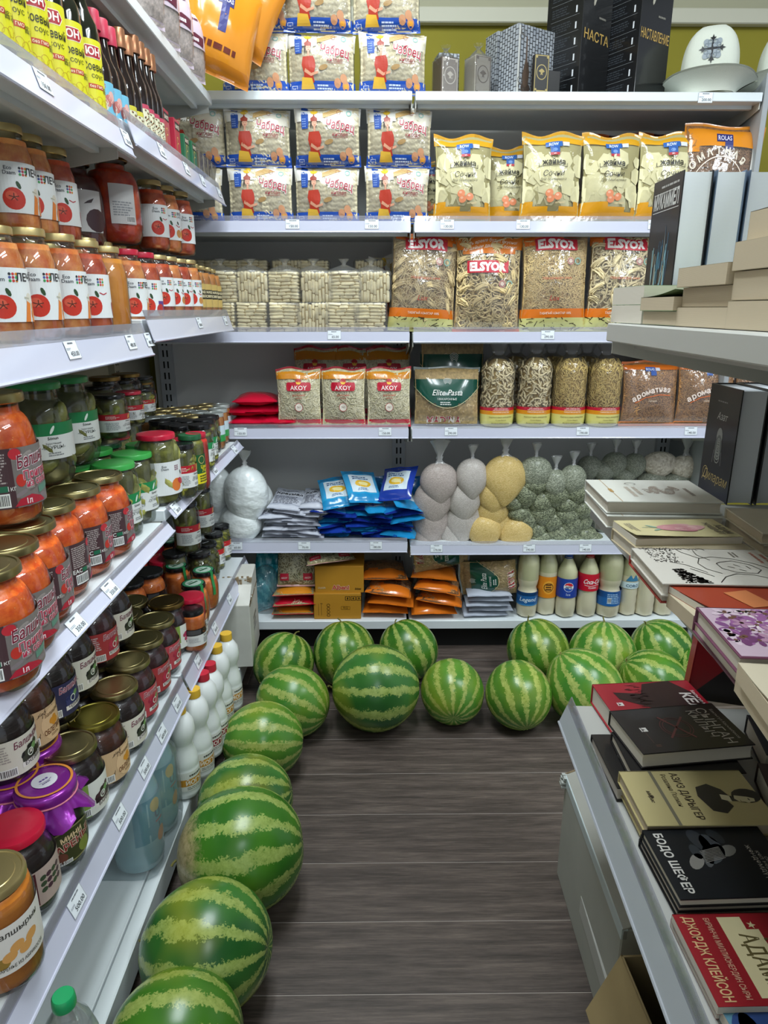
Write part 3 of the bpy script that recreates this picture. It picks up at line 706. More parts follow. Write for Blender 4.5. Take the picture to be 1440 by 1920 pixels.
for i, (px, nm) in enumerate(((561, 'left'), (644, 'middle'), (729, 'right'))):
    place_back(AK[i % 2], f'white noodle pack with red and gold ends, {nm} of the front three', 'noodle pack', px, 750, 1.012, dy=.035, rot=radians([2, -1, 3][i]), group=g, tilt=radians(-4))
for i, (px, nm) in enumerate(((590, 'left'), (665, 'middle'), (730, 'right'))):
    place_back(AK[(i+1) % 2], f'red-ended noodle pack leaning behind the front three, {nm} one of the rear', 'noodle pack', px, 700, 1.02, dy=.22, rot=radians([-4, 3, 5][i]), group=g, tilt=radians(-10), scale=(1.05, 1, 1.28))
def lying(seed, w, h, d, colf, artf=None, filler=None, name='food_pack', film=None, wr=.004, pk=None, kind_name='wrapper', fat=.45):
    pl = Pillow(w, h, d, 14, 16, seed, .012, fat, wr=wr, back=1)
    parts = [(kind_name, pl.wrapper(colf, film, pk))]
    if filler: parts.append(('noodles', filler(pl), None, 'stuff'))
    if artf: a = pl.art(); artf(a, pl); parts.append(('lettering', a.mesh('lettering', pl.surf)))
    return (name, parts)
def lay(proto, label, cat, px, py, Z, dy=0, rot=0, group=None, pitch=0, roll=0, scale=1, th=0):
    """lying with its print upwards, bottom seal towards the aisle"""
    Yv = YB+dy; x = XB(px, py, Yv); t = assemble(proto, label, cat, (x, Yv, Z), (0, 0, 0), group, scale=scale)
    t.rotation_mode = 'XYZ'
    R = Matrix.Rotation(rot, 4, 'Z') @ Matrix.Rotation(roll, 4, 'Y') @ Matrix.Rotation(-pi/2+pitch, 4, 'X'); t.rotation_euler = R.to_euler(); return t
REDL = lying(21, .185, .22, .055, lambda u, v: '#c01030')
for i, (px, z, dy, rt) in enumerate(((470, 1.035, .01, .1), (510, 1.035, .02, -.1), (455, 1.075, .02, -.05), (503, 1.078, .03, .15), (478, 1.118, .02, .05))):
    lay(REDL, f'glossy red noodle pack lying in the corner heap, {ORD[i]} from the bottom', 'noodle pack', px, 780, z, dy, rt, 'red packs lying in a heap')

# --- yellow packs of dough sheets
def zhaima_proto(seed):
    w, h, d = .225, .305, .10; pl = Pillow(w, h, d, 16, 20, seed, .016, .46, wr=.0045, low=-.2, pinch=.07, ragged=.009)
    def cf(u, v): return '#dc9a1c' if v < .2+.05*sin(u*5+seed) else '#e0a524' if v > .86 else None
    mb = MB(); core(pl, mb, .8, 1); r = random.Random(seed)
    for i in range(46):
        u, v = r.uniform(.06, .94), r.uniform(.17, .72); s_ = r.uniform(.018, .034); a0 = r.uniform(0, 6.3)
        n = 6; X = (u-.5)*w; Z = v*h; q = []
        for k_ in range(n): a = a0+2*pi*k_/n+r.uniform(-.2, .2); q.append((X+s_*cos(a), Z+s_*sin(a)*1.15))
        def yy(x, z, o): 
            b = float(pl.B(np.array(np.clip(x/w+.5, .03, .97)), np.array(np.clip(z/h, .05, .95)))); return -b*d/2*.97+o
        o = r.uniform(.0005, .008); ty = r.uniform(-.12, .12)
        q = [(max(-w*.46, min(w*.46, x)), z) for x, z in q]
        vs = [(x, yy(x, z, o+ty*(x-X)), z) for x, z in q]+[(x, yy(x, z, o+.0018+ty*(x-X)), z) for x, z in q]
        mb.add(vs, [tuple(range(n)), tuple(range(2*n-1, n-1, -1))]+[(k_, (k_+1) % n, n+(k_+1) % n, n+k_) for k_ in range(n)], 0)
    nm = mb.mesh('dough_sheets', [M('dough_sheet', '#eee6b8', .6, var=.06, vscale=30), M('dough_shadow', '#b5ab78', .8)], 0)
    a = pl.art()
    a.rect(-.03, .255, .032, .272, '#2c62ae', 1); a.text('ROW', 0, .258, .010, '#e8eef8', 3, .02); a.rect(.034, .257, .058, .270, '#d8dce6', 1)
    a.rect(-.012, .235, .022, .256, '#2c5ca6', 1); a.ell(.005, .244, .009, .006, '#6f94cf', 2); a.rect(-.012, .226, .022, .235, '#b93038', 1); a.text('№1', .005, .228, .005, '#ffffff', 3)
    a.text('жайма', 0, .195, .019, '#1e1a10', 3, .02, arc=1.5, maxw=.10); a.line([(-.055, .2), (-.055, .187), (-.02, .191), (.02, .191), (.052, .185), (.052, .198)], .0018, '#1e1a10', 3)
    a.text('Сочни', 0, .155, .019, '#241f12', 3, .0, .25, .03); a.text('Для бешбармака', 0, .140, .0085, '#3a331f', 3, 0, .25, .02, .12)
    for cx, cy in ((-.012, .098), (.022, .088), (-.006, .080)): a.ell(cx, cy, .015, .013, '#e58c62', 2, .3); a.ell(cx-.003, cy+.004, .006, .004, '#f3b697', 3)
    a.text('яичная', .03, .064, .008, '#f4d9a8', 3, 0, .3, .05)
    return ('pasta_pack', [('wrapper', pl.wrapper(cf, FILM('film_yellow', amt=.045, bmp=.6, haze=.05, hazecol=(.75, .68, .5)))), ('dough_sheets', nm, None, 'stuff'), ('lettering', a.mesh('lettering', pl.surf))])
ZH = [zhaima_proto(2), zhaima_proto(7)]
g = 'yellow packs of dough sheets'
for i, (px, dy, zz, rt, sc, lab) in enumerate(((868, .05, 1.791, 2, 1, 'yellow-topped pack of square dough sheets, nearest the noodle packs with the woman'), (952, .13, 1.791, -3, .93, 'lower yellow pack of dough sheets set back between two taller ones'),
        (1033, .05, 1.791, -2, 1.03, 'yellow-topped pack of dough sheets in the middle of its shelf'), (1143, .055, 1.791, 3, 1.02, 'yellow pack of dough sheets showing a wheat ear on its left side'),
        (1250, .06, 1.791, -2, 1.04, 'yellow pack of dough sheets half covered by the large orange pasta pack'), (806, .16, 1.791, 2, .8, 'sliver of a yellow dough pack beside the woman noodle packs'))):
    place_back(ZH[i % 2], lab, 'pasta pack', px, 340, zz, dy=dy, rot=radians(rt), group=g, tilt=radians(-3), scale=sc)

# --- orange-ended packs of fine aromatic noodles
def aromat_proto(seed, big=False):
    w, h, d = (.30, .26, .11) if big else (.24, .265, .09); pl = Pillow(w, h, d, 18, 18, seed, .014, .42, wr=.004)
    def cf(u, v):
        if big: return '#dd8a1c' if v > .66+.1*sin(u*3) else ('#e8e4dc' if u > .86 and v < .8 else None)
        return '#d9741a' if v < .06+.03*sin(u*6) else '#cf6a1c' if v > .86 else None
    nm = pasta_mesh(pl, [dict(n=1100, length=.03, wd=.0022, th=.0014, seg=4, curl=1.5, v0=.05, v1=.88, dmin=.82)], 'cf9a60' if not big else 'ab7f55', '8a5f36', seed)
    a = pl.art()
    if big:
        a.rect(-.04, .205, .02, .228, '#262a68', 1, ); a.text('ROLAS', -.01, .209, .014, '#d8d4ea', 3, .01, maxw=.05); a.rect(-.01, .185, .02, .206, '#2c3070', 1)
        for i, c_ in enumerate('АРОМАТНАЯ'):
            t = radians(165-i*14); a.text(c_, -.02+.125*cos(t), .055+.115*sin(t), .02, '#e8dcc8', 3, .03, rot=t-pi/2)
        a.ring(-.02, .06, .105, .003, '#ecdccb', 2, 24, a0=.5, a1=3.1)
        a.poly([(-.05, -.02), (-.03, .025), (.02, .05), (.085, .055), (.09, .045), (.03, .037), (-.01, .01), (-.03, -.03)], '#e9e2da', 2, .02, .06); a.text('очень вкусно!', .02, .098, .009, '#c05668', 3, .01, rot=.3)
        a.ell(.125, .165, .015, .022, '#8c2a35', 2)
    else:
        a.rect(-.03, .222, .012, .238, '#2b4f9c', 1); a.text('ROLAS', -.01, .225, .009, '#dfe6f4', 3, .01, maxw=.035); a.rect(-.008, .205, .016, .223, '#2e559f', 1); a.rect(.014, .224, .032, .236, '#c9cede', 1)
        for i, c_ in enumerate('ароматная'):
            t = (i-4)/9; a.text(c_, t*.16, .115+.04*t+.02*(1-4*t*t), .021, '#f0ddd0', 3, .03, rot=.25-t*.5)
        a.line([(-.07, .095), (-.03, .117), (.03, .128), (.08, .125)], .003, '#e0703c', 2); a.text('лапша', .0, .1, .008, '#e6d3c0', 3, 0, .2)
    return ('pasta_pack', [('wrapper', pl.wrapper(cf, FILM('film_noodle'))), ('noodles', nm, None, 'stuff'), ('lettering', a.mesh('lettering', pl.surf))])
AR = [aromat_proto(4), aromat_proto(9), aromat_proto(6, True)]
g = 'orange-ended packs of thin brown noodles'
for i, (px, rt, lab) in enumerate(((1218, 2, 'nearest the gold bagged vermicelli'), (1322, -2, 'with a glinting diagonal crease'), (1428, 3, 'at the far right of its shelf'))):
    place_back(AR[i % 2], f'clear pack of thin brown noodles with orange ends, {lab}', 'pasta pack', px, 740, 1.012, dy=.05, rot=radians(rt), group=g, tilt=radians(-6))
for i, (px, rt) in enumerate(((1262, -4), (1372, 4))):
    place_back(AR[(i+1) % 2], f'shaded orange-topped pack behind the brown noodle packs, {("left", "right")[i]} one', 'pasta pack', px, 700, 1.03, dy=.22, rot=radians(rt), group=g, tilt=radians(-8), scale=1.12)
place_back(AR[2], 'large orange-topped aromatic noodle pack with white arched lettering, at the shelf end', 'pasta pack', 1345, 330, 1.80, dy=.03, rot=radians(-3), tilt=radians(-7), scale=(1.0, 1, 1.3), roll=radians(4))
ORP = lying(31, .2, .12, .07, lambda u, v: '#c05c14' if u < .45 or u > .62 else '#4a1d1c')
for i, (px, z, dy) in enumerate(((1148, 2.02, .24), (1232, 2.03, .26))): place_back(ORP, f'shaded orange pack lying behind the yellow dough packs, {("left", "right")[i]} one', 'pasta pack', px, 260, z, dy=dy, rot=.1)
REST = lying(33, .16, .2, .06, lambda u, v: '#c2682a')
for i, (px, z, dy, rt) in enumerate(((1148, 1.83, .24, .1), (1150, 1.90, .24, -.1), (1148, 1.965, .24, 0), (1236, 1.83, .24, .1), (1234, 1.90, .24, 0), (1238, 1.97, .24, .15))):
    lay(REST, f'orange pack hidden in the pile behind the yellow dough packs, {ORD[i]}', 'pasta pack', px, 320, z, dy, rt)

# --- big red-labelled packs
def elsyor_proto(seed, kind, upside=False):
    w, h, d = .275, .385, .13; pl = Pillow(w, h, d, 18, 24, seed, .014, .46, wr=.0055, low=-.18, pinch=.06, ragged=.012)
    if upside:
        cf = lambda u, v: '#cdc97c' if v > .93 else '#e07a1c' if v > .80-.03*sin(u*pi) else ('#d8601a' if v < .03 else None)
    else:
        cf = lambda u, v: '#d3cf86' if v < .155 else '#e2761a' if v < .225 else ('#e0701c' if v > .9+.05*sin(u*4+seed) else None)
    rng = random.Random(seed)
    cs = [((i-1.5)*.062+rng.uniform(-.01, .01), .11+j*.052+rng.uniform(-.01, .01), rng.uniform(-.9, .9)+1.2*(i % 2)) for i in range(4) for j in range(5)]
    if kind == 'thin': nm = nests(pl, cs, 'f0d9a6', 'b89a6a', .033, .0022, .0016, 40, seed, extra=520)
    elif kind == 'ribbon': nm = nests(pl, cs, 'f2d9a0', 'b0905c', .03, .0065, .0012, 24, seed, extra=420)
    elif kind == 'wide': nm = nests(pl, cs, 'f2dfb0', 'b89a6a', .033, .0085, .0012, 17, seed, extra=330)
    else: nm = pasta_mesh(pl, [dict(n=1300, length=.05, wd=.003, th=.0018, seg=5, curl=1.6, v0=.16, v1=.86, dmin=.82), dict(n=120, length=.10, wd=.006, th=.0012, seg=8, curl=4, v0=.5, v1=.9, dmin=.8)], 'efd294', 'bf9c62', seed)
    a = pl.art(); ty = .232 if upside else .318; tx = 0 if not upside else -.005
    a.rect(tx-.085, ty-.008, tx+.085, ty+.038, '#c41f35', 1); a.text('ELSYOR', tx, ty, .030, '#f3ece6', 3, .06, maxw=.15); a.text('Since 1999', tx, ty-.028, .012, '#4b3a2a', 3, 0, .25)
    a.ring(.055, ty-.05, .014, .004, '#c48a86', 2, 16); a.ell(.055, ty-.05, .008, .008, '#d8c0b2', 2); a.ring(.087, ty-.05, .014, .005, '#8fb0a2', 2, 16)
    if upside: a.text('Пусть время будет вкусно!', 0, .338, .012, '#f6e2cb', 3, .01, .2, .03, .22, arc=.6); a.text('Ар дайым даамдуу болот!', 0, .318, .012, '#f6e2cb', 3, .01, .2, .03, .22, arc=.6)
    else:
        a.text('ТАБИГЫЙ АЗЫКТАР 100%', .0, .068, .0085, '#fbe7d0', 3, .01, maxw=.13); a.text('Lux', -.01, .12, .02, '#b2453c', 2, 0, .3); a.text('Макарондук азык', .0, .2, .010, '#cf6f57', 2, 0, .2)
        r = random.Random(seed)
        for i in range(30):
            x, y, t, L = r.uniform(-.13, .13), r.uniform(.004, .054), r.choice((.5, 1.2, 1.9, 2.7, .1)), r.uniform(.01, .032)
            x1, y1 = max(-.134, min(.134, x+L*cos(t))), max(.002, min(.056, y+L*sin(t))); a.line([(x, y), (x1, y1)], r.uniform(.0012, .0035), '#35260f', 2)
    if upside:
        r = random.Random(3)
        for i in range(16): x, y, t = r.uniform(-.12, .12), r.uniform(.362, .38), r.uniform(0, 3); a.line([(x, y), (x+.02*cos(t), min(.384, y+.012*sin(t)))], .002, '#3b2b12', 2)
    return ('pasta_pack', [('wrapper', pl.wrapper(cf, FILM('film_noodle'))), ('noodles', nm, None, 'stuff'), ('lettering', a.mesh('lettering', pl.surf))])
g = 'large pasta packs with a red name panel'
for i, (px, kd, up, rt, lab) in enumerate(((790, 'thin', 0, 4, 'large clear pack of thin noodle nests with red name panel and orange top'), (914, 'ribbon', 1, -2, 'large pasta ribbon pack with orange banner above its red name panel'),
        (1040, 'short', 0, 1, 'large clear pack of straight short noodles with red name panel near its top'), (1163, 'wide', 0, -3, 'large clear pack of wide pasta ribbons beside the spiral-bound books'))):
    place_back(elsyor_proto(40+i, kd, up), lab, 'pasta pack', px, 530, 1.391, dy=.055, rot=radians(rt), group=g, tilt=radians(-3), scale=(.98, 1, .98), roll=radians([3, 0, -1, 1][i]))
place_back(CH[0], 'dark shaded pasta pack behind the thin noodle nests', 'pasta pack', 735, 500, 1.391, dy=.24, rot=.1, scale=(.8, 1, 1.5))
place_back(aromat_proto(12), 'orange-topped pasta pack standing behind the spiral-bound books', 'pasta pack', 1290, 530, 1.391, dy=.12, rot=.1, scale=(1.2, 1, 1.45))
place_back(AR[0], 'orange pasta pack hidden behind the standing white-edged books', 'pasta pack', 1390, 530, 1.391, dy=.1, rot=-.1, scale=(1, 1, 1.4))

# --- green-banded pasta packs
def madina_proto(seed, w=.28, h=.23, d=.13):
    pl = Pillow(w, h, d, 18, 18, seed, .016, .45, wr=.004, low=-.25, pinch=.03)
    cf = lambda u, v: '#0f4a3c' if v > (.30+1.5*(u-.5)**2 if abs(u-.5) < .5 else 0) and v < .80 else ('#8f9a98' if v > .93 else None)
    nm = pasta_mesh(pl, [dict(n=520, length=.030, wd=.008, th=.006, seg=5, curl=4.5, v0=.03, v1=.95, dmin=.74, dmax=.86)], 'e6cb9c', 'b89d6c', seed, 'pasta')
    a = pl.art(); a.text('Elite Pasta', 0, .118, .022, '#e6e8e2', 3, 0, .3, 0, .14); a.text('МАКАРОННЫЕ', 0, .100, .008, '#dfe4de', 3); a.lines(-.03, .08, .03, .095, 2, '#cfd8d2', 3, 3)
    a.text('MADINA', -.01, .012, .026, '#efe4da', 2, .06, maxw=.17); a.text('MADINA', -.01, .012, .026, '#b1202c', 4, .02, maxw=.165)
    for t in range(14):
        u0, u1 = t/14, (t+1)/14; f_ = lambda u: .305+1.5*(u-.5)**2
        if f_(u0) < .80 and f_(u1) < .80: a.line([((u0-.5)*w, f_(u0)*h), ((u1-.5)*w, f_(u1)*h)], .002, '#d9d3a6', 2)
    for k_ in range(5): a.ring(0, .155, .012+.004*k_, .0012, '#dfe6e0', 2, 10, a0=.4+.1*k_, a1=2.7-.1*k_)
    return ('pasta_pack', [('wrapper', pl.wrapper(cf)), ('pasta', nm, None, 'stuff'), ('lettering', a.mesh('lettering', pl.surf, e0=.002))])
MD = madina_proto(3); MD2 = madina_proto(14)
place_back(MD, 'plump pasta pack with dark green band standing by the shelf divider', 'pasta pack', 837, 750, 1.012, dy=.065, rot=radians(-2), tilt=radians(-7), scale=(.98, 1, 1.05))
place_back(MD2, 'shaded green-banded pasta pack behind the one by the shelf divider', 'pasta pack', 848, 690, 1.02, dy=.20, rot=radians(4), tilt=radians(-3), scale=(1.0, 1, 1.52))

# --- cylindrical bags
def cylbag_proto(seed, thin):
    R, h = .070, .295; r = random.Random(seed); mb = MB()
    prof = [(.0, .0), (.058, .0), (.068, .012), (.071, .05), (.0715, .12), (.070, .2), (.066, .245), (.052, .268), (.03, .283)]
    f = MB(); pr = []
    for i, (a, b) in enumerate(prof): pr.append((a, b))
    n = 24; cols = []
    film_p = pr[4:]+[(.024, .29), (.030, .31), (.043, .333), (.04, .345)]
    f2 = MB(); bands = [(.0, .0), (.058, 0), (.069, .010), (.0712, .03), (.0716, .052), (.0716, .068), (.0716, .081)]
    cc = [None, '#cfc76a', '#d3cb72', '#d6cf7a', '#d6cf7a', '#d98e1e', '#bd1f36']
    f2.lathe([(a, b, 0, c_) for (a, b), c_ in zip(bands, cc)], n)
    f2.lathe([(.0716, .081, 1, None)]+[(a*(1+r.uniform(-.03, .03)), b, 1, None) for a, b in film_p], n)
    wm = f2.mesh('wrapper', [PK, FILM()], 60)
    # pasta on the inner cylinder
    class CylS: pass
    rng = np.random.default_rng(seed); N_ = 900 if thin else 560; seg = 5; L = .045 if thin else .03; wd, th = (.0022, .0016) if thin else (.008, .0014)
    A = rng.uniform(0, 2*pi, N_); K = rng.normal(0, 2.2 if thin else 1.5, N_); t = np.linspace(-.5, .5, seg); T_ = A[:, None]+K[:, None]*t; Ls = L*rng.uniform(.6, 1.3, N_)[:, None]
    ph = rng.uniform(0, 2*pi, N_); zc = rng.uniform(.075, .262, N_); rad = rng.uniform(.059, .0685, N_)
    S = np.cumsum(np.cos(T_)*Ls/seg, 1); Zz = zc[:, None]+np.cumsum(np.sin(T_)*Ls/seg, 1)-.5*L*np.sin(A)[:, None]; Zz = np.clip(Zz, .06, .275)
    Rr = rad[:, None]*np.where(Zz > .24, 1-(Zz-.24)*9, 1); PH = ph[:, None]+S/rad[:, None]
    P = np.stack([Rr*np.sin(PH), -Rr*np.cos(PH), Zz], -1); Tn = np.gradient(P, axis=1); Tn /= np.linalg.norm(Tn, axis=2, keepdims=True)+1e-9
    Nn = np.stack([np.sin(PH), -np.cos(PH), 0*PH], -1)+rng.normal(0, .5, (N_, 1, 3)); Nn -= Tn*(Nn*Tn).sum(-1, keepdims=True); Nn /= np.linalg.norm(Nn, axis=2, keepdims=True)+1e-9; Bn = np.cross(Tn, Nn)
    V = np.stack([P+Bn*wd/2, P+Nn*th/2, P-Bn*wd/2, P-Nn*th/2], 2).reshape(-1, 3)
    base = (np.arange(N_)*seg*4)[:, None, None]+(np.arange(seg-1)*4)[None, :, None]+np.arange(4)[None, None]; nx = base-np.arange(4)+((np.arange(4)+1) % 4)
    mb.lathe([(0, .05), (.058, .05), (.060, .15), (.058, .24), (.03, .27), (0, .275)], 20, 1)
    mb.arrays(V, np.stack([base, nx, nx+4, base+4], -1).reshape(-1, 4), 0)
    col = 'f0d488' if thin else 'f0dfb4'
    nm = mb.mesh('pasta', [M('pasta_'+col, '#'+col, .5, var=.1, vscale=60), M('pasta_core_b09455', '#a5894c', .8, var=.25, vscale=80, bmp=.8, bscale=150)], 180)
    a = Art(.006, .02); a.lines(-.05, .0835, .05, .0845, 1, '#bd1f36', 1, 1)
    a.text('100% табигый азык', 0, .0745, .0045, '#f7e3d8', 3, .01, maxw=.09); a.text('100% натуральный продукт', 0, .069, .0038, '#fbe9cf', 3, .01, maxw=.10)
    a.text('ГАРАНТИЯ КАЧЕСТВА', 0, .060, .0045, '#fbe9cf', 3, .01, maxw=.09); a.text('Кыргызстанда даярдалган', 0, .040, .0055, '#5a4a20', 3, 0, .25, 0, .105); a.text('I Love Nature', 0, .028, .0055, '#5a4a20', 3, 0, .25); a.text('Product Of Kyrgyzstan', 0, .014, .006, '#4a3a18', 3, .01, .25, 0, .105)
    return ('pasta_bag', [('wrapper', wm), ('pasta', nm, None, 'stuff'), ('lettering', a.mesh('lettering', cyl(.0716), e0=.0008))])
CY = [cylbag_proto(1, False), cylbag_proto(2, True)]
for i, (px, k_, lab) in enumerate(((932, 0, 'round clear bag of flat noodles beside the green-banded pasta'), (1001, 0, 'round clear bag of flat noodles beside the golden vermicelli'), (1066, 1, 'round clear bag of golden vermicelli beside the flat noodles'), (1131, 1, 'round clear bag of golden vermicelli beside the brown noodle packs'))):
    place_back(CY[k_], lab, 'pasta bag', px, 750, 1.011, dy=.078, rot=radians([6, -3, 2, 5][i]), group='round pasta bags with red and yellow bases', tilt=radians(-1), scale=(.99, .99, [1, 1.02, 1.01, 1][i]))
for i, px in enumerate((965, 1032, 1098)):
    place_back(CY[i % 2], f'round pasta bag hidden in the second row, {ORD[i]} from the green-banded pasta', 'pasta bag', px, 700, 1.011, dy=.225, rot=0, group='round pasta bags with red and yellow bases')
# ------------------------------------------------------------------ tied bags of flour, grain and pulses
def sack_mesh(w, h, d, seed, mat, sharp=1.0, name='sack', tip=.5):
    """a filled plastic bag seen with one corner hanging forward: rounded top, sides closing to a low point"""
    r = random.Random(seed); ph = [(r.uniform(2, 6), r.uniform(0, 6.3), r.uniform(2, 6)) for _ in range(5)]
    n, m = 28, 18; P = np.zeros((m+1, n+1, 3))
    for j in range(m+1):
        t = -cos(pi*j/m)  # -1 bottom .. 1 top
        if t >= 0: rad = (1-t**2.4)**.5
        else: rad = .93*(1-abs(t))**.72*(1+.15*sin(pi*abs(t)))+.07*sqrt(1-t*t)
        for i in range(n+1):
            a = 2*pi*i/n; wob = sum(sin(f_*a+p+g_*t) for f_, p, g_ in ph)/5*.05 if i < n else 0
            if i == n: P[j, i] = P[j, 0]; continue
            ca, sa = cos(a), sin(a); k = 1+wob
            y = sa*d/2*rad*k
            if t < 0: y += -tip*d*(abs(t)**1.5)*.5
            P[j, i] = (ca*w/2*rad*k, y, (t+1)/2*h)
    mb = MB(); mb.grid(P); return mb.mesh(name, [mat], 180)
def grain_mat(key, c1, c2, scale, bstr=.6, gloss=.3):
    if key in MATS: return MATS[key]
    m, nt, b = newmat(key); v = coords(nt); d = voro(nt, v, scale, 'Distance'); cc = voro(nt, v, scale, 'Color')
    sp = nt.nodes.new('ShaderNodeSeparateColor'); nt.links.new(cc, sp.inputs[0])
    nt.links.new(ramp(nt, sp.outputs[0], [(.1, c1), (.9, c2)]), b.inputs['Base Color'])
    b.inputs['Roughness'].default_value = .5; b.inputs['Coat Weight'].default_value = gloss; b.inputs['Coat Roughness'].default_value = .2
    n1 = bump(nt, d, bstr, .003); bb = nt.nodes.new('ShaderNodeBump'); bb.invert = True; bb.inputs['Strength'].default_value = bstr; bb.inputs['Distance'].default_value = .003
    nt.links.new(d, bb.inputs['Height']); nt.links.new(bb.outputs[0], b.inputs['Normal'])
    bc = nt.nodes.new('ShaderNodeBump'); bc.inputs['Strength'].default_value = .6; bc.inputs['Distance'].default_value = .004; nt.links.new(noise(nt, v, 22, 3), bc.inputs['Height']); nt.links.new(bc.outputs[0], b.inputs['Coat Normal'])
    MATS[key] = m; return m
def flour_mat():
    m, nt, b = newmat('flour_in_film'); v = coords(nt, (1, 1, 1.5)); b.inputs['Base Color'].default_value = (*lin('#e6eceb'), 1); b.inputs['Roughness'].default_value = .5
    b.inputs['Coat Weight'].default_value = .7; b.inputs['Coat Roughness'].default_value = .18; bump(nt, noise(nt, v, 11, 3, .5), .9, .02, b); return m
FLM = flour_mat()
PINK = grain_mat('grain_pinkish', '#a89a92', '#c6b9b2', 420); PALE = grain_mat('grain_pale', '#b5aca4', '#cdc6bf', 420)
YEL = grain_mat('grain_millet', '#c9a95c', '#e0c585', 380); LEN = grain_mat('grain_lentil', '#4c523c', '#9aa080', 230, .9); BEA = grain_mat('grain_beans', '#b9ae9c', '#ddd4c4', 110, 1.0); GRN = grain_mat('grain_grey', '#6f7466', '#9fa392', 300, .8)
KNOT = FILM('knot_film', (.9, .9, .9), .12, .2, .5, .34, 60, hazecol=(.92, .93, .92))
def knot_mesh(seed, s=1.0):
    r = random.Random(seed); mb = MB(); n = 12
    prof = [(.03*s, -.012*s), (.012*s, .004*s), (.0065*s, .014*s), (.010*s, .02*s), (.006*s, .026*s), (.012*s, .04*s), (.022*s, .062*s), (.026*s, .075*s)]
    vs = []
    for a_, b_ in prof:
        for i in range(n): a = 2*pi*i/n; k = 1+.25*sin(3*a+seed)+r.uniform(-.1, .1); vs.append((a_*k*cos(a)*1.1, a_*k*sin(a)*.6, b_+r.uniform(-.004, .004)*s))
    fs = [(j*n+i, j*n+(i+1) % n, (j+1)*n+(i+1) % n, (j+1)*n+i) for j in range(len(prof)-1) for i in range(n)]
    mb.add(vs, fs); return mb.mesh('knot', [KNOT], 180)
KN = [knot_mesh(i, s) for i, s in ((1, .8), (2, 1.0), (3, 1.35))]
SK = {}
def sack(px, py, wpx, hpx, mat, label, Z=None, dy=.06, group=None, knot=None, seed=0, d=None, tip=.5, sharp=1., roll=0, cat='grain bag', name='grain_bag', kdx=0):
    """px,py: centre; widths in photo pixels turned to metres at the bag's distance"""
    Y = YB+dy; p = onY(px, py, Y); sc = depth(p)/F; w, h = wpx*sc, hpx*sc; key = (mat.name, round(w, 2), round(h, 2), seed % 3, d)
    if key not in SK: SK[key] = sack_mesh(w, h, d or w*.8, seed, mat, sharp, 'filled_bag', tip)
    t = thing(name, label, cat, (p[0], Y, p[2]-h/2), (0, roll, 0), group)
    put('filled_bag', SK[key], t)
    if knot is not None: put('knot', KN[knot], t, (kdx, 0, h-.004))
    return t
g = 'tied bags of white flour'
ZS = .522
for px, py, w, h, kn, dy, lab in ((398, 965, 78, 150, None, .14, 'lower white flour bag standing behind the small pickle jars'), (404, 918, 66, 92, None, .10, 'rounded white flour bag on top of the corner heap'),
        (440, 985, 70, 100, None, .12, 'white flour bag lying low between the two flour heaps'), (478, 950, 74, 110, None, .15, 'white flour bag leaning towards the starch packs'),
        (452, 985, 80, 78, None, .07, 'pointed white flour bag touching the shelf edge under the knotted one'), (462, 932, 84, 118, 1, .07, 'large knotted white flour bag with a point hanging down')):
    sack(px, py, w, h, FLM, lab, dy=dy, knot=kn, group=g, seed=px, cat='flour bag', name='flour_bag', tip=.35)
g = 'tied bags of grain stacked on the pulses shelf'
A_ = [(823, 900, 66, 62, PINK, 2, 'pinkish grain bag with tall twisted knot, topmost of its column beside the blue starch packs'),
      (812, 935, 68, 64, PINK, None, 'pinkish grain bag, second from the top beside the blue starch packs'),
      (808, 972, 62, 62, PINK, None, 'pinkish grain bag, third from the top beside the blue starch packs'),
      (802, 998, 56, 50, PINK, None, 'pinkish grain bag at the foot of the column beside the blue starch packs'),
      (884, 892, 56, 62, PALE, 0, 'pale grain bag with stubby knot, topmost of the second column'),
      (870, 933, 60, 62, PALE, None, 'pale grain bag, second from the top of the second column'),
      (868, 970, 66, 66, PALE, None, 'pale grain bag, third from the top of the second column'),
      (852, 992, 62, 62, PALE, None, 'pale grain bag at the foot of the second column'),
      (945, 895, 76, 76, YEL, 2, 'yellow millet bag with tall knot, topmost of its heap'),
      (924, 922, 58, 56, YEL, None, 'yellow millet bag just below the knotted one'),
      (922, 952, 60, 52, YEL, None, 'yellow millet bag in the middle of its heap'),
      (930, 975, 60, 50, YEL, None, 'yellow millet bag below the middle of its heap'),
      (908, 992, 58, 52, YEL, None, 'yellow millet bag on the shelf board beside the pale grain'),
      (966, 995, 60, 52, YEL, None, 'yellow millet bag on the shelf board beside the dark lentils')]
for i, (px, py, w, h, m_, kn, lab) in enumerate(A_): sack(px, py+6, w+6, h*1.28, m_, lab, dy=.062+.016*(i % 4 if i < 8 else (i-8) % 4)+(.01 if i > 11 else 0), knot=kn, group=g, seed=i+3, tip=.5, d=.10)
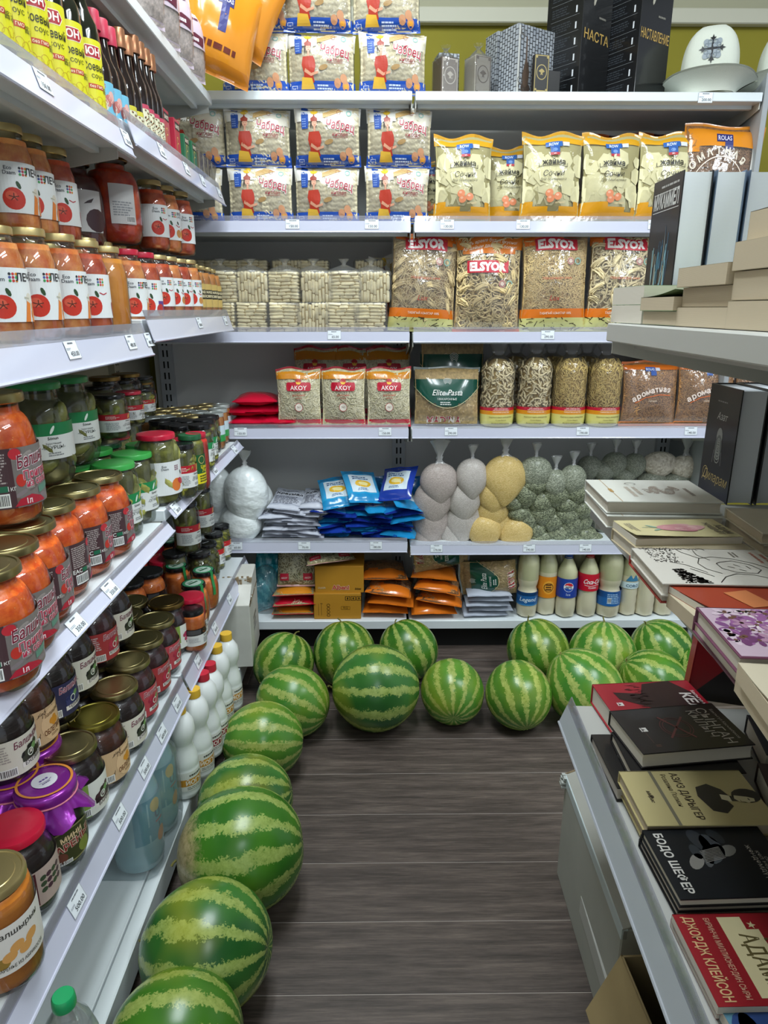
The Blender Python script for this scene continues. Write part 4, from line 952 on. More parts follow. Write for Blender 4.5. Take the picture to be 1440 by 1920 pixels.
L_ = [(1003, 885, 58, 50, 0, -.02), (1040, 905, 42, 44, 0, 0), (1073, 898, 46, 46, 0, -.02), (1001, 907, 48, 30, None, 0), (984, 925, 44, 42, None, 0), (1042, 925, 52, 38, None, 0), (1080, 922, 44, 34, None, 0),
      (962, 940, 34, 26, None, 0), (1013, 940, 46, 40, None, 0), (1060, 942, 44, 30, None, 0), (973, 960, 44, 28, None, 0), (1016, 958, 48, 42, None, 0), (1062, 962, 44, 30, None, 0), (1090, 952, 40, 30, None, 0),
      (985, 972, 46, 40, None, 0), (1035, 975, 38, 34, None, 0), (1070, 982, 42, 38, None, 0), (1006, 990, 30, 28, None, 0), (1047, 998, 46, 36, None, 0), (1015, 1007, 50, 30, None, 0), (1074, 1008, 34, 28, None, 0),
      (1096, 1000, 40, 28, None, 0), (1110, 1010, 36, 26, None, 0), (1092, 975, 30, 34, None, 0)]
for i, (px, py, w, h, kn, k_) in enumerate(L_):
    sack(px, py+3, w+6, h*1.32, LEN if i > 2 else grain_mat('grain_lentil_pale', '#757b68', '#a9ad98', 230, .8), f'small bag of green lentils, {ORD[i] if i < 20 else "twenty-"+ORD[i-20]} from the heap top' if i > 2 else f'knotted bag of green lentils on top of the heap, {ORD[i]} from the millet', dy=.07+.0022*i, knot=kn, group='small bags of green lentils', seed=i, d=.085, tip=.25)
B_ = [(1105, 878, 42, 42, GRN, 0), (1152, 872, 44, 44, GRN, 0), (1189, 874, 40, 44, GRN, 0), (1130, 884, 44, 36, GRN, None), (1170, 893, 40, 26, GRN, None), (1236, 872, 62, 46, BEA, None), (1283, 878, 54, 44, BEA, 2), (1312, 878, 40, 44, BEA, None), (1222, 900, 50, 26, GRN, None), (1268, 902, 50, 26, GRN, None)]
for i, (px, py, w, h, m_, kn) in enumerate(B_):
    sack(px, py, w+4, h+6, m_, ('grey-green pulse bag' if m_ is GRN else 'bag of large pale beans')+f' seen over the white book, {ORD[i]} of the rear row', dy=.2, knot=kn, group='pulse bags seen over the white book', seed=i, d=.09, tip=.15)
for i, (px, py) in enumerate(((1125, 925), (1180, 930), (1240, 930), (1290, 935), (1130, 970), (1200, 975))):
    sack(px, py, 62, 56, GRN, f'grey-green pulse bag hidden under the rear row, {ORD[i]}', dy=.2, group='pulse bags seen over the white book', seed=i, d=.1)

# --- starch packs
def krah_art(a, pl):
    a.text('Крахмал', 0, pl.h*.62, .02, '#33343c', 3, .02, maxw=pl.w*.85); a.lines(-pl.w*.4, pl.h*.2, pl.w*.4, pl.h*.55, 6, '#7b7d88', 2, 4); a.lines(-pl.w*.3, pl.h*.82, pl.w*.3, pl.h*.88, 1, '#6c6d78', 2, 5)
SILV = PRINT('print_silver', .3, .4, .25)
KR = [lying(50+i, .145, .185, .028, lambda u, v: '#c9ccd6' if (int(v*34) % 3) else '#aeb2bf', krah_art, wr=.004, pk=SILV) for i in range(2)]
r = random.Random(5); idx = 0
for lay_i in range(8):
    cols = ((520, 568) if lay_i < 6 else (538, 585))
    for ci, px in enumerate(cols):
        z = .530+.0175*lay_i+.004*ci
        lay(KR[(lay_i+ci) % 2], f'silver starch pack lying in the {("front", "rear")[ci]} pile, {ORD[lay_i]} from the bottom', 'starch pack', px+r.uniform(-9, 9), 1000, z+.008, .012+.02*r.random(), r.uniform(-.22, .22), 'silver starch packs in a heap', pitch=r.uniform(.0, .08) if lay_i < 6 else .22, roll=r.uniform(-.04, .12))
lay(KR[0], 'silver starch pack leaning up against the blue packs', 'starch pack', 612, 990, .665, .05, -.25, 'silver starch packs in a heap', pitch=.35, roll=.3)
def blue_art(a, pl):
    a.rect(-pl.w*.36, pl.h*.26, pl.w*.36, pl.h*.80, '#d7e6ee', 1); a.ell(0, pl.h*.5, pl.w*.24, pl.h*.11, '#edbb2e', 2); a.ell(0, pl.h*.5, pl.w*.15, pl.h*.06, '#f6e7a0', 3)
    a.lines(-pl.w*.28, pl.h*.62, pl.w*.28, pl.h*.74, 2, '#274a7c', 3, 9); a.lines(-pl.w*.2, pl.h*.3, pl.w*.2, pl.h*.37, 2, '#4b6f9c', 3, 3)
def blue_cf(dark): return lambda u, v: ('#1b3b9e' if dark else '#1f8cc4') if v < .2 or v > .86 else ('#2aa0d2' if v < .3 else '#3a9fd4') if not dark else '#2340a8'
BLS = [lying(60, .155, .19, .038, blue_cf(False), blue_art, wr=.005), lying(61, .155, .19, .038, blue_cf(True), blue_art, wr=.005), lying(62, .155, .19, .034, lambda u, v: '#1c77bb' if v > .08 else '#1a2f8c', wr=.005)]
r = random.Random(8)
for lay_i in range(6):
    for ci, px in enumerate((628, 672, 712, 752)):
        z = .530+.0225*lay_i+.006*(ci % 2)
        lay(BLS[(lay_i+ci*2) % 3], f'blue starch pack in the heap, {("first", "second", "third", "fourth")[ci]} stack from the silver packs, {ORD[lay_i]} layer up', 'starch pack', px+r.uniform(-14, 14), 1000, z+.008, .008+.03*r.random(), r.uniform(-.4, .4), 'blue starch packs in a heap', pitch=r.uniform(-.03, .06), roll=r.uniform(-.1, .1))
for px, z, rt, pt, rl, nm, k_ in ((640, .675, .15, .50, -.12, 'with yellow oval, nearest the silver packs', 0), (688, .695, .35, .55, .12, 'with yellow oval, in the middle of the heap top', 0), (738, .705, -.35, .62, -.15, 'with dark blue edge, highest on the heap', 1), (772, .665, .5, .35, .3, 'hanging towards the pinkish grain', 0)):
    lay(BLS[k_], f'bright blue starch pack {nm}', 'starch pack', px, 960, z, .012, rt, 'blue starch packs in a heap', pitch=pt, roll=rl)
for px, dy in ((700, .24), (758, .22)): place_back(KR and ('food_pack', BLS[2][1]), f'blue starch pack standing half hidden behind the heap, {"near the divider" if px > 720 else "mid heap"}', 'starch pack', px, 960, .56, dy=dy, tilt=-.2)

# --- base shelf, left bay
ZB = .154
TEAL = lying(70, .12, .15, .05, lambda u, v: '#1f9bb0' if (u*3+v*2) % 1 < .6 else '#58bccb', wr=.006)
for i, (px, py, z, rt) in enumerate(((498, 1140, .16, .4), (502, 1110, .22, -.3), (497, 1080, .28, .2))):
    place_back(TEAL, f'teal wrapped sweets bag in the corner behind the white carton, {ORD[i]} from the bottom', 'sweets bag', px, py, z, dy=.1+.02*i, rot=rt, tilt=-.1, roll=.2*(i-1))
sack(500, 1115, 60, 120, FILM('clear_bag_corner', amt=.12, bmp=.7, haze=.06), 'loose clear plastic bag around the teal sweets in the corner', dy=.12, cat='plastic bag', name='plastic_bag', d=.1)
def clearf(seed, n=420, col='ded6b4', dk='8c815c', L=.035, wd=.0045):
    return lambda pl: pasta_mesh(pl, [dict(n=n, length=L, wd=wd, th=.002, seg=4, curl=1.2, v0=.04, v1=.95, dmin=.86)], col, dk, seed)
def red_art(a, pl):
    for s_ in (-1, 1): a.rect(s_*pl.w*.3-.022, pl.h*.12, s_*pl.w*.3+.022, pl.h*.25, '#c2213c', 1); a.text('AKOY', s_*pl.w*.3, pl.h*.15, .008, '#f0d9d4', 3, .02)
WN = lying(71, .19, .235, .07, lambda u, v: None if v > .05 else '#d9a5a0', red_art, clearf(3))
ORG = lying(72, .185, .235, .05, lambda u, v: '#c2202e' if v < .04 else ('#dc8a1e' if v < .35 else None), None, clearf(4))
RED2 = lying(73, .19, .235, .055, lambda u, v: '#c4122f' if v < .5 else None, None, clearf(5))
lay(ORG, 'orange-edged noodle pack at the bottom of the stack beside the yellow cartons', 'noodle pack', 549, 1165, .18, .015, .03)
lay(RED2, 'red-ended noodle pack second from the bottom beside the yellow cartons', 'noodle pack', 552, 1150, .225, .01, .06, roll=-.03)
lay(ORG, 'orange and red noodle pack third from the bottom beside the yellow cartons', 'noodle pack', 550, 1130, .272, .012, -.03, roll=-.05)
place_back(WN, 'clear white noodle pack tilted upright on the orange-edged packs', 'noodle pack', 556, 1100, .295, dy=.05, rot=.02, tilt=-.35, scale=(.92, 1, 1.0))
CARD = M('carton_yellow', '#b98322', .6, var=.04, vscale=8, bmp=.08, bscale=200)
def carton(px0, px1, pyb, z, h, d, dy, label, artf, col=None, rot=0):
    Y = YB+dy; x0, x1 = XB(px0, pyb, Y), XB(px1, pyb, Y); w = x1-x0; t = thing('cardboard_box', label, 'box', ((x0+x1)/2, Y, z), rot)
    MB().box(-w/2, 0, 0, w/2, d, h, b=.002).build('carton', col or CARD, t)
    MB().box(-w/2, d*.45, h-.0004, w/2, d*.55, h+.0006).build('tape_or_lit_edge', M('tape_brown', '#a8792a', .25), t, smooth=0)
    for s_ in (-1, 1): MB().box(-.0+min(0, s_*w/2*.995), .001, h-.0002, max(0, s_*w/2*.995), d-.001, h+.0012).build('flap', col or CARD, t, smooth=0)
    a = Art(); artf(a, w, h); put('lettering', a.mesh('lettering', flat(AT(0, 0, 0))), t); return t
def alb1(a, w, h):
    a.text('Albeni', .005, h*.13, .02, '#b8342a', 3, .03); a.text('ÜLKER', -w*.36, h*.16, .008, '#d9c8a0', 3, .01); a.text('bites', w*.38, h*.12, .010, '#3d2a14', 3, .02, .3); a.text('Albeni', .005, h*.13, .02, '#ecd9b8', 2, .07)
def alb2(a, w, h):
    k = '#3b2a12'
    a.rect(-w*.40, h*.15, -w*.395, h*.62, k, 1); a.rect(-w*.34, h*.15, -w*.335, h*.62, k, 1); a.line([(-w*.36, h*.62), (-w*.31, h*.62)], .002, k)
    for i in range(4): a.ring(-w*.19, h*(.16+.13*i), .008, .002, k, 1, 6)
    for i in range(3):
        cx = w*(.22+.12*i); a.rect(cx-.011, h*.74, cx+.011, h*.9, k, 1); a.rect(cx-.008, h*.76, cx+.008, h*.88, '#b98322', 2); a.ell(cx, h*.82, .004, .006, k, 3, n=6)
    a.rect(w*.08, h*.38, w*.27, h*.50, k, 1); a.rect(w*.085, h*.39, w*.265, h*.49, '#b98322', 2); a.text('KG', w*.175, h*.41, .010, k, 3)
carton(589, 677, 1160, ZB, .122, .2, .02, 'lower yellow carton with printed handling symbols', alb2)
carton(591, 682, 1110, ZB+.1225, .125, .2, .03, 'upper yellow carton with a red brand name printed low', alb1)
lay(WN, 'clear white noodle pack lying on the yellow cartons', 'noodle pack', 622, 1060, .432, .0, .25, pitch=-.03, roll=-.04, scale=(1.15, .8, .95))
BRN = lambda seed: lying(seed, .205, .24, .06, lambda u, v: '#d9741f' if v < .30+.03*sin(u*7) else None, None, clearf(seed, 900, 'b8854c', '6b4525', .03, .0022), wr=.006)
B1, B2 = BRN(80), BRN(81); ORD2 = lying(82, .205, .235, .05, lambda u, v: '#cf6f1d' if v < .6 else '#b9601b', wr=.007)
for P_, px, z, dy, rt, rl, lab in ((ORD2, 722, .182, .02, -.05, 0, 'crumpled orange pack at the bottom beside the cartons'), (ORD2, 732, .225, .01, -.12, .06, 'orange pack second from the bottom beside the cartons'), (B1, 727, .272, .008, -.12, .09, 'brown noodle pack with wide orange end, topmost beside the cartons'), (B2, 722, .33, .05, .05, .02, 'brown noodle pack set back above the orange-ended one'),
        (ORD2, 815, .182, .005, .04, 0, 'golden orange pack on the board under the second brown pile'), (B1, 822, .23, .01, -.2, .10, 'orange-ended brown noodle pack in the middle of the second pile'), (B2, 818, .285, .012, -.15, .10, 'orange-ended brown noodle pack topmost in the second pile'), (ORD2, 812, .335, .04, -.1, .05, 'flat orange pack under the upper green-banded pasta')):
    lay(P_, lab, 'noodle pack', px, 1140, z, dy, rt, 'orange-ended packs lying in two piles', roll=rl)
SLV = lying(84, .2, .24, .034, lambda u, v: '#b9c0cc' if v > .05 else '#a5acb9', wr=.004, pk=SILV)
for i in range(5): lay(SLV, f'silver-grey foil pack lying beside the bottles, {ORD[i]} from the bottom', 'food pack', 918+[-6, 3, -2, 2, 0][i], 1140, .166+.0235*i, .02+.004*(i % 2), [.05, -.03, .02, -.05, .02][i], 'silver foil packs in a stack')
def mad_side(px, py, z, dy, lab, rt, sc=(1, 1, 1)):
    t = assemble(MD if px > 860 else MD2, lab, 'pasta pack', (XB(px, py, YB+dy), YB+dy, z), 0, 'green-banded pasta lying on the bottom shelf', scale=sc)
    R = Matrix.Rotation(rt, 4, 'Y') @ Matrix.Rotation(radians(-12), 4, 'X'); t.rotation_euler = R.to_euler(); return t
mad_side(970, 1098, .335, .075, 'lower green-banded pasta pack lying sideways on the silver packs', radians(-97), (.60, .85, 1.15))
mad_side(772, 1066, .425, .085, 'upper green-banded pasta pack lying sideways on the orange packs', radians(82), (.60, .75, 1.15))

# --- drink bottles
MILKY = FILM('bottle_plastic', (1, 1, 1), .03, .05, 0, .04, k=1.0, hazecol=(.95, .93, .8))
MILK = M('milky_drink', '#fff4d6', .45, var=.04, vscale=14, coat=.5); WHEY = M('whey_top', '#dddbb0', .35, var=.05, vscale=10, coat=.6)
def pet(h, R, shape, cap, lab, art=None, neck=.015, cloudy=.5):
    """milky drink in a reused soda bottle: liquid body, clear plastic shell, cap, label"""
    if shape == 'soda': pr = [(0, .004), (R*.55, 0), (R*.9, .006), (R*.97, .03), (R, .06), (R*.93, .10), (R*.93, .15), (R, .165), (R, h*.62), (R*.96, h*.72), (R*.7, h*.82), (R*.42, h*.9), (neck, h*.94), (neck, h*.965)]
    elif shape == 'bulb': pr = [(0, .004), (R*.6, 0), (R*.92, .006), (R*.98, .03), (R, .05), (R, .115), (R*.93, .125), (R*.82, .14), (R*.93, .155), (R*1.02, .18), (R*1.03, h*.7), (R*.95, h*.8), (R*.6, h*.9), (neck, h*.95), (neck, h*.965)]
    else: pr = [(0, .004), (R*.6, 0), (R*.94, .006), (R*.96, .02), (R, .03), (R*.95, .05), (R, .07), (R*.95, .09), (R, .11), (R*.96, .13), (R, .15), (R, h*.6), (R*.93, h*.75), (R*.6, h*.88), (neck, h*.95), (neck, h*.965)]
    n = 25; ms = MB(); vs = []
    zf = h*cloudy
    def foot(mb_, k):
        P = []
        for j, (a_, b_) in enumerate(pr):
            for i in range(n-1):
                a = 2*pi*i/(n-1); pet_ = (.008*abs(sin(2.5*a)) if j <= 1 else 0); P.append((a_*k*cos(a), a_*k*sin(a), b_+(.010*(1-abs(sin(2.5*a))) if j == 1 else (.004*(1-abs(sin(2.5*a))) if j == 2 else 0))+(.012 if j == 0 else 0)))
        m_ = n-1; fs = []; mi = []
        for j in range(len(pr)-1):
            for i in range(m_): q = (i+1) % m_; fs.append((j*m_+i, j*m_+q, (j+1)*m_+q, (j+1)*m_+i)); mi.append(1 if pr[j][1] > zf else 0)
        n0 = len(mb_.v); mb_.add(P, fs); mb_.m[-len(fs):] = mi
    foot(ms, .975); liq = ms.mesh('drink', [MILK, WHEY], 60)
    sh = MB(); foot(sh, 1.0); sh.m = [0]*len(sh.m); shell = sh.mesh('bottle', [MILKY], 60)
    c = MB().lathe([(0, h*.94), (neck*1.15, h*.94), (neck*1.2, h*.945), (neck*1.2, h-.001), (neck*1.05, h), (0, h)], 18).lathe([(neck, h*.915), (neck*1.3, h*.92), (neck*1.3, h*.926), (neck, h*.93)], 18)
    parts = [('drink', liq), ('bottle', shell), ('cap', c.mesh('cap', [M('cap_'+cap.strip('#'), cap, .35)], 40))]
    if art:
        a = Art(.006, .02); art(a); parts.append(('label', a.mesh('label', cyl(R*1.005), e0=.0006)))
    return ('drink_bottle', parts)
def wrapband(a, y0, y1, c, R=.046): a.rect(-R*2.4, y0, R*2.4, y1, c, 0)
def a_legend(a): wrapband(a, .062, .125, '#1d5f9e'); wrapband(a, .108, .125, '#183a6e'); a.text('Legend', 0, .082, .019, '#d8e9f4', 3, .01, .25); a.rect(-.1, .062, .1, .068, '#3a86bd', 1)
def a_orange(a): wrapband(a, .09, .19, '#e58a1d'); a.ell(0, .14, .026, .032, '#f0a83a', 1); a.ring(0, .14, .022, .004, '#7a4a16', 2); [a.rect(-.013, y, .012, y+.007, '#5b3a1a', 2) for y in (.127, .138, .149)]
def a_pepsi(a): wrapband(a, .10, .19, '#1d3f9c'); a.ell(0, .152, .022, .022, '#e9edf2', 1, n=20); a.poly([(-.02, .006), (-.012, .017), (0, .0205), (.012, .017), (.02, .006), (.008, .004), (-.006, .009)], '#cf2436', 2, 0, .152); a.poly([(-.02, -.006), (-.012, -.017), (0, -.0205), (.012, -.017), (.02, -.006), (.006, -.009), (-.008, -.004)], '#1f4fb0', 2, 0, .152); a.text('PEPSI', 0, .147, .0085, '#16223f', 3, .03); a.text('Ice', 0, .112, .012, '#c9d8ef', 3)
def a_cola(a): wrapband(a, .13, .21, '#c8102e'); a.text('Coca-Cola', 0, .165, .021, '#f5eeee', 3, .02, .35, 0, .085); a.text('CLASSIC', 0, .143, .007, '#f5eeee', 3, .02); a.line([(-.035, .158), (-.01, .154), (.02, .159), (.035, .156)], .002, '#f5eeee', 3)
def a_blue(a): wrapband(a, .060, .13, '#2263a8'); wrapband(a, .10, .13, '#1c3d7d'); a.lines(-.03, .07, .03, .12, 6, '#9fc3e6', 2, 6); a.barcode(-.028, .075, -.012, .10)
def a_coro(a): wrapband(a, .135, .165, '#cfe3ea'); a.text('CORO', 0, .142, .013, '#27506f', 3, .02); a.poly([(-.03, 0), (-.01, .03), (.0, .012), (.012, .03), (.03, 0)], '#3d7fa6', 1, 0, .17)
PETS = [pet(.345, .046, 'bulb', '#d8dbe0', '', a_legend), pet(.335, .045, 'soda', '#e58a1d', '', a_orange), pet(.30, .0455, 'soda', '#2b4fa8', '', a_pepsi, cloudy=.52), pet(.30, .0455, 'soda', '#b5172c', '', a_cola, cloudy=.48),
        pet(.345, .052, 'bulb', '#d8dbe0', '', a_blue), pet(.32, .040, 'water', '#3d7fa6', '', a_coro), pet(.31, .043, 'water', '#d8dbe0', '')]
for px, k_, dy, lab in ((986, 0, .05, 'bottle of milky drink with blue script label at the start of the row'), (1021, 1, .07, 'bottle of milky drink with an orange label'), (1058, 2, .045, 'bottle of milky drink with round red, white and blue emblem'), (1097, 3, .05, 'bottle of milky drink with red label and flowing white script'),
        (1137, 4, .05, 'widest bottle of milky drink with plain blue back label'), (1173, 5, .06, 'narrow ribbed bottle of milky drink with pale blue label'), (1205, 6, .055, 'unlabelled bottle of milky drink next to the pale blue label one'), (1240, 6, .06, 'unlabelled bottle of milky drink at the end of the row')):
    place_back(PETS[k_], lab, 'bottle', px, 1150, ZB, dy=dy, rot=radians((px*7) % 20-10), group='bottles of milky drink on the bottom shelf')
for i, (px, k_) in enumerate(((1000, 6), (1040, 6), (1080, 4), (1120, 6), (1160, 6), (1190, 4))): place_back(PETS[k_], f'shaded bottle of milky drink in the rear row, {ORD[i]} from the silver packs', 'bottle', px, 1130, ZB, dy=.17, group='bottles of milky drink on the bottom shelf')

# ------------------------------------------------------------------ boxes and felt hats on the top shelf
ZT = 2.2232
def pat_mat(key, c1, c2, c3):
    m, nt, b = newmat(key); v = coords(nt, (1, 1, 1), rnd=False)
    br = nt.nodes.new('ShaderNodeTexBrick'); br.inputs['Scale'].default_value = 1; br.inputs['Brick Width'].default_value = .018; br.inputs['Row Height'].default_value = .014; br.inputs['Mortar Size'].default_value = .0016
    br.inputs['Color1'].default_value = (*lin(c1), 1); br.inputs['Color2'].default_value = (*lin(c2), 1); br.inputs['Mortar'].default_value = (*lin(c3), 1)
    mp = nt.nodes.new('ShaderNodeVectorMath'); mp.operation = 'DOT_PRODUCT'; cb = nt.nodes.new('ShaderNodeCombineXYZ'); sx = nt.nodes.new('ShaderNodeSeparateXYZ')
    ad = nt.nodes.new('ShaderNodeMath'); ad.operation = 'ADD'; nt.links.new(v, sx.inputs[0]); nt.links.new(sx.outputs[0], ad.inputs[0]); nt.links.new(sx.outputs[1], ad.inputs[1]); nt.links.new(ad.outputs[0], cb.inputs[1]); nt.links.new(sx.outputs[2], cb.inputs[0])
    nt.links.new(cb.outputs[0], br.inputs['Vector']); nt.links.new(br.outputs[0], b.inputs['Base Color']); b.inputs['Roughness'].default_value = .45; MATS[key] = m; return m
def boxat(px, py, dy, w, d, h, rot, mats, label, name='gift_box', cat='box', art_r=None, art_l=None, extra=None, notch=False):
    """box with its near vertical edge at px; rot turns the right face towards the viewer; origin at that edge"""
    Y = YB+dy; x = XB(px, py, Y); t = thing(name, label, cat, (x, Y, ZT), rot)
    mb = MB().box(0, 0, 0, w, d, h, b=.0015); mb.build('carton', mats, t)
    if art_r: a = Art(); art_r(a, w, h); put('lettering', a.mesh('lettering', flat(AT(0, 0, 0))), t)
    if art_l:
        a = Art(); art_l(a, d, h); L = Matrix(((0, 0, -1, 0), (-1, 0, 0, d), (0, 1, 0, 0), (0, 0, 0, 1))); put('side_print', a.mesh('side_print', flat(L)), t)
    if extra: extra(t, w, d, h)
    return t
PAT = pat_mat('patterned_card', '#a7abb0', '#8f949b', '#2a2b2e')
def seal_art(dark, gold):
    def f(a, w, h):
        a.rect(.002, .002, w-.002, h-.002, gold, 0); a.rect(.005, .005, w-.005, h-.005, dark, 1); a.ell(w/2, h*.55, w*.36, w*.42, gold, 2, n=20); a.ell(w/2, h*.55, w*.31, w*.37, dark, 3, n=20)
        a.poly([(-.5, .1), (-.2, .35), (0, .45), (.2, .35), (.5, .1), (.3, 0), (.12, -.1), (.2, -.4), (0, -.3), (-.2, -.4), (-.12, -.1), (-.3, 0)], gold, 4, w/2, h*.55, w*.42)
        for cx in (.14, .86):
            for cy in (.1, .93): a.ell(w*cx, h*cy, w*.07, w*.07, gold, 4, n=8)
        a.rect(w*.2, h*.03, w*.8, h*.085, gold, 4)
    return f
FW = FILM('clear_wrap_crisp', amt=.12, bmp=.8, haze=.04, scale=22, k=1.2)
def wrapf(t, w, d, h):
    pl = Pillow(w*1.15, h*1.25, .02, 10, 10, 4, .01, .4, wr=.008)
    mb = MB().box(-.003, -.004, 0, w+.003, d+.003, h+.004, b=.004); mb.lathe([(w*.55, h), (w*.4, h+.012), (w*.1, h+.03), (w*.3, h+.045)], 10, c=(w/2, d/2, 0)); mb.build('clear_wrap', FW, t)
boxat(828, 160, .055, .068, .07, .125, radians(24), M('box_brown', '#55392f', .4), 'small brown gift box with silver seal front in crackling clear wrap', art_r=seal_art('#8f8378', '#d3cabc'), extra=wrapf)
boxat(890, 160, .05, .068, .07, .13, radians(26), M('box_silver', '#a9a293', .35), 'small silver-beige gift box with seal front in clear wrap', art_r=seal_art('#9a9284', '#5a4a3a'), extra=wrapf)
boxat(822, 150, .16, .08, .07, .17, radians(10), PAT, 'patterned grey box behind the small brown gift box')
boxat(895, 150, .19, .08, .07, .15, radians(10), PAT, 'patterned grey box behind the small silver gift box')
def brush(t, w, d, h):
    a = Art(); a.rect(.003, .003, .012, h-.006, '#c5c4be', 0)
    a.poly([(.04, .19), (.045, .19), (.048, .12), (.06, .08), (.056, .04), (.042, .028), (.03, .04), (.028, .07), (.04, .12)], '#5d4c40', 2); a.ell(.044, .028, .022, .018, '#4c4038', 1)
    for cx, cy in ((.025, .2), (.02, .185), (.02, .03), (.03, .015), (.016, .05)): a.ring(cx, cy, .011, .0025, '#6d6a64', 1, 12)
    put('side_print', a.mesh('side_print', flat(AT(0, 0, 0))), t)
boxat(967, 160, .04, .19, .1, .225, radians(31), PAT, 'large grey patterned gift box with brush emblem', extra=brush)
boxat(930, 150, .16, .12, .08, .24, radians(25), PAT, 'tall grey patterned box behind the brush emblem one')
boxat(1000, 160, .02, .058, .02, .123, radians(14), M('box_black', '#161412', .35), 'flat black and gold seal box leaning on the patterned one', art_r=seal_art('#171512', '#a38f52'))
boxat(1026, 160, .045, .05, .03, .08, radians(14), MATS['box_black'], 'low black box beside the black and gold seal box')
BLKC = M('carton_gloss_black', '#0f1012', .28, coat=.4)
def bk_r(txt):
    def f(a, w, h):
        a.text(txt, w*.5, h*.50, .03, '#c9a55a', 2, .01, 0, -.02, w*.92); a.ell(w*.38, h*.86, .007, .024, '#b9b4a4', 2, -.25, 8); a.lines(w*.55, h*.70, w*.85, h*.73, 1, '#8d8a80', 2, 3)
    return f
def bk_l(a, d, h):
    for i in range(7):
        y = h*(.03+.138*i); a.rect(d*.12, y+h*.128, d*.9, y+h*.131, '#6f7275', 1); a.rect(d*.8, y+.004, d*.84, y+.025, '#c9ccd0', 1); a.lines(d*.15, y+.006, d*.7, y+.036, 4, '#2f3338', 1, i)
boxat(1084, 160, .035, .17, .16, .36, radians(38), BLKC, 'tall glossy black carton with half-hidden gold word', art_r=bk_r('НАСТА'), art_l=bk_l)
boxat(1190, 160, .03, .17, .16, .36, radians(32), BLKC, 'tall glossy black carton with complete gold word beside the felt hats', art_r=bk_r('НАСТАВЛЕНИЕ'), art_l=bk_l)
FELT = M('white_felt', '#cfd3c6', .95, bmp=.3, bscale=300)
def kalpak_proto():
    mb = MB(); n = 40; m = 14; P = np.zeros((m+1, n+1, 3))
    for j in range(m+1):
        t = j/m; z = .05+.165*t; rad = (.098)*(1-t**3.2)**.5 if t < 1 else 0
        for i in range(n+1):
            a = 2*pi*i/n; sq = (abs(cos(a))**3.2+abs(sin(a))**3.2)**(-1/3.2); seam = 1+.03*max(0, 1-abs(((a/(pi/2)) % 1)-.5)*12)
            P[j, i] = (rad*sq*cos(a)*seam, rad*sq*sin(a)*seam, z)
    mb.grid(P); body = mb.mesh('crown', [FELT], 70)
    br = []
    for k_ in range(2):
        mb = MB(); Q = np.zeros((9, 29, 3))
        for j in range(9):
            t = j/8
            for i in range(29):
                a = -pi/2+(-.96+1.92*i/28)*pi/2*1.0+k_*pi; flare = .010+.036*t*(1+.55*abs((i-14)/14)**3); lift = .004+.058*t*(1-.35*abs((i-14)/14)**2)
                sq = (abs(cos(a))**3+abs(sin(a))**3)**(-1/3); rr = .094*sq+flare*t*1.1; Q[j, i] = (rr*cos(a), rr*sin(a), max(.002, lift))
        mb.grid(Q); R_ = Q.copy(); R_[..., 2] += .006; mb.grid(R_, flip=True); br.append(mb.mesh('brim', [FELT], 80))
    a = Art(.006, .006)
    for q in range(4):
        ang = q*pi/2+pi/4
        for r_, rr in ((.026, .013), (.013, .010)): a.ell(r_*cos(ang), r_*sin(ang), rr, rr*.8, '#8f989f', 1, ang, 12)
        for sg in (-1, 1): a.ring(.022*cos(ang+sg*.35), .022*sin(ang+sg*.35), .008, .003, '#6e7880', 2, 10)
        an2 = q*pi/2; a.poly([(-.004, 0), (.004, 0), (.003, .026), (.010, .034), (.003, .034), (0, .044), (-.003, .034), (-.010, .034), (-.003, .026)], '#1c1d20', 2)
        V = a.V[-9:]; a.V[-9:] = [(x*cos(an2)-y*sin(an2), x*sin(an2)+y*cos(an2)) for x, y in V]
    def onface(x, y, e):
        z = y+.125; t = np.clip((z-.05)/.165, 0, .999); rad = .098*(1-t**3.2)**.5; px_ = x/1.0
        k = np.clip(np.abs(px_)/np.maximum(rad, .02), 0, .98); yy = rad*(1-k**3.2)**(1/3.2); return np.stack([px_, -yy-e-.0015, z], 1)
    em = a.mesh('ornament', onface)
    return ('felt_hat', [('crown', body), ('brim', br[0]), ('brim', br[1]), ('ornament', em)])
KP = kalpak_proto()
place_back(KP, 'white felt hat with grey and black scroll ornament and flared brim', 'hat', 1326, 160, ZT, dy=.085, rot=radians(-22), group='white felt hats', scale=(1.0, 1, 1.10))
place_back(KP, 'white felt hat cut off by the picture edge', 'hat', 1470, 160, ZT, dy=.085, rot=radians(-22), group='white felt hats', scale=(1.0, 1, 1.10))
# ------------------------------------------------------------------ jars
def content_mat(key, c1, c2, speck=None, sscale=90, coat=.0, nscale=26, rough=.35):
    if key in MATS: return MATS[key]
    m, nt, b = newmat(key); v = coords(nt); n = noise(nt, v, nscale, 4, .6); col = ramp(nt, n, [(.35, c1), (.65, c2)])
    if speck:
        d = voro(nt, v, sscale); s_ = ramp(nt, d, [(.0, '#ffffff'), (.14, '#000000')]); mx = nt.nodes.new('ShaderNodeMix'); mx.data_type = 'RGBA'
        bw = nt.nodes.new('ShaderNodeRGBToBW'); nt.links.new(s_, bw.inputs[0]); nt.links.new(bw.outputs[0], mx.inputs[0]); nt.links.new(col, mx.inputs[6]); mx.inputs[7].default_value = (*lin(speck), 1); col = mx.outputs[2]
    nt.links.new(col, b.inputs['Base Color']); b.inputs['Roughness'].default_value = rough; b.inputs['Coat Weight'].default_value = coat
    bump(nt, n, .3, .004, b); MATS[key] = m; return m
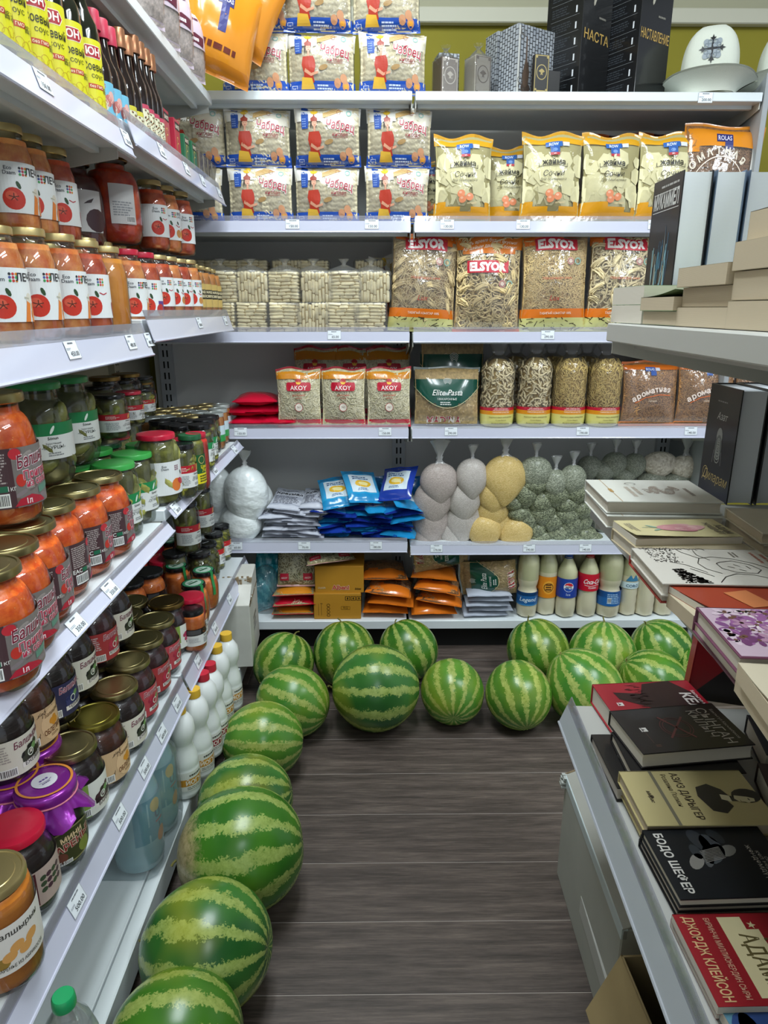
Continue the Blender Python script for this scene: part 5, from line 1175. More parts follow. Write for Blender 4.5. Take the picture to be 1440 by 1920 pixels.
CT = dict(lecho=content_mat('lecho_filling', '#d4662a', '#f2a45c', '#e3a46c', 60, nscale=34), lechor=content_mat('lecho_filling_red', '#b83a1a', '#dd6a3a', '#d98a5c', 70, nscale=34), juice=content_mat('apricot_filling', '#d98526', '#eba040', nscale=14),
          adj=content_mat('adjika_filling', '#d64a10', '#f47626', '#f5c47c', 110, nscale=60), tom=content_mat('tomato_filling', '#b42a0a', '#dc4a18', '#e2a03e', 110, nscale=40), jam=content_mat('dark_jam', '#120808', '#26100e', coat=.3), jamr=content_mat('berry_jam', '#200a0d', '#48161b', '#5c2228', 120, coat=.3),
          jamb=content_mat('brown_jam', '#2c120a', '#54260f', coat=.3), brine=content_mat('dark_brine', '#4c4b26', '#6c6a38', nscale=30), oliv=content_mat('olive_mix', '#5f5f26', '#8b8a3a', '#b3b058', 100, nscale=60), veg=content_mat('orange_spread', '#cf6424', '#e8853c', nscale=50), redp=content_mat('red_paste', '#b8221e', '#d83e2e', nscale=50), dkred=content_mat('dark_red_spread', '#3c100e', '#5c1a14', '#b28a4a', 130), honey=content_mat('caramel_honey', '#c47f40', '#d89456', nscale=10), apr=content_mat('apricot_halves', '#b8651a', '#d98a35', nscale=18))
def lidmat(name):
    d = dict(gold=('#aca070', .33, 1), goldp=('#cdb981', .36, .85), brown=('#80683a', .34, 1), olive=('#9a9042', .34, 1), green=('#3fae4e', .4, 0), dgreen=('#1f5a36', .35, 0), red=('#c01a38', .3, 0), black=('#141416', .25, 0), white=('#b9c0bb', .3, .3), green2=('#2f9a52', .4, 0))
    c, r_, me = d[name]; return M('lid_'+name, c, r_, metal=me, coat=.3 if me < .5 else 0)
def jar_mesh(r, h, nr, shape):
    nh = .022
    q = nr*.90
    if shape == 'round': pr = [(0, .004), (r*.72, 0), (r*.86, .006), (r*.97, .028), (r, .055), (r, h*.52), (r*.99, h*.60), (r*.965, h*.665), (r*.92, h*.725), (r*.86, h*.77), (r*.79, h*.803), (q*1.03, h*.828), (q, h*.85), (q, h*.87), (q, h-.006)]
    elif shape == 'bottle': pr = [(0, .004), (r*.82, 0), (r*.95, .006), (r, .018), (r, h*.62), (r*.97, h*.70), (r*.86, h*.79), (nr*1.05, h*.87), (nr, h*.89), (nr, h-.006)]
    else: pr = [(0, .004), (r*.85, 0), (r*.96, .006), (r, .018), (r, h*.78), (r*.97, h*.84), (nr*1.05, h*.88), (nr, h*.90), (nr, h-.006)]
    return pr
def lid_mesh(nr, h, mat, top='ridge', lt=.014):
    R = nr*1.09; pr = [(R*.96, h-lt), (R, h-lt+.0015), (R, h-.003), (R*.97, h)]
    if top == 'ridge': pr += [(R*.90, h), (R*.88, h-.0018), (R*.72, h-.0018), (R*.70, h-.0008), (R*.4, h-.0008), (0, h-.0006)]
    else: pr += [(R*.92, h+.0004), (R*.5, h), (0, h)]
    return MB().lathe(pr, 28).mesh('lid', [lidmat(mat)], 40)
def pick_pieces(r, h, n, seed, c1, length=.05, rad=.013, rr=.78, z0=.02, z1=None):
    """pickles standing against the glass, each a mesh of its own, jar coordinates"""
    rg = random.Random(seed); out = []; z1 = z1 or h*.78
    for i in range(n):
        a = rg.uniform(0, 2*pi); z = z0+(z1-z0)*(i+.5)/n+rg.uniform(-.006, .006); R = r*rr
        ax = Matrix.Rotation(a, 3, 'Z') @ Matrix.Rotation(rg.uniform(-1.2, 1.2), 3, 'X')
        mb = MB().ellipsoid((R*cos(a), R*sin(a), z), (rad, rad*rg.uniform(.9, 1.2), length/2), 10, 7, rot=ax)
        out.append(mb.mesh('pickle', [M('pickle_'+c1, '#'+c1, .4, var=.22, vscale=60, bmp=.35, bscale=260)], 180))
    return out
def jar_proto(r, h, nr, shape, lid, content, labelf=None, z0=.03, pieces=None, lidtop='ridge', extra=None, fill=.9, name='glass_jar', stuffn=0, pcol='7c7a2e', plen=.03, prad=.008):
    pr = jar_mesh(r, h, nr, shape)
    glass = MB().lathe(pr, 28).mesh('glass_body', [GLASS()], 60)
    k = .955 if not (pieces or stuffn) else .80
    fp = [(max(0, a*k) if a < r*.99 else a*k, b+.004) for a, b in pr if b < h*fill]; fp.append((fp[-1][0]*.98, h*fill)); fp.append((0, h*fill))
    parts = [('glass_body', glass), ('contents', MB().lathe(fp, 24).mesh('contents', [CT[content]], 60)), ('lid', lid_mesh(nr, h, lid, lidtop))]
    if pieces: parts += [('pickle', m_) for m_ in pieces]
    if stuffn:
        rg = random.Random(stuffn); mb = MB()
        for i in range(stuffn):
            a = rg.uniform(0, 2*pi); z = rg.uniform(.012, h*.82); ax = Matrix.Rotation(a, 3, 'Z') @ Matrix.Rotation(rg.uniform(-1.5, 1.5), 3, 'X'); R = r*.84*(1 if z < h*.7 else .85)
            mb.ellipsoid((R*cos(a), R*sin(a), z), (prad, prad, plen/2), 8, 5, rot=ax)
        parts.append(('vegetables', mb.mesh('vegetables', [M('veg_'+pcol, '#'+pcol, .4, var=.2, vscale=70)], 180), None, 'stuff'))
    if labelf:
        a = Art(.006, .03); labelf(a, r, h); parts.append(('label', a.mesh('label', cyl(r*1.004, 0, z0), e0=.0006)))
    if extra: parts += extra(r, h, nr)
    return (name, parts)
# ---- labels (x = metres around, y = metres up from the label foot)
def lab_lecho(v):
    def f(a, r, h):
        W, H = r*1.5, .088
        a.rect(-W, 0, W, H, '#e6e9e8', 0)
        if v == 'plain':
            a.lines(-W*.7, H*.45, -.01, H*.6, 6, '#9a9ea6', 2, 3); a.barcode(-.02, H*.05, .018, H*.25); [a.rect(-.018+.006*i, H*.62+.006*j, -.013+.006*i, H*.62+.005+.006*j, '#26282c', 2, 1, 1) for i in range(6) for j in range(0)]
            return
        a.text('Eco', -r*.55, H*.84, .0065, '#4a4d55', 3, .01); a.text('Daam', -r*.52, H*.75, .0065, '#4a4d55', 3, .01)
        cs = ['#3d9a52', '#c9403a', '#d98a2a', '#4a5a9a', '#b9324a', '#3d9a52', '#2d2f36', '#c9403a', '#d98a2a']
        for i in range(9): a.ell(-r*.12+(i % 3)*.0055, H*.76+(i//3)*.0055, .0024, .0024, cs[i], 2, n=8)
        if v == 'lecho': a.text('ЛЕЧО', r*.62, H*.76, .0125, '#2b2d35', 3, .02)
        elif v == 'salad': a.text('ОВОЩНОЙ', r*.60, H*.83, .007, '#2b2d35', 3, .01, maxw=.034); a.text('САЛАТ', r*.60, H*.73, .007, '#6b6d75', 3)
        cx = -r*.45; a.ell(cx, H*.28, .0195, .0195, '#c73322', 1, n=20); a.ell(cx-.004, H*.34, .010, .008, '#d95a40', 2); 
        for q in range(5): a.line([(cx, H*.31), (cx+.009*cos(q*1.26+.3), H*.31+.007*sin(q*1.26+.3))], .0016, '#5b2a1c', 3)
        a.ell(cx+.010, H*.55, .0035, .0075, '#2e4a2c', 2, .4, 8)
        if v == 'lecho':
            a.ell(r*.62, H*.40, .009, .013, '#dcd6c6', 1, .1); a.line([(r*.35, H*.46), (r*.6, H*.44)], .0025, '#b9b7a4', 2)
            a.poly([(-.008, 0), (.004, 0), (.010, .03), (.0, .035)], '#df7f34', 2, r*.45, 0); a.poly([(-.008, 0), (.006, 0), (.006, .03), (-.002, .032)], '#e08a45', 2, r*.85, 0); a.ell(r*.95, H*.14, .013, .012, '#d08660', 1)
        elif v == 'salad':
            a.ell(r*.35, H*.22, .011, .012, '#c98a4a', 1); a.poly([(-.007, 0), (.007, 0), (.009, .012), (.003, .03), (-.003, .03), (-.009, .012)], '#e8a322', 2, r*.75, H*.08)
            a.line([(r*.1, H*.5), (r*.3, H*.44), (r*.5, H*.46)], .0022, '#b52a3a', 2); a.ell(r*.3, H*.56, .003, .006, '#2e3a2c', 2, .5, 8)
        elif v == 'purple': a.rect(r*.2, 0, W, H*.42, '#5c3c8a', 1); a.ell(r*.35, H*.18, .014, .014, '#b83232', 2); a.ell(r*.75, H*.7, .003, .006, '#2e3a2c', 2, .4, 8)
        else: a.ell(r*.8, H*.2, .006, .016, '#a33a44', 2, .3); a.line([(-r*.1, H*.58), (r*.1, H*.54), (r*.3, H*.58)], .002, '#b52a3a', 2)
    return f
def lab_adj(turn):
    def f(a, r, h):
        W, H = r*1.75, .084; a.rect(-W, 0, W, H, '#7b7470', 0); rg = random.Random(4)
        for i in range(46): a.ell(rg.uniform(-W, W)*.95, rg.uniform(.05, .95)*H, rg.uniform(.004, .012), rg.uniform(.002, .005), rg.choice(['#6a625e', '#8f8680', '#6f5a54', '#857a7c', '#9a928c']), 0.5, rg.uniform(-.5, .5), 8)
        o = turn*r
        a.rect(o-r*1.1, 0, o-r*.35, H, '#4a3236', 1); a.lines(o-r*1.05, H*.42, o-r*.45, H*.93, 11, '#b0a4a0', 2, 5); a.barcode(o-r*1.0, H*.03, o-r*.5, H*.26); a.text('EAC', o-r*.92, H*.3, .008, '#e6e6e0', 3, .02); a.rect(o-r*.74, H*.29, o-r*.52, H*.39, '#1f6a4c', 2); a.text('1кг', o-r*.42, H*.3, .007, '#e6e6e0', 3)
        a.text('Балшырын', o+r*.48, H*.70, .017, '#f3e4e6', 2, .05, .2, .10, r*1.45); a.text('Балшырын', o+r*.48, H*.70, .017, '#7b2236', 4, .012, .2, .10, r*1.43)
        a.text('Приправа', o+r*.48, H*.48, .012, '#f6e9ea', 2, .05, .1, .06, r*1.2); a.text('Приправа', o+r*.48, H*.48, .012, '#b5344e', 4, .015, .1, .06, r*1.18); a.text('из овощей', o+r*.5, H*.34, .010, '#f6e9ea', 2, .05, .1, .05, r*1.2); a.text('из овощей', o+r*.5, H*.34, .010, '#b5344e', 4, .015, .1, .05, r*1.18)
        a.poly([(0, 0), (.045, .006), (.04, .014), (.0, .010)], '#5f8a78', 3, o+r*.3, H*.17); a.ell(o-r*.18, H*.45, .008, .009, '#c2382e', 2); a.ell(o-r*.25, H*.9, .010, .008, '#c2303a', 2)
        a.poly([(-.03, 0), (.03, 0), (.02, .008), (.0, .014), (-.02, .010)], '#b02638', 3, o+r*.05, .002); a.text('1л', o-.002, .004, .008, '#f4e2e2', 4, .02)
    return f
def lab_pick(band, fruit=False, back=0):
    def f(a, r, h):
        H = min(.075, h*.42); W = r*1.6; a.rect(-W, 0, W, H*.66, '#dfe2de', 0); a.rect(-W, H*.66, W, H, band, 0)
        a.text('Sönun', r*.3, H*.55, .006, '#2c2c2c', 3, .01); a.text('Хрустящие', r*.3, H*.42, .004, '#55585a', 3); a.text('-ОГУРЦЫ-', r*.3, H*.29, .007, '#33383a', 3, 0, 0, 0, r*.9); a.lines(r*.1, H*.08, r*.6, H*.2, 2, '#8a8d90', 2, 2)
        a.lines(-r*1.1, H*.1, -r*.25, H*.56, 7, '#9a9ea2', 2, 4); a.ell(-r*1.15, H*.5, .0012, .0016, '#333333', 2, n=6); a.lines(-r*1.1, H*.74, -r*.3, H*.93, 3, '#e9e2da', 1, 8, .35)
        if band.startswith('#b') or band.startswith('#c'): a.poly([(0, 0), (.012, .004), (.02, .02), (.006, .018)], '#e0a85a', 2, r*.3, H*.70)
        else: a.ell(r*.3, H*.82, .003, .010, '#dfeadf', 2, -.5, 8)
    return f
def lab_ecowhite(a, r, h):
    H = .09; a.rect(-r*1.4, 0, r*1.4, H, '#e6e9e8', 0); a.text('Eco', -r*.45, H*.84, .006, '#4a4d55', 3, .01); a.text('Daam', -r*.42, H*.76, .006, '#4a4d55', 3, .01)
    for i in range(9): a.ell(r*.1+(i % 3)*.005, H*.74+(i//3)*.005, .0022, .0022, ['#c98', '#c9403a', '#557'][i % 3] if 0 else '#8a5a6a', 2, n=6)
    a.ell(r*.15, H*.28, .017, .018, '#e07a34', 1); a.ell(r*.45, H*.36, .014, .008, '#c4303c', 2, -.5); a.ell(r*.5, H*.62, .003, .007, '#2b2f2b', 2, .4, 8)
def lab_berry(bg, ink, fruit, text, big='Балшырын', circ=False, panel=None):
    def f(a, r, h):
        W, H = r*1.6, .074; a.rect(-W, 0, W, H, bg, 0); rg = random.Random(len(text))
        if circ:
            for i in range(26):
                x, y, t = rg.uniform(-W, W*.9), rg.uniform(.1, .9)*H, rg.uniform(0, 3); a.line([(x, y), (x+.014*cos(t), y+.014*sin(t))], .0012, '#5c4a38', 1); a.ell(x+.006*cos(t), y+.006*sin(t), .0035, .0014, '#6c553e', 1, t+.5, 6)
            a.ell(r*.5, H*.48, .033, H*.47, '#e2bf93', 2, n=20); a.text('Балшырын', r*.5, H*.74, .008, '#7a5a3a', 4, .01, .2, .05, .045)
            for cx, cy in ((.4, .55), (.55, .6), (.5, .48), (.62, .5)): a.ell(r*cx, H*cy, .007, .0065, '#d9932f', 3)
            a.text('ОБЛЕПИХА', r*.5, H*.24, .0105, '#6b3a1c', 4, .02, 0, .06, .056); a.lines(r*.3, H*.12, r*.7, H*.2, 2, '#8a6a4a', 4, 2)
        else:
            if panel: a.rect(-r*1.2, 0, -r*.15, H, panel, 1); a.lines(-r*1.1, H*.35, -r*.3, H*.85, 7, '#c9dba8', 2, 3)
            a.text(big, r*.45, H*.76, .013, '#f3e6e8' if ink != '#6b2236' else '#efe6e0', 2, .05, .2, .08, r*1.25); a.text(big, r*.45, H*.76, .013, ink, 4, .012, .2, .08, r*1.23)
            for i in range(18): a.ell(r*rg.uniform(.1, .95), H*rg.uniform(.28, .66), .0068, .0068, fruit[i % len(fruit)], 2+.05*i, n=8)
            a.ell(r*.55, H*.55, .008, .006, '#6f9a5a', 3, .4); a.ring(r*.38, H*.45, .008, .002, '#dfe8d8', 3.5, 12)
            a.rect(r*.02, H*.15, r*1.0, H*.28, '#e9e4dc', 3); a.text(text, r*.52, H*.175, .007, '#2c2a26', 4, .02, 0, .0, r*.9)
            a.lines(-r*1.1, H*.42, -r*.25, H*.9, 7, '#a9a29a' if bg[1] in 'def' else '#c9b6b6', 2, 6)
        a.barcode(-r*.75, H*.03, -r*.15, H*.26); a.rect(-r*1.1, H*.05, -r*.82, H*.16, '#2f5a4a', 2)
    return f
BB = ['#22261f', '#1c1f1a', '#3a4030']; RB = ['#b8324a', '#c94a5c', '#a02a40']; 
JP = {}
def J(k):
    if k in JP: return JP[k]
    P = None
    if k.startswith('lecho'):
        v = k.split('_')[1]; c = dict(lecho='lecho', salad='lecho', tomato='lechor', plain='juice', purple='lechor')[v]; lid = 'red' if k.endswith('_r') else 'goldp'
        P = jar_proto(.046, .190, .031, 'bottle', lid, c, lab_lecho(v) if v != 'plain' else None, .035, fill=.86)
    elif k == 'sauce': P = jar_proto(.036, .172, .018, 'bottle', 'goldp', 'honey', lambda a, r, h: (a.rect(-r*1.3, 0, r*1.3, .08, '#c9ab62', 0), a.rect(-r*1.0, .028, r*1.0, .06, '#2e2a1c', 1), a.text('НАША', 0, .048, .008, '#efe2b8', 3, .03), a.text('СВЕКЛА', 0, .034, .008, '#efe2b8', 3, .03, maxw=.04)), .03, fill=.86)
    elif k == 'big': P = jar_proto(.071, .235, .042, 'round', 'brown', 'tom', lambda a, r, h: (a.rect(-r*.7, 0, r*.25, .105, '#c9c9c6', 0), a.lines(-r*.6, .02, r*.15, .06, 6, '#8f9294', 2, 3), a.barcode(-r*.15, .004, r*.2, .022)), .05)
    elif k == 'bigdark': P = jar_proto(.071, .235, .042, 'round', 'brown', 'dkred', lambda a, r, h: (a.rect(-r*.9, 0, r*.3, .105, '#c4c4c2', 0), a.ell(r*.05, .03, .03, .03, '#3a1c22', 1), a.poly([(0, 0), (.02, .004), (.028, .016), (.01, .008)], '#2a1416', 2, -r*.4, .07)), .05)
    elif k.startswith('adj'): P = jar_proto(.064, .186, .0485, 'round', 'gold', 'adj', lab_adj(dict(a=.05, b=.45, c=.95)[k[3]]), .030)
    elif k == 'greenlid': P = jar_proto(.055, .182, .046, 'straight', 'green', 'brine', lab_pick('#1d8a4c'), .035, pieces=pick_pieces(.055, .182, 13, 3, '9c9c4c', .062, .015), lidtop='flat')
    elif k == 'greentall': P = jar_proto(.062, .215, .047, 'round', 'green2', 'brine', lab_pick('#1a7a45'), .06, pieces=pick_pieces(.062, .215, 12, 5, '6c6e38', .06, .016), lidtop='flat')
    elif k == 'green15': P = jar_proto(.05, .165, .044, 'straight', 'dgreen', 'brine', lab_pick('#1d8a4c'), .03, stuffn=24, lidtop='flat')
    elif k == 'ecored': P = jar_proto(.057, .19, .046, 'straight', 'red', 'oliv', lab_ecowhite, .03, pieces=pick_pieces(.058, .198, 11, 9, 'a5a45a', .06, .015), lidtop='flat')
    elif k == 'blackred': P = jar_proto(.040, .150, .034, 'straight', 'black', 'brine', lab_pick('#b81f2c'), .03, stuffn=44, pcol='8f8c34', lidtop='flat')
    elif k == 'redred': P = jar_proto(.040, .150, .034, 'straight', 'red', 'brine', lab_pick('#b81f2c'), .03, stuffn=40, pcol='6f6c30', lidtop='flat')
    elif k == 'blackgreen': P = jar_proto(.040, .150, .034, 'straight', 'black', 'brine', lab_pick('#1d8a4c'), .03, stuffn=40, pcol='8a8a3a', lidtop='flat')
    elif k == 'yellab': P = jar_proto(.038, .165, .03, 'straight', 'dgreen', 'oliv', lambda a, r, h: (a.rect(-r*1.3, 0, r*1.3, .03, '#e3d420', 0), a.rect(-r*1.3, .03, r*1.3, .085, '#1e5a2c', 0), a.text('Хит', .01, .034, .009, '#e8d822', 3, .03), a.text('Цена', .01, .045, .009, '#e8d822', 3, .03), a.lines(-.01, .004, .025, .026, 3, '#4a4a1a', 2, 2), a.ring(.0, .07, .012, .002, '#c9b46a', 2, 12)), .025, lidtop='flat')
    elif k == 'redall': P = jar_proto(.034, .165, .027, 'straight', 'red', 'redp', None, lidtop='flat')
    elif k == 'bigpick': P = jar_proto(.055, .19, .046, 'straight', 'black', 'brine', lab_pick('#b3202c'), .035, pieces=pick_pieces(.055, .19, 12, 7, '80833a', .055, .013), lidtop='flat')
    elif k == 'goldsm': P = jar_proto(.038, .135, .034, 'straight', 'goldp', 'honey', lambda a, r, h: (a.rect(-r, 0, r, .05, '#e3e6e2', 0), a.rect(-r, .0, r, .012, '#2f8a4a', 1), a.ring(0, .028, .012, .002, '#4a7a9a', 2, 12)), .03)
    elif k == 'whitesm': P = jar_proto(.038, .135, .034, 'straight', 'white', 'honey', lambda a, r, h: (a.rect(-r, 0, r, .06, '#cfe3ea', 0), a.rect(-r, 0, r, .025, '#2f9a4a', 1)), .03)
    elif k == 'blacksm': P = jar_proto(.040, .135, .036, 'straight', 'black', 'brine', None, stuffn=30, pcol='77742e', lidtop='flat')
    elif k == 'gherkin': P = jar_proto(.038, .148, .034, 'straight', 'black', 'oliv', lab_pick('#c9272c'), .025, stuffn=60, pcol='a8a23a', plen=.028, prad=.006, lidtop='flat', extra=lidtext)
    elif k == 'darkmix': P = jar_proto(.047, .150, .037, 'round', 'black', 'brine', None, stuffn=50, pcol='5a5a28', plen=.02, prad=.009, lidtop='flat', extra=lidtext)
    elif k == 'orangeseal': P = jar_proto(.048, .140, .036, 'round', 'black', 'veg', None, lidtop='flat', extra=seal)
    elif k == 'redlab': P = jar_proto(.044, .145, .038, 'straight', 'red', 'redp', lab_pick('#b51c30'), .025, lidtop='flat')
    elif k == 'dkspread': P = jar_proto(.054, .165, .045, 'round', 'black', 'veg', lab_spread, .035, lidtop='flat')
    elif k == 'dksmall': P = jar_proto(.038, .13, .032, 'straight', 'black', 'veg', lab_spread, .022, lidtop='flat')
    elif k.startswith('jam_'):
        v = k[4:]; lb = dict(black=lab_berry('#dcd8c8', '#6b2236', BB, 'ЕЖЕВИКА'), rasp=lab_berry('#b8474f', '#8f1f33', RB, 'МАЛИНА'), straw=lab_berry('#a83a3c', '#8f1f33', RB, 'КЛУБНИКА'), sea=lab_berry('#cfae86', '#6b2236', BB, '', circ=True), blue=lab_berry('#2f3152', '#8f2a4a', ['#27305c', '#3a3f6e'], 'ЧЕРНИКА'),
                       white=lab_berry('#e2e3da', '#5a6a3a', ['#4a2c34', '#2c1a20'], 'ВАРЕНЬЕ', '', panel='#86a54e'), pink=lab_berry('#dfe2d8', '#8f2a4a', ['#b03a5a', '#8a2a46'], 'МАЛИНА', '', panel='#8aa84e'), none=None, dark=None)[v]
        P = jar_proto(.0605, .165, .0485, 'round', dict(black='gold', rasp='gold', sea='olive', white='gold', pink='brown', none='gold', dark='brown').get(v, 'gold'), dict(sea='jamb', rasp='jamr', straw='jamr', pink='jamr').get(v, 'jam'), lb, .026)
    elif k == 'redlid_jam': P = jar_proto(.058, .165, .045, 'round', 'red', 'jam', lambda a, r, h: (a.rect(-r*1.7, 0, r*1.7, .07, '#b9a49a', 0), a.rect(-r*1.05, .003, r*.05, .067, '#4f1a24', 1), a.lines(-r*.95, .028, -r*.05, .062, 7, '#a86a70', 2, 3), a.barcode(-r*.6, .005, -.002, .022), a.text('EAC', -r*.8, .008, .006, '#e6e0da', 3, .02), [a.ell(r*(.25+.2*(i % 4)), .05-.012*(i//4), .006, .005, ['#3a4a34', '#4a2c3a'][i % 2], 2, n=8) for i in range(12)]), .035, lidtop='flat')
    elif k == 'purple': P = jar_proto(.058, .172, .046, 'round', 'gold', 'jam', lambda a, r, h: (a.ell(0, .035, r*1.15, .036, '#8f8a5a', 0, n=24), a.ell(0, .035, r*1.1, .033, '#3a3d20', 1, n=24), a.text('МИНИ', 0, .048, .010, '#e2c79a', 3, .03, 0, .1), a.text('ВАРЕНЬЕ', 0, .030, .014, '#f0dfc6', 2, .06, 0, .12, r*1.5), a.text('ВАРЕНЬЕ', 0, .030, .014, '#8a2c2a', 4, .02, 0, .12, r*1.48), a.ell(-r*.5, .015, .016, .012, '#6a3a2c', 2), a.ell(r*.4, .018, .014, .014, '#7f8a3c', 2), a.barcode(-r*.55, .0, -r*.1, .008)), .03, extra=foil)
    elif k == 'apricot': P = jar_proto(.058, .185, .048, 'straight', 'goldp', 'apr', lambda a, r, h: (a.rect(-r*1.7, 0, r*1.7, .085, '#e2ded6', 0), a.text('балшырын', 0, .066, .010, '#3a3834', 3, .01), [a.ell(-.018+.012*i, .03+.012*(i % 2), .011, .009, '#d9a05a', 2, .3) for i in range(4)], a.ell(-.03, .022, .012, .01, '#9a7a34', 1), a.text('ВАРЕНЬЕ ИЗ АБРИКОСОВ', 0, .008, .006, '#4a463e', 3, .01, maxw=.075)), .045)
    JP[k] = P; return P
def lidtext(r, h, nr):
    a = Art(); a.text('Sönun', 0, -.003, .0085, '#c9ccd0', 1, .02, maxw=nr*1.3); M4 = Matrix.Translation((0, 0, h+.0003)); return [('lettering', a.mesh('lettering', flat(M4)))]
def seal(r, h, nr):
    a = Art(); a.ell(0, 0, nr*.95, nr*.95, '#2c8a5c', 0, n=24); a.ell(0, 0, nr*.72, nr*.72, '#b9d2c2', 1, n=24); a.rect(-nr*.5, -nr*.12, nr*.5, nr*.10, '#1c5a38', 2); a.lines(-nr*.4, nr*.2, nr*.4, nr*.4, 1, '#2c5a44', 2, 3); top = a.mesh('lid_sticker', flat(Matrix.Translation((0, 0, h+.0003))))
    mb = MB(); w = .011; R = nr*1.1
    pts = [(-R*.5, h+.001), (-R-.001, h+.0005), (-R-.002, h-.014), (-r*.93, h*.76), (-r-.0012, h*.62), (-r-.0012, h*.42)]
    for (y0, z0), (y1, z1) in zip(pts[:-1], pts[1:]):
        mb.add([(-w/2, y0, z0), (w/2, y0, z0), (w/2, y1, z1), (-w/2, y1, z1), (-w/2, y0+.0008, z0-.0004), (w/2, y0+.0008, z0-.0004), (w/2, y1+.0008, z1), (-w/2, y1+.0008, z1)], [(0, 1, 2, 3), (7, 6, 5, 4), (0, 3, 7, 4), (1, 5, 6, 2)])
    return [('lid_sticker', top), ('seal_strip', mb.mesh('seal_strip', [M('seal_green', '#2a8a4a', .4)], 0))]
def lab_spread(a, r, h):
    H = h*.42; a.rect(-r*1.5, 0, r*1.5, H*.62, '#d8dad6', 0); a.rect(-r*1.5, H*.62, r*1.5, H, '#1c1312', 0); rg = random.Random(2)
    for i in range(30): a.ell(r*rg.uniform(.0, 1.4), H*rg.uniform(.66, .97), .0016, .0016, rg.choice(['#c9773a', '#e0b070', '#a04a2a']), 1, n=5)
    a.text('Sönun', r*.4, H*.48, .006, '#2c2c2c', 3, .01); a.lines(r*.1, H*.1, r*.8, H*.4, 4, '#8a8d90', 2, 2); a.lines(-r*1.1, H*.2, -r*.2, H*.5, 4, '#aeb0b2', 2, 2); a.rect(-r*1.2, H*.68, -r*.1, H*.95, '#4a4a4c', 1)
def foil(r, h, nr):
    R = nr*1.14; mb = MB(); n = 36; rg = random.Random(3); rings = [(0, h+.004), (R*.7, h+.0045), (R*.97, h+.002), (R*1.03, h-.006), (R*1.0, h-.018), (R*.96, h-.022), (R*1.22, h-.038), (R*1.38, h-.052)]
    ph = [rg.uniform(0, 6) for _ in range(3)]; vs = []
    for j, (a_, b_) in enumerate(rings):
        for i in range(n):
            t = 2*pi*i/n; fl_ = max(0, j-4)/3; k = 1+fl_*.16*sin(7*t+ph[0])+fl_*.07*sin(13*t+ph[1])+(.02*sin(18*t) if j in (4, 5) else 0); vs.append((a_*k*cos(t), a_*k*sin(t), b_+fl_*.012*sin(5*t+ph[2])))
    fs = [(j*n+i, j*n+(i+1) % n, (j+1)*n+(i+1) % n, (j+1)*n+i)[::-1] for j in range(len(rings)-1) for i in range(n)]
    mb.add(vs, fs); fo = mb.mesh('foil_cover', [M('foil_magenta', '#8c2a9a', .25, metal=.45, coat=.3, bmp=.25, bscale=50)], 60)
    band = MB().tube([(R*1.0*cos(t), R*1.0*sin(t), h-.02) for t in np.linspace(0, 2*pi, 30)], .0018, 6, cap=False).mesh('elastic_band', [M('elastic_pink', '#d07a8a', .5)], 180)
    a = Art(); a.ring(0, 0, R*.92, .0045, '#d9893a', 0, 40); a.ell(0, 0, R*.42, R*.42, '#d8d6de', 0, n=24); a.lines(-.01, -.011, .01, -.006, 1, '#5a4a7a', 1, 3); [a.ell(.006*(i-1), .003, .003, .0024, '#5a3a8a', 1, n=6) for i in range(3)]; a.line([(-.012, -.002), (-.006, -.005), (.006, -.005), (.012, -.002)], .0012, '#5a4a7a', 1)
    return [('foil_cover', fo), ('elastic_band', band), ('lid_sticker', a.mesh('lid_sticker', flat(Matrix.Translation((0, 0, h+.0052)))))]
HJ = {}
def jheight(k):
    if k not in HJ: HJ[k] = max(v.co.z for p in J(k)[1] if p[0] == 'lid' for v in p[1].vertices)
    return HJ[k]
TH = radians(62)
def jz(k, px, py, deck, label, group=None, rot=0, sc=1):
    p = onZ(px, py, deck+jheight(k)*sc); return assemble(J(k), label, 'jar', (p[0], p[1], deck), TH+radians(rot), group, scale=sc)
def jx(k, px, py, X, base, label, group=None, rot=0, fit=True, sc=1):
    p = onX(px, py, X); s = (p[2]-base)/jheight(k) if fit else sc; return assemble(J(k), label, 'jar', (X, p[1], base), TH+radians(rot), group, scale=(sc, sc, s))
rj = random.Random(11)
# lecho shelf
ZD = ZL['lecho']+.001; g = 'lecho jars with white labels on the second shelf'
fr = [(-22, 424, 'lecho_lecho'), (44, 429, 'lecho_lecho'), (104, 440, 'lecho_lecho'), (152, 452, 'lecho_tomato'), (193, 463, 'lecho_plain'), (232, 468, 'lecho_lecho_r'), (263, 474, 'lecho_purple_r')]
nm = ['cut by the picture edge', 'with large tomato label', 'third along the front row', 'with deep red filling', 'without a label, golden filling', 'with red lid and full lecho name', 'with red lid and purple patch on its label']
for (px, py, k), n_ in zip(fr, nm): jx(k, px, py, -.622, ZD, f'tall orange vegetable jar {n_}', g, rot=dict(lecho_plain=0).get(k, rj.uniform(-12, 6)))
ff = [(289, 479, 'lecho_tomato'), (309, 482, 'lecho_salad'), (328, 486, 'lecho_tomato'), (347, 488, 'lecho_salad')]
for i, (px, py, k) in enumerate(ff): jx(k, px, py, -.622, ZD+.03, f'gold-lidded vegetable jar on the corner bay of the second shelf, {ORD[i]} past the seam', g, rot=rj.uniform(-8, 12))
for i, (px, py) in enumerate(((361, 497), (374, 499), (386, 502), (394, 505))): jx('sauce', px, py, -.615, ZD+.03, f'slim golden sauce bottle with black and gold label, {ORD[i]} from the tall jars', 'golden sauce bottles', rot=8)
for i, (px, py) in enumerate(((352, 492), (366, 496), (378, 499), (388, 502))): jx('sauce', px, py, -.715, ZD+.03, f'golden sauce bottle hidden in the rear row, {ORD[i]}', 'golden sauce bottles', rot=8)
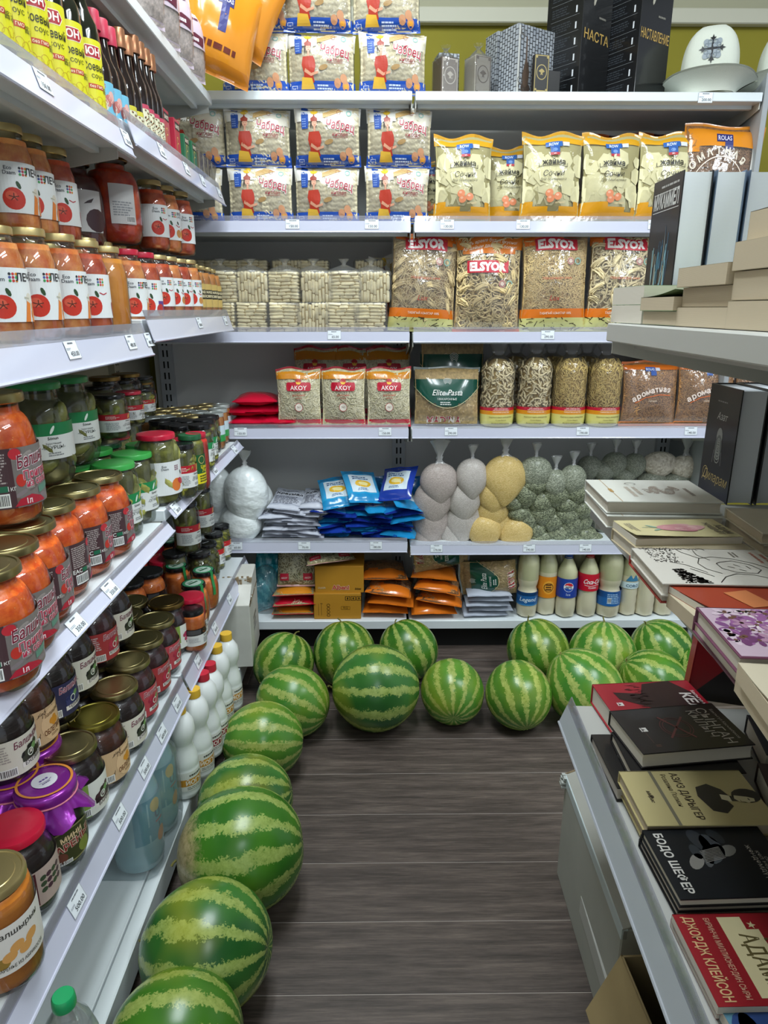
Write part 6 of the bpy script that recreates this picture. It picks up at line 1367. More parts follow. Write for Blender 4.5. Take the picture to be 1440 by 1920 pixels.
for i in range(9): assemble(J('lecho_lecho'), f'orange vegetable jar hidden in the rear row of the second shelf, {ORD[i]} from the camera', 'jar', (-.725, 1.17+.105*i, ZD+(.03 if i > 4 else 0)), TH, g)
ZU = ZD+.192
for px, py, k, n_ in ((5, 250, 'lecho_lecho', 'cut by the picture edge'), (44, 262, 'lecho_lecho', 'with lecho name partly hidden'), (92, 282, 'lecho_tomato', 'beside the shaded large jar')):
    p = onX(px, py, -.70); assemble(J(k), f'orange vegetable jar on the upper tier, {n_}', 'jar', (-.70, p[1], ZU), TH+radians(rj.uniform(-10, 5)), g)
for px, py, k, X, n_ in ((278, 332, 'lecho_tomato', -.665, 'just past the large red jar'), (303, 342, 'lecho_salad', -.655, 'with salad label'), (332, 365, 'lecho_tomato', -.64, 'last before the wall shelves'), (252, 330, 'lecho_lecho', -.72, 'squeezed behind the large red jar')):
    p = onX(px, py, X); assemble(J(k), f'orange vegetable jar on the upper tier, {n_}', 'jar', (X, p[1], ZU+.03), TH+radians(rj.uniform(-10, 5)), g)
p = onX(218, 318, -.695); assemble(J('big'), 'large round jar of red tomato relish with grey barcode label', 'jar', (-.705, p[1]-.02, ZU+.03), TH+radians(-10), scale=(1, 1, .92))
p = onX(155, 325, -.735); assemble(J('bigdark'), 'large shaded jar of dark relish beside the red tomato one', 'jar', (-.765, p[1], ZU+.0), TH, scale=(1, 1, .92))

# pickles shelf
ZP = ZL['pick']+.001; g = 'squat jars of orange-red relish with grey labels'
for px, py, k, n_ in ((-38, 1062, 'adja', 'lowest and most cut off'), (2, 1018, 'adja', 'nearest the camera'), (41, 979, 'adjb', 'with label facing the aisle and barcode'), (84, 944, 'adjc', 'turned to show its dark back label'), (136, 914, 'adjb', 'between the dark-labelled one and the last'), (182, 889, 'adjb', 'last before the green lids')):
    jz(k, px, py, ZP, f'squat jar of orange relish with gold lid, {n_}', g)
for i, (px, py) in enumerate(((-25, 946), (25, 915), (72, 891))): jz('adja', px, py, ZP, f'gold-lidded orange relish jar in the second row, {ORD[i]} from the camera', g)
for i, (px, py) in enumerate(((-45, 900), (0, 885), (48, 868))): jz('adja', px, py, ZP, f'gold-lidded relish jar in the shaded third row, {ORD[i]} from the camera', g)
jx('adja', -24, 735, -.64, ZP+.187, 'orange relish jar on the second tier cut by the picture edge', g)
g = 'pickle jars with bright green lids'
for px, py, n_ in ((211, 867, 'nearest the gold-lidded relish'), (246, 848, 'in the middle of the front three'), (270, 831, 'nearest the red lid')): jz('greenlid', px, py, ZP, f'pickle jar with bright green lid and green-white label, {n_}', g, rot=-4)
for px, py, n_ in ((138, 868, 'beside the gold lids'), (173, 842, 'behind the front three')): jz('greenlid', px, py, ZP, f'pickle jar with bright green lid in the second row, {n_}', g)
jz('green15', 193, 829, ZP+.02, 'jar with dark green patterned lid behind the bright green lids')
jx('greentall', 61, 716, -.70, ZP+.187, 'tall stacked pickle jar with green lid, nearer of two', 'tall stacked pickle jars', rot=-32); jx('greentall', 119, 706, -.72, ZP+.187, 'tall stacked pickle jar with green lid, farther of two', 'tall stacked pickle jars', rot=-20)
jz('ecored', 291, 812, ZP+.03, 'large pickle jar with raspberry red lid and white fruit label', rot=-4); jz('ecored', 209, 813, ZP, 'large jar with red lid behind the green patterned lid')
for k, px, py, n_, in (('blackred', 337, 831, 'small pickle jar with black lid and red-white label at the shelf edge'), ('redred', 345, 822, 'small pickle jar with red lid behind the black-lidded one'), ('yellab', 355, 814, 'slim pickle jar with dark green lid and yellow label'), ('redall', 366, 811, 'slim jar of bright red paste with red lid')): jz(k, px, py, ZP+.03, n_)
for i, (px, py, k) in enumerate(((374, 795, 'blackgreen'), (382, 786, 'blackgreen'), (390, 779, 'blacksm'), (400, 774, 'whitesm'), (408, 766, 'whitesm'), (414, 758, 'whitesm'))):
    jz(k, px, py, ZP+.03, f'small jar in the corner edge row, {ORD[i]} after the bright red paste', 'small jars crowded at the shelf corner')
rows = [(338, 795), (352, 786), (363, 777), (372, 769), (380, 762), (388, 756), (318, 792), (330, 783), (341, 775), (350, 767), (357, 760), (300, 786), (311, 778), (321, 770), (328, 763), (283, 780), (294, 772), (303, 765)]
for i, (px, py) in enumerate(rows):
    k = 'blacksm' if py > 780 else ('goldsm' if i % 3 else 'whitesm')
    jz(k, px, py+2, ZP+.03, f'{dict(blacksm="black", goldsm="gold", whitesm="pale")[k]}-lidded small jar crowded in the corner, {ORD[i % 6]} in the {("second", "third", "fourth")[i//6]} row back', 'small jars crowded at the shelf corner')
for i, (px, py, X, k) in enumerate(((205, 739, -.72, 'bigpick'), (240, 733, -.745, 'redred'), (264, 728, -.77, 'blackred'))):
    jx(k, px, py, X, ZP+.20, ('black-lidded pickle jar with red label on the second tier', 'red-lidded pickle jar on the second tier', 'black-lidded pickle jar hidden beside the red lid on the second tier')[i], 'pickle jars on the second tier', sc=.8 if i == 0 else 1)
for i, (px, py) in enumerate(((185, 722), (225, 712), (262, 706), (196, 706), (236, 700), (262, 716))): jx('bigpick' if i < 3 else 'jam_dark', px, py, -.82, ZP+.20, f'shaded jar at the back of the second tier, {ORD[i]}', 'pickle jars on the second tier', sc=.85)
for i in range(5): assemble(J('jam_none' if i % 2 else 'bigpick'), f'dark jar supporting the second tier of pickles, {ORD[i]}', 'jar', (-.80, 1.45+.17*i, ZP+(.03 if i > 2 else 0)), TH, scale=1.04)

# jam shelf
ZJ = ZL['jam']+.001; g = 'jam jars with gold lids on the third shelf'
for px, py, k, n_, ro in ((128, 1396, 'jam_white', 'with green and white label', 0), (175, 1340, 'jam_sea', 'with beige sea-buckthorn label and amber filling', 0), (213, 1285, 'jam_black', 'with white blackberry label', 0), (239, 1237, 'jam_rasp', 'with red raspberry label, nearer of two', 0),
                       (267, 1196, 'jam_straw', 'with red berry label, farther of two', 0), (290, 1160, 'jam_rasp', 'with deep red filling and pink label', 0)): jz(k, px, py, ZJ, f'dark jam jar {n_}, front row', g, rot=ro-4)
jz('jam_pink', 311, 1126, ZJ, 'dark jam jar with green and pink label, last before the black lids', g, rot=-4)
jz('apricot', -24, 1640, ZJ, 'apricot jam jar with gold lid and white label cut by the picture edge', rot=-2)
jz('redlid_jam', 24, 1550, ZJ, 'dark jam jar with glossy red lid', rot=-14)
jz('purple', 84, 1468, ZJ, 'jam jar wrapped in purple foil with orange ring', rot=-2)
for i, (px, py) in enumerate(((20, 1455), (60, 1395))): jz('purple', px, py, ZJ, f'purple foil-wrapped jam jar in the second row, {("nearer", "farther")[i]} one')
for i, (px, py) in enumerate(((102, 1340), (140, 1285), (172, 1238), (205, 1190), (243, 1127), (160, 1180), (120, 1225), (70, 1290), (232, 1152), (190, 1150))): jz('jam_dark' if i % 2 else 'jam_none', px, py, ZJ, f'shaded dark jam jar in the rear rows, {ORD[i]} from the camera', g)
for px, py, k, n_ in ((10, 1385, 'jam_black', 'with white blackberry label cut by the picture edge'), (52, 1333, 'jam_sea', 'with beige sea-buckthorn label'), (92, 1270, 'jam_blue', 'with dark blue label'), (134, 1236, 'jam_black', 'with white blackberry label, nearer of two'), (177, 1180, 'jam_straw', 'with red strawberry label'), (208, 1143, 'jam_black', 'with white blackberry label, farther of two')):
    p = onX(px, py, -.685); assemble(J(k), f'jam jar on the second tier {n_}', 'jar', (-.69, p[1], ZJ+.166), TH-.1, 'jam jars stacked on the second tier', scale=(.9, .9, 1))
g = 'jars with coloured lids at the far end of the third shelf'
for k, px, py, n_ in (('dksmall', 359, 1141, 'small spread jar with black lid at the shelf edge'), ('redlab', 357, 1116, 'red paste jar with raspberry lid at the shelf edge'), ('orangeseal', 362, 1093, 'orange honey jar with green paper seal, nearer of two'), ('orangeseal', 381, 1068, 'orange honey jar with green paper seal, farther of two'),
                      ('darkmix', 373, 1035, 'dark olive jar with black lettered lid, nearest of the black lids'), ('darkmix', 386, 1017, 'dark olive jar with black lettered lid, second of the black lids'), ('gherkin', 400, 999, 'yellow-green gherkin jar with black lid and red label, nearer of two'), ('gherkin', 413, 984, 'yellow-green gherkin jar with black lid and red label, farther of two'),
                      ('dkspread', 277, 1070, 'spread jar with black lid and dotted dark label'), ('redlab', 302, 1048, 'red paste jar with red lid in the second row'), ('redlab', 286, 1026, 'red-lidded paste jar tucked under the shelf lip'), ('orangeseal', 317, 1013, 'orange honey jar with dark lid and green seal in the second row'), ('darkmix', 345, 1022, 'dark olive jar in the second row behind the black lids'),
                      ('redlab', 262, 1045, 'red-lidded paste jar tucked deepest under the shelf lip'), ('dkspread', 240, 1090, 'shaded spread jar in the third row'), ('orangeseal', 330, 1060, 'orange jar squeezed in the second row')):
    jz(k, px, py, ZJ, n_, g, rot=-6)
for px, py, k, n_ in ((346, 945, 'bigpick', 'nearer'), (374, 925, 'bigpick', 'farther')): p = onX(px, py, -.68); assemble(J(k), f'red-banded pickle jar on the second tier under the shelf lip, {n_} one', 'jar', (-.68, p[1], ZJ+.166), TH-.1, scale=(.85, .85, .95))
for i in range(2): assemble(J('bigpick'), f'pickle jar supporting the red-banded ones, {("nearer", "farther")[i]} one', 'jar', (-.72, 2.27+.2*i, ZJ), TH, scale=(.85, .85, .92))

# ------------------------------------------------------------------ soy sauce shelf
ZS1 = ZL['soy']+.001
def soy_proto():
    R, h = .033, .265; pr = [(0, .003), (R*.85, 0), (R*.97, .005), (R, .014), (R, .165), (R*.93, .182), (R*.6, .205), (.014, .225), (.0125, .25), (.0125, .262)]
    b = MB().lathe(pr, 26).mesh('bottle', [M('bottle_dark_glass', '#14180c', .08, coat=.6)], 60)
    c = MB().lathe([(0, .24), (.0155, .24), (.016, .245), (.016, .275), (.014, .278), (0, .278)], 20).mesh('cap', [M('cap_red', '#c42a3c', .35)], 40)
    a = Art(.005, .03); a.rect(-R*2.4, 0, R*2.4, .135, '#d5cf1e', 0); a.rect(R*1.35, 0, R*1.6, .135, '#b53a1c', 1)
    a.poly([(-.024, 0), (-.016, .012), (.016, .012), (.024, 0), (.016, -.012), (-.016, -.012)], '#efe0c8', 1, -.002, .112); a.poly([(-.022, 0), (-.015, .0105), (.015, .0105), (.022, 0), (.015, -.0105), (-.015, -.0105)], '#a81f2c', 2, -.002, .112); a.text('ЮН', -.002, .106, .013, '#f2ece2', 3, .03)
    a.text('Соевый', .0, .078, .014, '#232512', 3, .01, maxw=.05); a.text('соус', .004, .064, .009, '#232512', 3); a.rect(-.018, .044, .016, .053, '#b8431e', 1); a.text('без ГМО', -.001, .046, .005, '#f4e6c8', 3, .01)
    for i in range(7): a.ring(-.03+.011*i, .018+.005*(i % 2), .008, .0007, '#b58a1c', 1, 12)
    a.text('натуральный, пряный', 0, .006, .0042, '#5a4a12', 3, maxw=.06); a.text('酱油', .026, .04, .009, '#3a3a18', 3)
    return ('sauce_bottle', [('bottle', b), ('cap', c), ('label', a.mesh('label', cyl(R*1.003, 0, .016), e0=.0005))])
SOY = soy_proto()
soyp = [(-8, 78), (25, 92), (68, 118), (103, 143), (137, 165), (172, 190)]
for i, (px, py) in enumerate(soyp):
    p = onX(px, py, -.605); assemble(SOY, f'soy sauce bottle with yellow label, {ORD[i]} from the camera', 'bottle', (-.61, p[1], ZS1), TH-.35+.12*(i % 3), 'yellow-labelled soy sauce bottles')
for i in range(5): assemble(SOY, f'soy sauce bottle with yellow label in the hidden second row, {ORD[i]}', 'bottle', (-.69, 1.28+.075*i, ZS1), TH, 'yellow-labelled soy sauce bottles')
def vin_proto(lid, labf, R=.028, h=.235):
    pr = [(0, .003), (R*.85, 0), (R*.97, .005), (R, .012), (R, h*.48), (R*.9, h*.56), (R*.55, h*.66), (R*.42, h*.78), (.0105, h*.93)]
    b = MB().lathe(pr, 22).mesh('bottle', [M('bottle_black_sauce', '#1a0f0e', .1, coat=.6)], 60)
    c = MB().lathe([(0, h*.84), (.0165, h*.84), (.017, h*.86), (.0165, h), (.015, h+.002), (0, h+.002)], 20).mesh('cap', [lid], 40); parts = [('bottle', b), ('cap', c)]
    a = Art(.005, .03); labf(a, R); parts.append(('label', a.mesh('label', cyl(R*1.004, 0, .014), e0=.0005))); return ('sauce_bottle', parts)
def l_sky(a, R): a.rect(-R*1.3, 0, R*1.3, .075, '#6fb4cf', 0); a.rect(-R*1.3, 0, R*1.3, .012, '#a8343c', 1); [a.ell(-R+.009*i, .03+.008*(i % 3), .009, .012, ['#b86a62', '#d9a8a0', '#8a4a4c', '#c9c3b8'][i % 4], 1) for i in range(7)]; a.text('СОУС', -R*.4, .062, .007, '#c22a3a', 3, .02, rot=0)
def l_dots(c):
    def f(a, R):
        a.rect(-R*1.3, 0, R*1.3, .07, '#d8d3b4', 0); a.rect(-R*1.3, .06, R*1.3, .07, c, 1); a.rect(-R*1.3, 0, R*1.3, .008, c, 1); rg = random.Random(3)
        for i in range(40): a.ell(rg.uniform(.1, 1.2)*R, rg.uniform(.01, .058), .0022, .0018, rg.choice(['#2a2a1c', '#5a5a34', '#8a4a2a']), 2, n=5)
    return f
RC = vin_proto(M('cap_pinkred', '#c23a52', .35), l_sky, .030, .225); GO = vin_proto(M('cap_copper', '#b07a58', .3, metal=.6), l_dots('#c9bf3c'), .027, .245); GO2 = vin_proto(MATS['cap_copper'], l_dots('#b8435a'), .026, .235)
for i, (px, py) in enumerate(((189, 205), (205, 215), (219, 224))): p = onX(px, py, -.605); assemble(RC, f'dark sauce bottle with pink-red cap and sky picture label, {ORD[i]} from the yellow labels', 'bottle', (-.605, p[1], ZS1), TH-.3, 'sauce bottles with pink-red caps')
for i, (px, py) in enumerate(((241, 240), (254, 248))): p = onX(px, py, -.60); assemble(GO, f'slim black sauce bottle with copper cap and yellow banded label, {("nearer", "farther")[i]} one', 'bottle', (-.605, p[1], ZS1+.0), TH-.3, 'slim sauce bottles with copper caps')
for i, (px, py) in enumerate(((268, 262), (278, 268), (288, 275), (297, 281))): p = onX(px, py, -.60); assemble(GO2, f'slim black sauce bottle with copper cap and pink banded label, {ORD[i]} past the seam', 'bottle', (-.605, p[1], ZS1+.03), TH-.3, 'slim sauce bottles with copper caps')
for i in range(8): assemble(GO if i < 4 else GO2, f'slim sauce bottle in the hidden second row, {ORD[i]}', 'bottle', (-.67, 1.66+.066*i, ZS1+(.03 if i > 1 else 0)), TH, 'slim sauce bottles with copper caps')
def teabox(px, py, c, label, w=.055, h=.135, X=-.60, art=True, film=False):
    p = onX(px, py, X); t = thing('tea_box', label, 'box', (X, p[1], ZS1+.03), pi/2, 'boxed teas on the top left shelf')
    MB().box(-w/2, 0, 0, w/2, .10, h, b=.0015).build('carton', M('card_'+c.strip('#'), c, .4, coat=.3), t)
    a = Art()
    if art:
        a.rect(-w*.4, h*.78, w*.4, h*.93, '#1c1a1a', 0); a.text('BANTE', 0, h*.81, .010, '#e9dcc8', 1, .03, maxw=w*.7)
        for (x, y, r_, a0) in ((0, .055, .016, 1.2), (.004, .03, .012, 3.6), (-.003, .078, .009, .3)): a.ring(x, y, r_, .0022, '#dcc46a', 1, 14, a0=a0, a1=a0+4)
    else: a.lines(-w*.35, h*.2, w*.35, h*.8, 6, '#8a7a5a', 1, 3)
    put('lettering', a.mesh('lettering', flat(AT(0, 0, 0))), t)
    if film: MB().box(-w/2-.002, -.002, 0, w/2+.002, .102, h+.006, b=.003).build('clear_wrap', FILM('clear_wrap_crisp'), t)
for i, (px, py) in enumerate(((318, 300), (338, 318))): teabox(px, py, '#b02c40', f'tall red tea box with black name panel, {("nearer", "farther")[i]} one')
for i, (px, py) in enumerate(((355, 333), (369, 345))): teabox(px, py, '#2f6b4a', f'green tea box with black name panel, {("nearer", "farther")[i]} one', h=.115)
for i, (px, py) in enumerate(((380, 352), (388, 358), (396, 364), (403, 369), (409, 374))): teabox(px, py, ['#8a7a5c', '#9c8f74'][i % 2], f'beige packet in clear wrap beside the green tea boxes, {ORD[i]}', h=.10, w=.042, art=False, film=True)

# snack packs and the big orange pack on the top board
ZTT = ZL['top']+.001
def snack_proto(seed):
    w, h, d = .17, .22, .085; pl = Pillow(w, h, d, 14, 16, seed, .012, .45, wr=.004)
    cf = lambda u, v: '#c9b8c4' if v < .1 or v > .46 else None
    nm = pasta_mesh(pl, [dict(n=60, length=.022, wd=.024, th=.016, seg=4, curl=2, v0=.06, v1=.42, dmin=.8, dmax=.9)], '8f6a50', 'cdbfb8', seed, 'cookies')
    a = pl.art(); a.poly([(-.05, 0), (.0, .018), (.05, .01), (.045, -.02), (.0, -.012), (-.04, -.02)], '#5c2436', 1, 0, .12); a.lines(-.035, .108, .035, .126, 1, '#e8dde2', 3, 4); a.lines(-.05, .178, .05, .19, 1, '#6c3a4c', 3, 5)
    return ('snack_pack', [('wrapper', pl.wrapper(cf)), ('cookies', nm, None, 'stuff'), ('lettering', a.mesh('lettering', pl.surf))])
SN = snack_proto(3)
for i, (px, py) in enumerate(((322, 30), (348, 70), (374, 110), (398, 150))):
    p = onX(px, py, -.59); assemble(SN, f'lilac and clear snack pack with dark cookies on the top board, {ORD[i]} from the camera', 'snack pack', (-.60, 2.05+.15*i, ZTT), TH, 'snack packs along the top board', scale=.9)
OR1 = aromat_proto(17)
def bigor(px, py, Z, dy, lab, rt, roll, sc): place_back(('pasta_pack', OR1[1]), lab, 'pasta pack', px, py, Z, dy=dy, rot=rt, roll=roll, scale=sc)
OGP = Pillow(.26, .30, .10, 16, 16, 5, .014, .42, wr=.006)
og = OGP.art(); og.rect(-.015, .12, .012, .25, '#3a3c7a', 1); og.rect(-.028, .2, .026, .235, '#34366e', 2); og.text('ROLAS', 0, .21, .014, '#d9d4e6', 3, .02, maxw=.045); og.lines(-.10, .06, .10, .09, 1, '#6a2a1a', 3, 7); og.lines(-.10, .25, -.03, .275, 1, '#6a2a1a', 3, 8)
OGW = OGP.wrapper(lambda u, v: '#d98a1e' if v > .12 else '#c97a1c'); OGL = og.mesh('lettering', OGP.surf)
for i, (px, py, Z, rt, rl, Y) in enumerate(((392, 95, 2.245, .5, .45, 2.58), (420, 40, 2.36, .35, .75, 2.66))):
    x = XB(px, py, Y); assemble(('pasta_pack', [('wrapper', OGW), ('lettering', OGL)]), f'glossy orange pasta pack leaning in the top corner, {("lower", "upper")[i]} one', 'pasta pack', (x, Y, Z-.02), (0.0, rl*.6, rt))

# ------------------------------------------------------------------ bottom board: bottles, carton
ZB1 = ZL['base']+.001
PE = M('white_plastic', '#dfe3e0', .3, coat=.3); 
def airan_proto(capc, labc, txt):
    R, h = .042, .285; pr = [(0, .004), (R*.8, 0), (R*.96, .006), (R, .02), (R*.97, .024), (R, .03), (R, .095), (R*.97, .099), (R*.99, .103), (R*.93, .125), (R*.78, .15), (R*.70, .165), (R*.72, .172), (R*.90, .19), (R*.94, .21), (R*.86, .235), (R*.58, .255), (.017, .262), (.016, .27)]
    b = MB().lathe(pr, 26).mesh('bottle', [PE], 60); c = MB().lathe([(0, .262), (.0195, .262), (.020, .266), (.0195, .286), (0, .287)], 18).mesh('cap', [M('cap_'+capc.strip('#'), capc, .4)], 40)
    a = Art(.006, .02); a.rect(-R*1.9, 0, R*1.9, .06, '#e3e3dc', 0); a.rect(-R*1.9, .016, R*1.9, .038, labc, 1); a.text(txt, 0, .02, .013, '#f2ece0', 3, .03); a.lines(-R*.6, .043, R*.6, .053, 1, '#4a4a44', 3, 4); a.lines(-R*.8, .003, R*.8, .013, 2, '#8a8a80', 2, 2)
    return ('yogurt_bottle', [('bottle', b), ('cap', c), ('label', a.mesh('label', cyl(R*1.004, 0, .032), e0=.0006))])
AY = airan_proto('#e0b33a', '#c98d2c', 'ЙОГУРТ'); AR2 = airan_proto('#c22a3c', '#8f2434', 'ЙОГУРТ')
for i, (px, py, k, n_) in enumerate(((358, 1484, AY, 'nearest the blue water pack'), (384, 1448, AY, 'second from the blue water pack'), (400, 1412, AR2, 'third from the blue water pack'), (412, 1392, AR2, 'third from the yellow cap'), (423, 1352, AY, 'second from the white carton'), (440, 1325, AY, 'with yellow cap nearest the white carton'))):
    p = onZ(px, py, ZB1); assemble(k, f'white yogurt drink bottle, {n_}', 'bottle', (p[0]-.012, p[1], ZB1), TH+.1, 'white yogurt drink bottles on the bottom board')
for i in range(5): assemble(AY, f'white yogurt drink bottle in the hidden second row, {ORD[i]}', 'bottle', (-.64, 1.70+.09*i, ZB1), TH, 'white yogurt drink bottles on the bottom board')
BW = M('blue_water_plastic', '#9cc6ce', .2, coat=.5); 
t = thing('water_pack', 'shrink-wrapped pack of pale blue water bottles on the bottom board', 'bottle pack', (-.60, 1.46, ZB1), 0)
for i, (dx, dy) in enumerate(((.0, -.06), (.0, .065), (-.125, -.06), (-.125, .065))):
    R = .060; mb = MB(); pr = [(0, .01), (R*.7, 0), (R*.95, .012), (R, .04), (R*.95, .055), (R, .07), (R, .11), (R*.95, .12), (R, .135), (R, .20), (R*.8, .25), (R*.4, .28), (.02, .285)]
    b = mb.lathe(pr, 26, sq=.10); put('bottle', b.mesh('bottle', [BW], 60), t, (dx, dy, 0))
    put('cap', MB().lathe([(0, .28), (.019, .28), (.019, .30), (0, .301)], 16).mesh('cap', [M('cap_blue', '#2c6ea8', .4)], 40), t, (dx, dy, 0))
a = Art(.006, .02); a.rect(-.06, 0, .05, .12, '#4f97ab', 0); a.ell(-.0, .095, .016, .02, '#e0b548', 1, .3); a.text('U', .005, .058, .02, '#1d3f6a', 2, .04); a.rect(-.004, .045, .022, .05, '#b03a48', 2); a.text('!', .008, .026, .014, '#1d2f4a', 2, .04); a.ell(.012, .005, .014, .02, '#d98f3c', 1, -.3)
for (dx, dy) in ((0, -.06), (0, .065)): put('label', a.mesh('label', cyl(.0605, 0, .09), e0=.0012), t, (dx, dy, 0), rot=(0, 0, TH+.15))
mb = MB(); n = 36; rr = random.Random(3); vs = []; rings = [(1.0, .0), (1.03, .02), (1.04, .08), (1.03, .16), (1.0, .22), (.8, .27), (.5, .295)]
for k_, z in rings:
    for i in range(n):
        a0 = 2*pi*i/n; ca, sa = cos(a0), sin(a0); e = .35; x = abs(ca)**e*(1 if ca > 0 else -1)*.126*k_-.062; y = abs(sa)**e*(1 if sa > 0 else -1)*.128*k_; vs.append((x+rr.uniform(-.003, .003), y+.002+rr.uniform(-.003, .003), z+rr.uniform(-.002, .002)))
mb.add(vs, [(j*n+i, j*n+(i+1) % n, (j+1)*n+(i+1) % n, (j+1)*n+i) for j in range(len(rings)-1) for i in range(n)]).build('shrink_wrap', FILM('shrink_film', (.93, .96, .97), .1, .18, .7, .14, 18, hazecol=(.75, .85, .9)), t, 180)
def green_bottle():
    R, h = .046, .27; pr = [(0, .004), (R*.7, 0), (R*.96, .008), (R, .03), (R, h*.55), (R*.97, h*.66), (R*.75, h*.8), (R*.4, h*.9), (.014, h*.94), (.014, h*.97)]
    p = onZ(118, 1868, ZB1+.27); t = thing('water_bottle', 'clear plastic bottle with bright green cap at the near end of the bottom board', 'bottle', (p[0], p[1], ZB1), TH)
    put('bottle', MB().lathe(pr, 26).mesh('bottle', [FILM('bottle_clear', (.88, .94, .92), .10, .04, .25, .10, 14, k=1.3)], 60), t)
    put('cap', MB().lathe([(0, h*.93), (.0185, h*.93), (.019, h*.95), (.018, h), (.016, h+.003), (0, h+.003)], 22).mesh('cap', [M('cap_green', '#1f9a5c', .3, coat=.3)], 40), t)
    a = Art(.006, .02); a.rect(-R*2, 0, R*2, .05, '#2c7a6a', 0); put('label', a.mesh('label', cyl(R*1.004, 0, .06)), t)
green_bottle()
# tattered white carton at the far end of the bottom board
WC = M('carton_white_worn', '#c9c8bf', .7, var=.08, vscale=9, bmp=.25, bscale=30); CRG = M('cardboard_torn', '#8f7c60', .9, var=.25, vscale=90, bmp=.8, bscale=90)
t = thing('cardboard_box', 'tall worn white carton with torn top at the end of the bottom board', 'box', (-.565, 2.36, ZB1), radians(4))
w_, d_, h_ = .16, .27, .26
MB().box(-w_/2, 0, 0, w_/2, d_, h_, b=.002).build('carton', WC, t)
MB().add([(-w_/2+.005, .0, h_), (w_/2, .0, h_), (w_/2, .1, h_+.045), (-w_/2+.005, .1, h_+.05), (-w_/2+.005, .003, h_-.003), (w_/2, .003, h_-.003), (w_/2, .1, h_+.041), (-w_/2+.005, .1, h_+.046)], [(0, 1, 2, 3), (7, 6, 5, 4), (0, 4, 5, 1), (1, 5, 6, 2), (2, 6, 7, 3), (3, 7, 4, 0)]).build('flap', WC, t, smooth=0)
MB().box(-w_/2+.02, .1, h_, w_/2+.002, .25, h_+.075, b=.003).build('inner_carton', WC, t)
mb = MB(); rg = random.Random(2)
for i in range(26): x = -w_/2+rg.uniform(0, w_); mb.box(x, .098+rg.uniform(-.004, .004), h_+.04+rg.uniform(0, .03), x+.008, .104, h_+.06+rg.uniform(0, .02))
mb.build('torn_edge', CRG, t, smooth=0, kind='stuff')
mb = MB()
for i in range(30): y = rg.uniform(0, .25); mb.box(w_/2-.001, y, h_-.006+rg.uniform(-.003, .002), w_/2+.002, y+.012, h_+.003)
mb.build('torn_rim', CRG, t, smooth=0, kind='stuff')
a = Art(); a.lines(.10, .10, .20, .17, 3, '#6a645a', 1, 3); a.rect(.03, .02, .25, .022, '#a7a59c', 0)
put('lettering', a.mesh('lettering', flat(Matrix.Translation((w_/2, 0, 0)) @ Matrix(((0, 0, 1, 0), (1, 0, 0, 0), (0, 1, 0, 0), (0, 0, 0, 1))))), t)
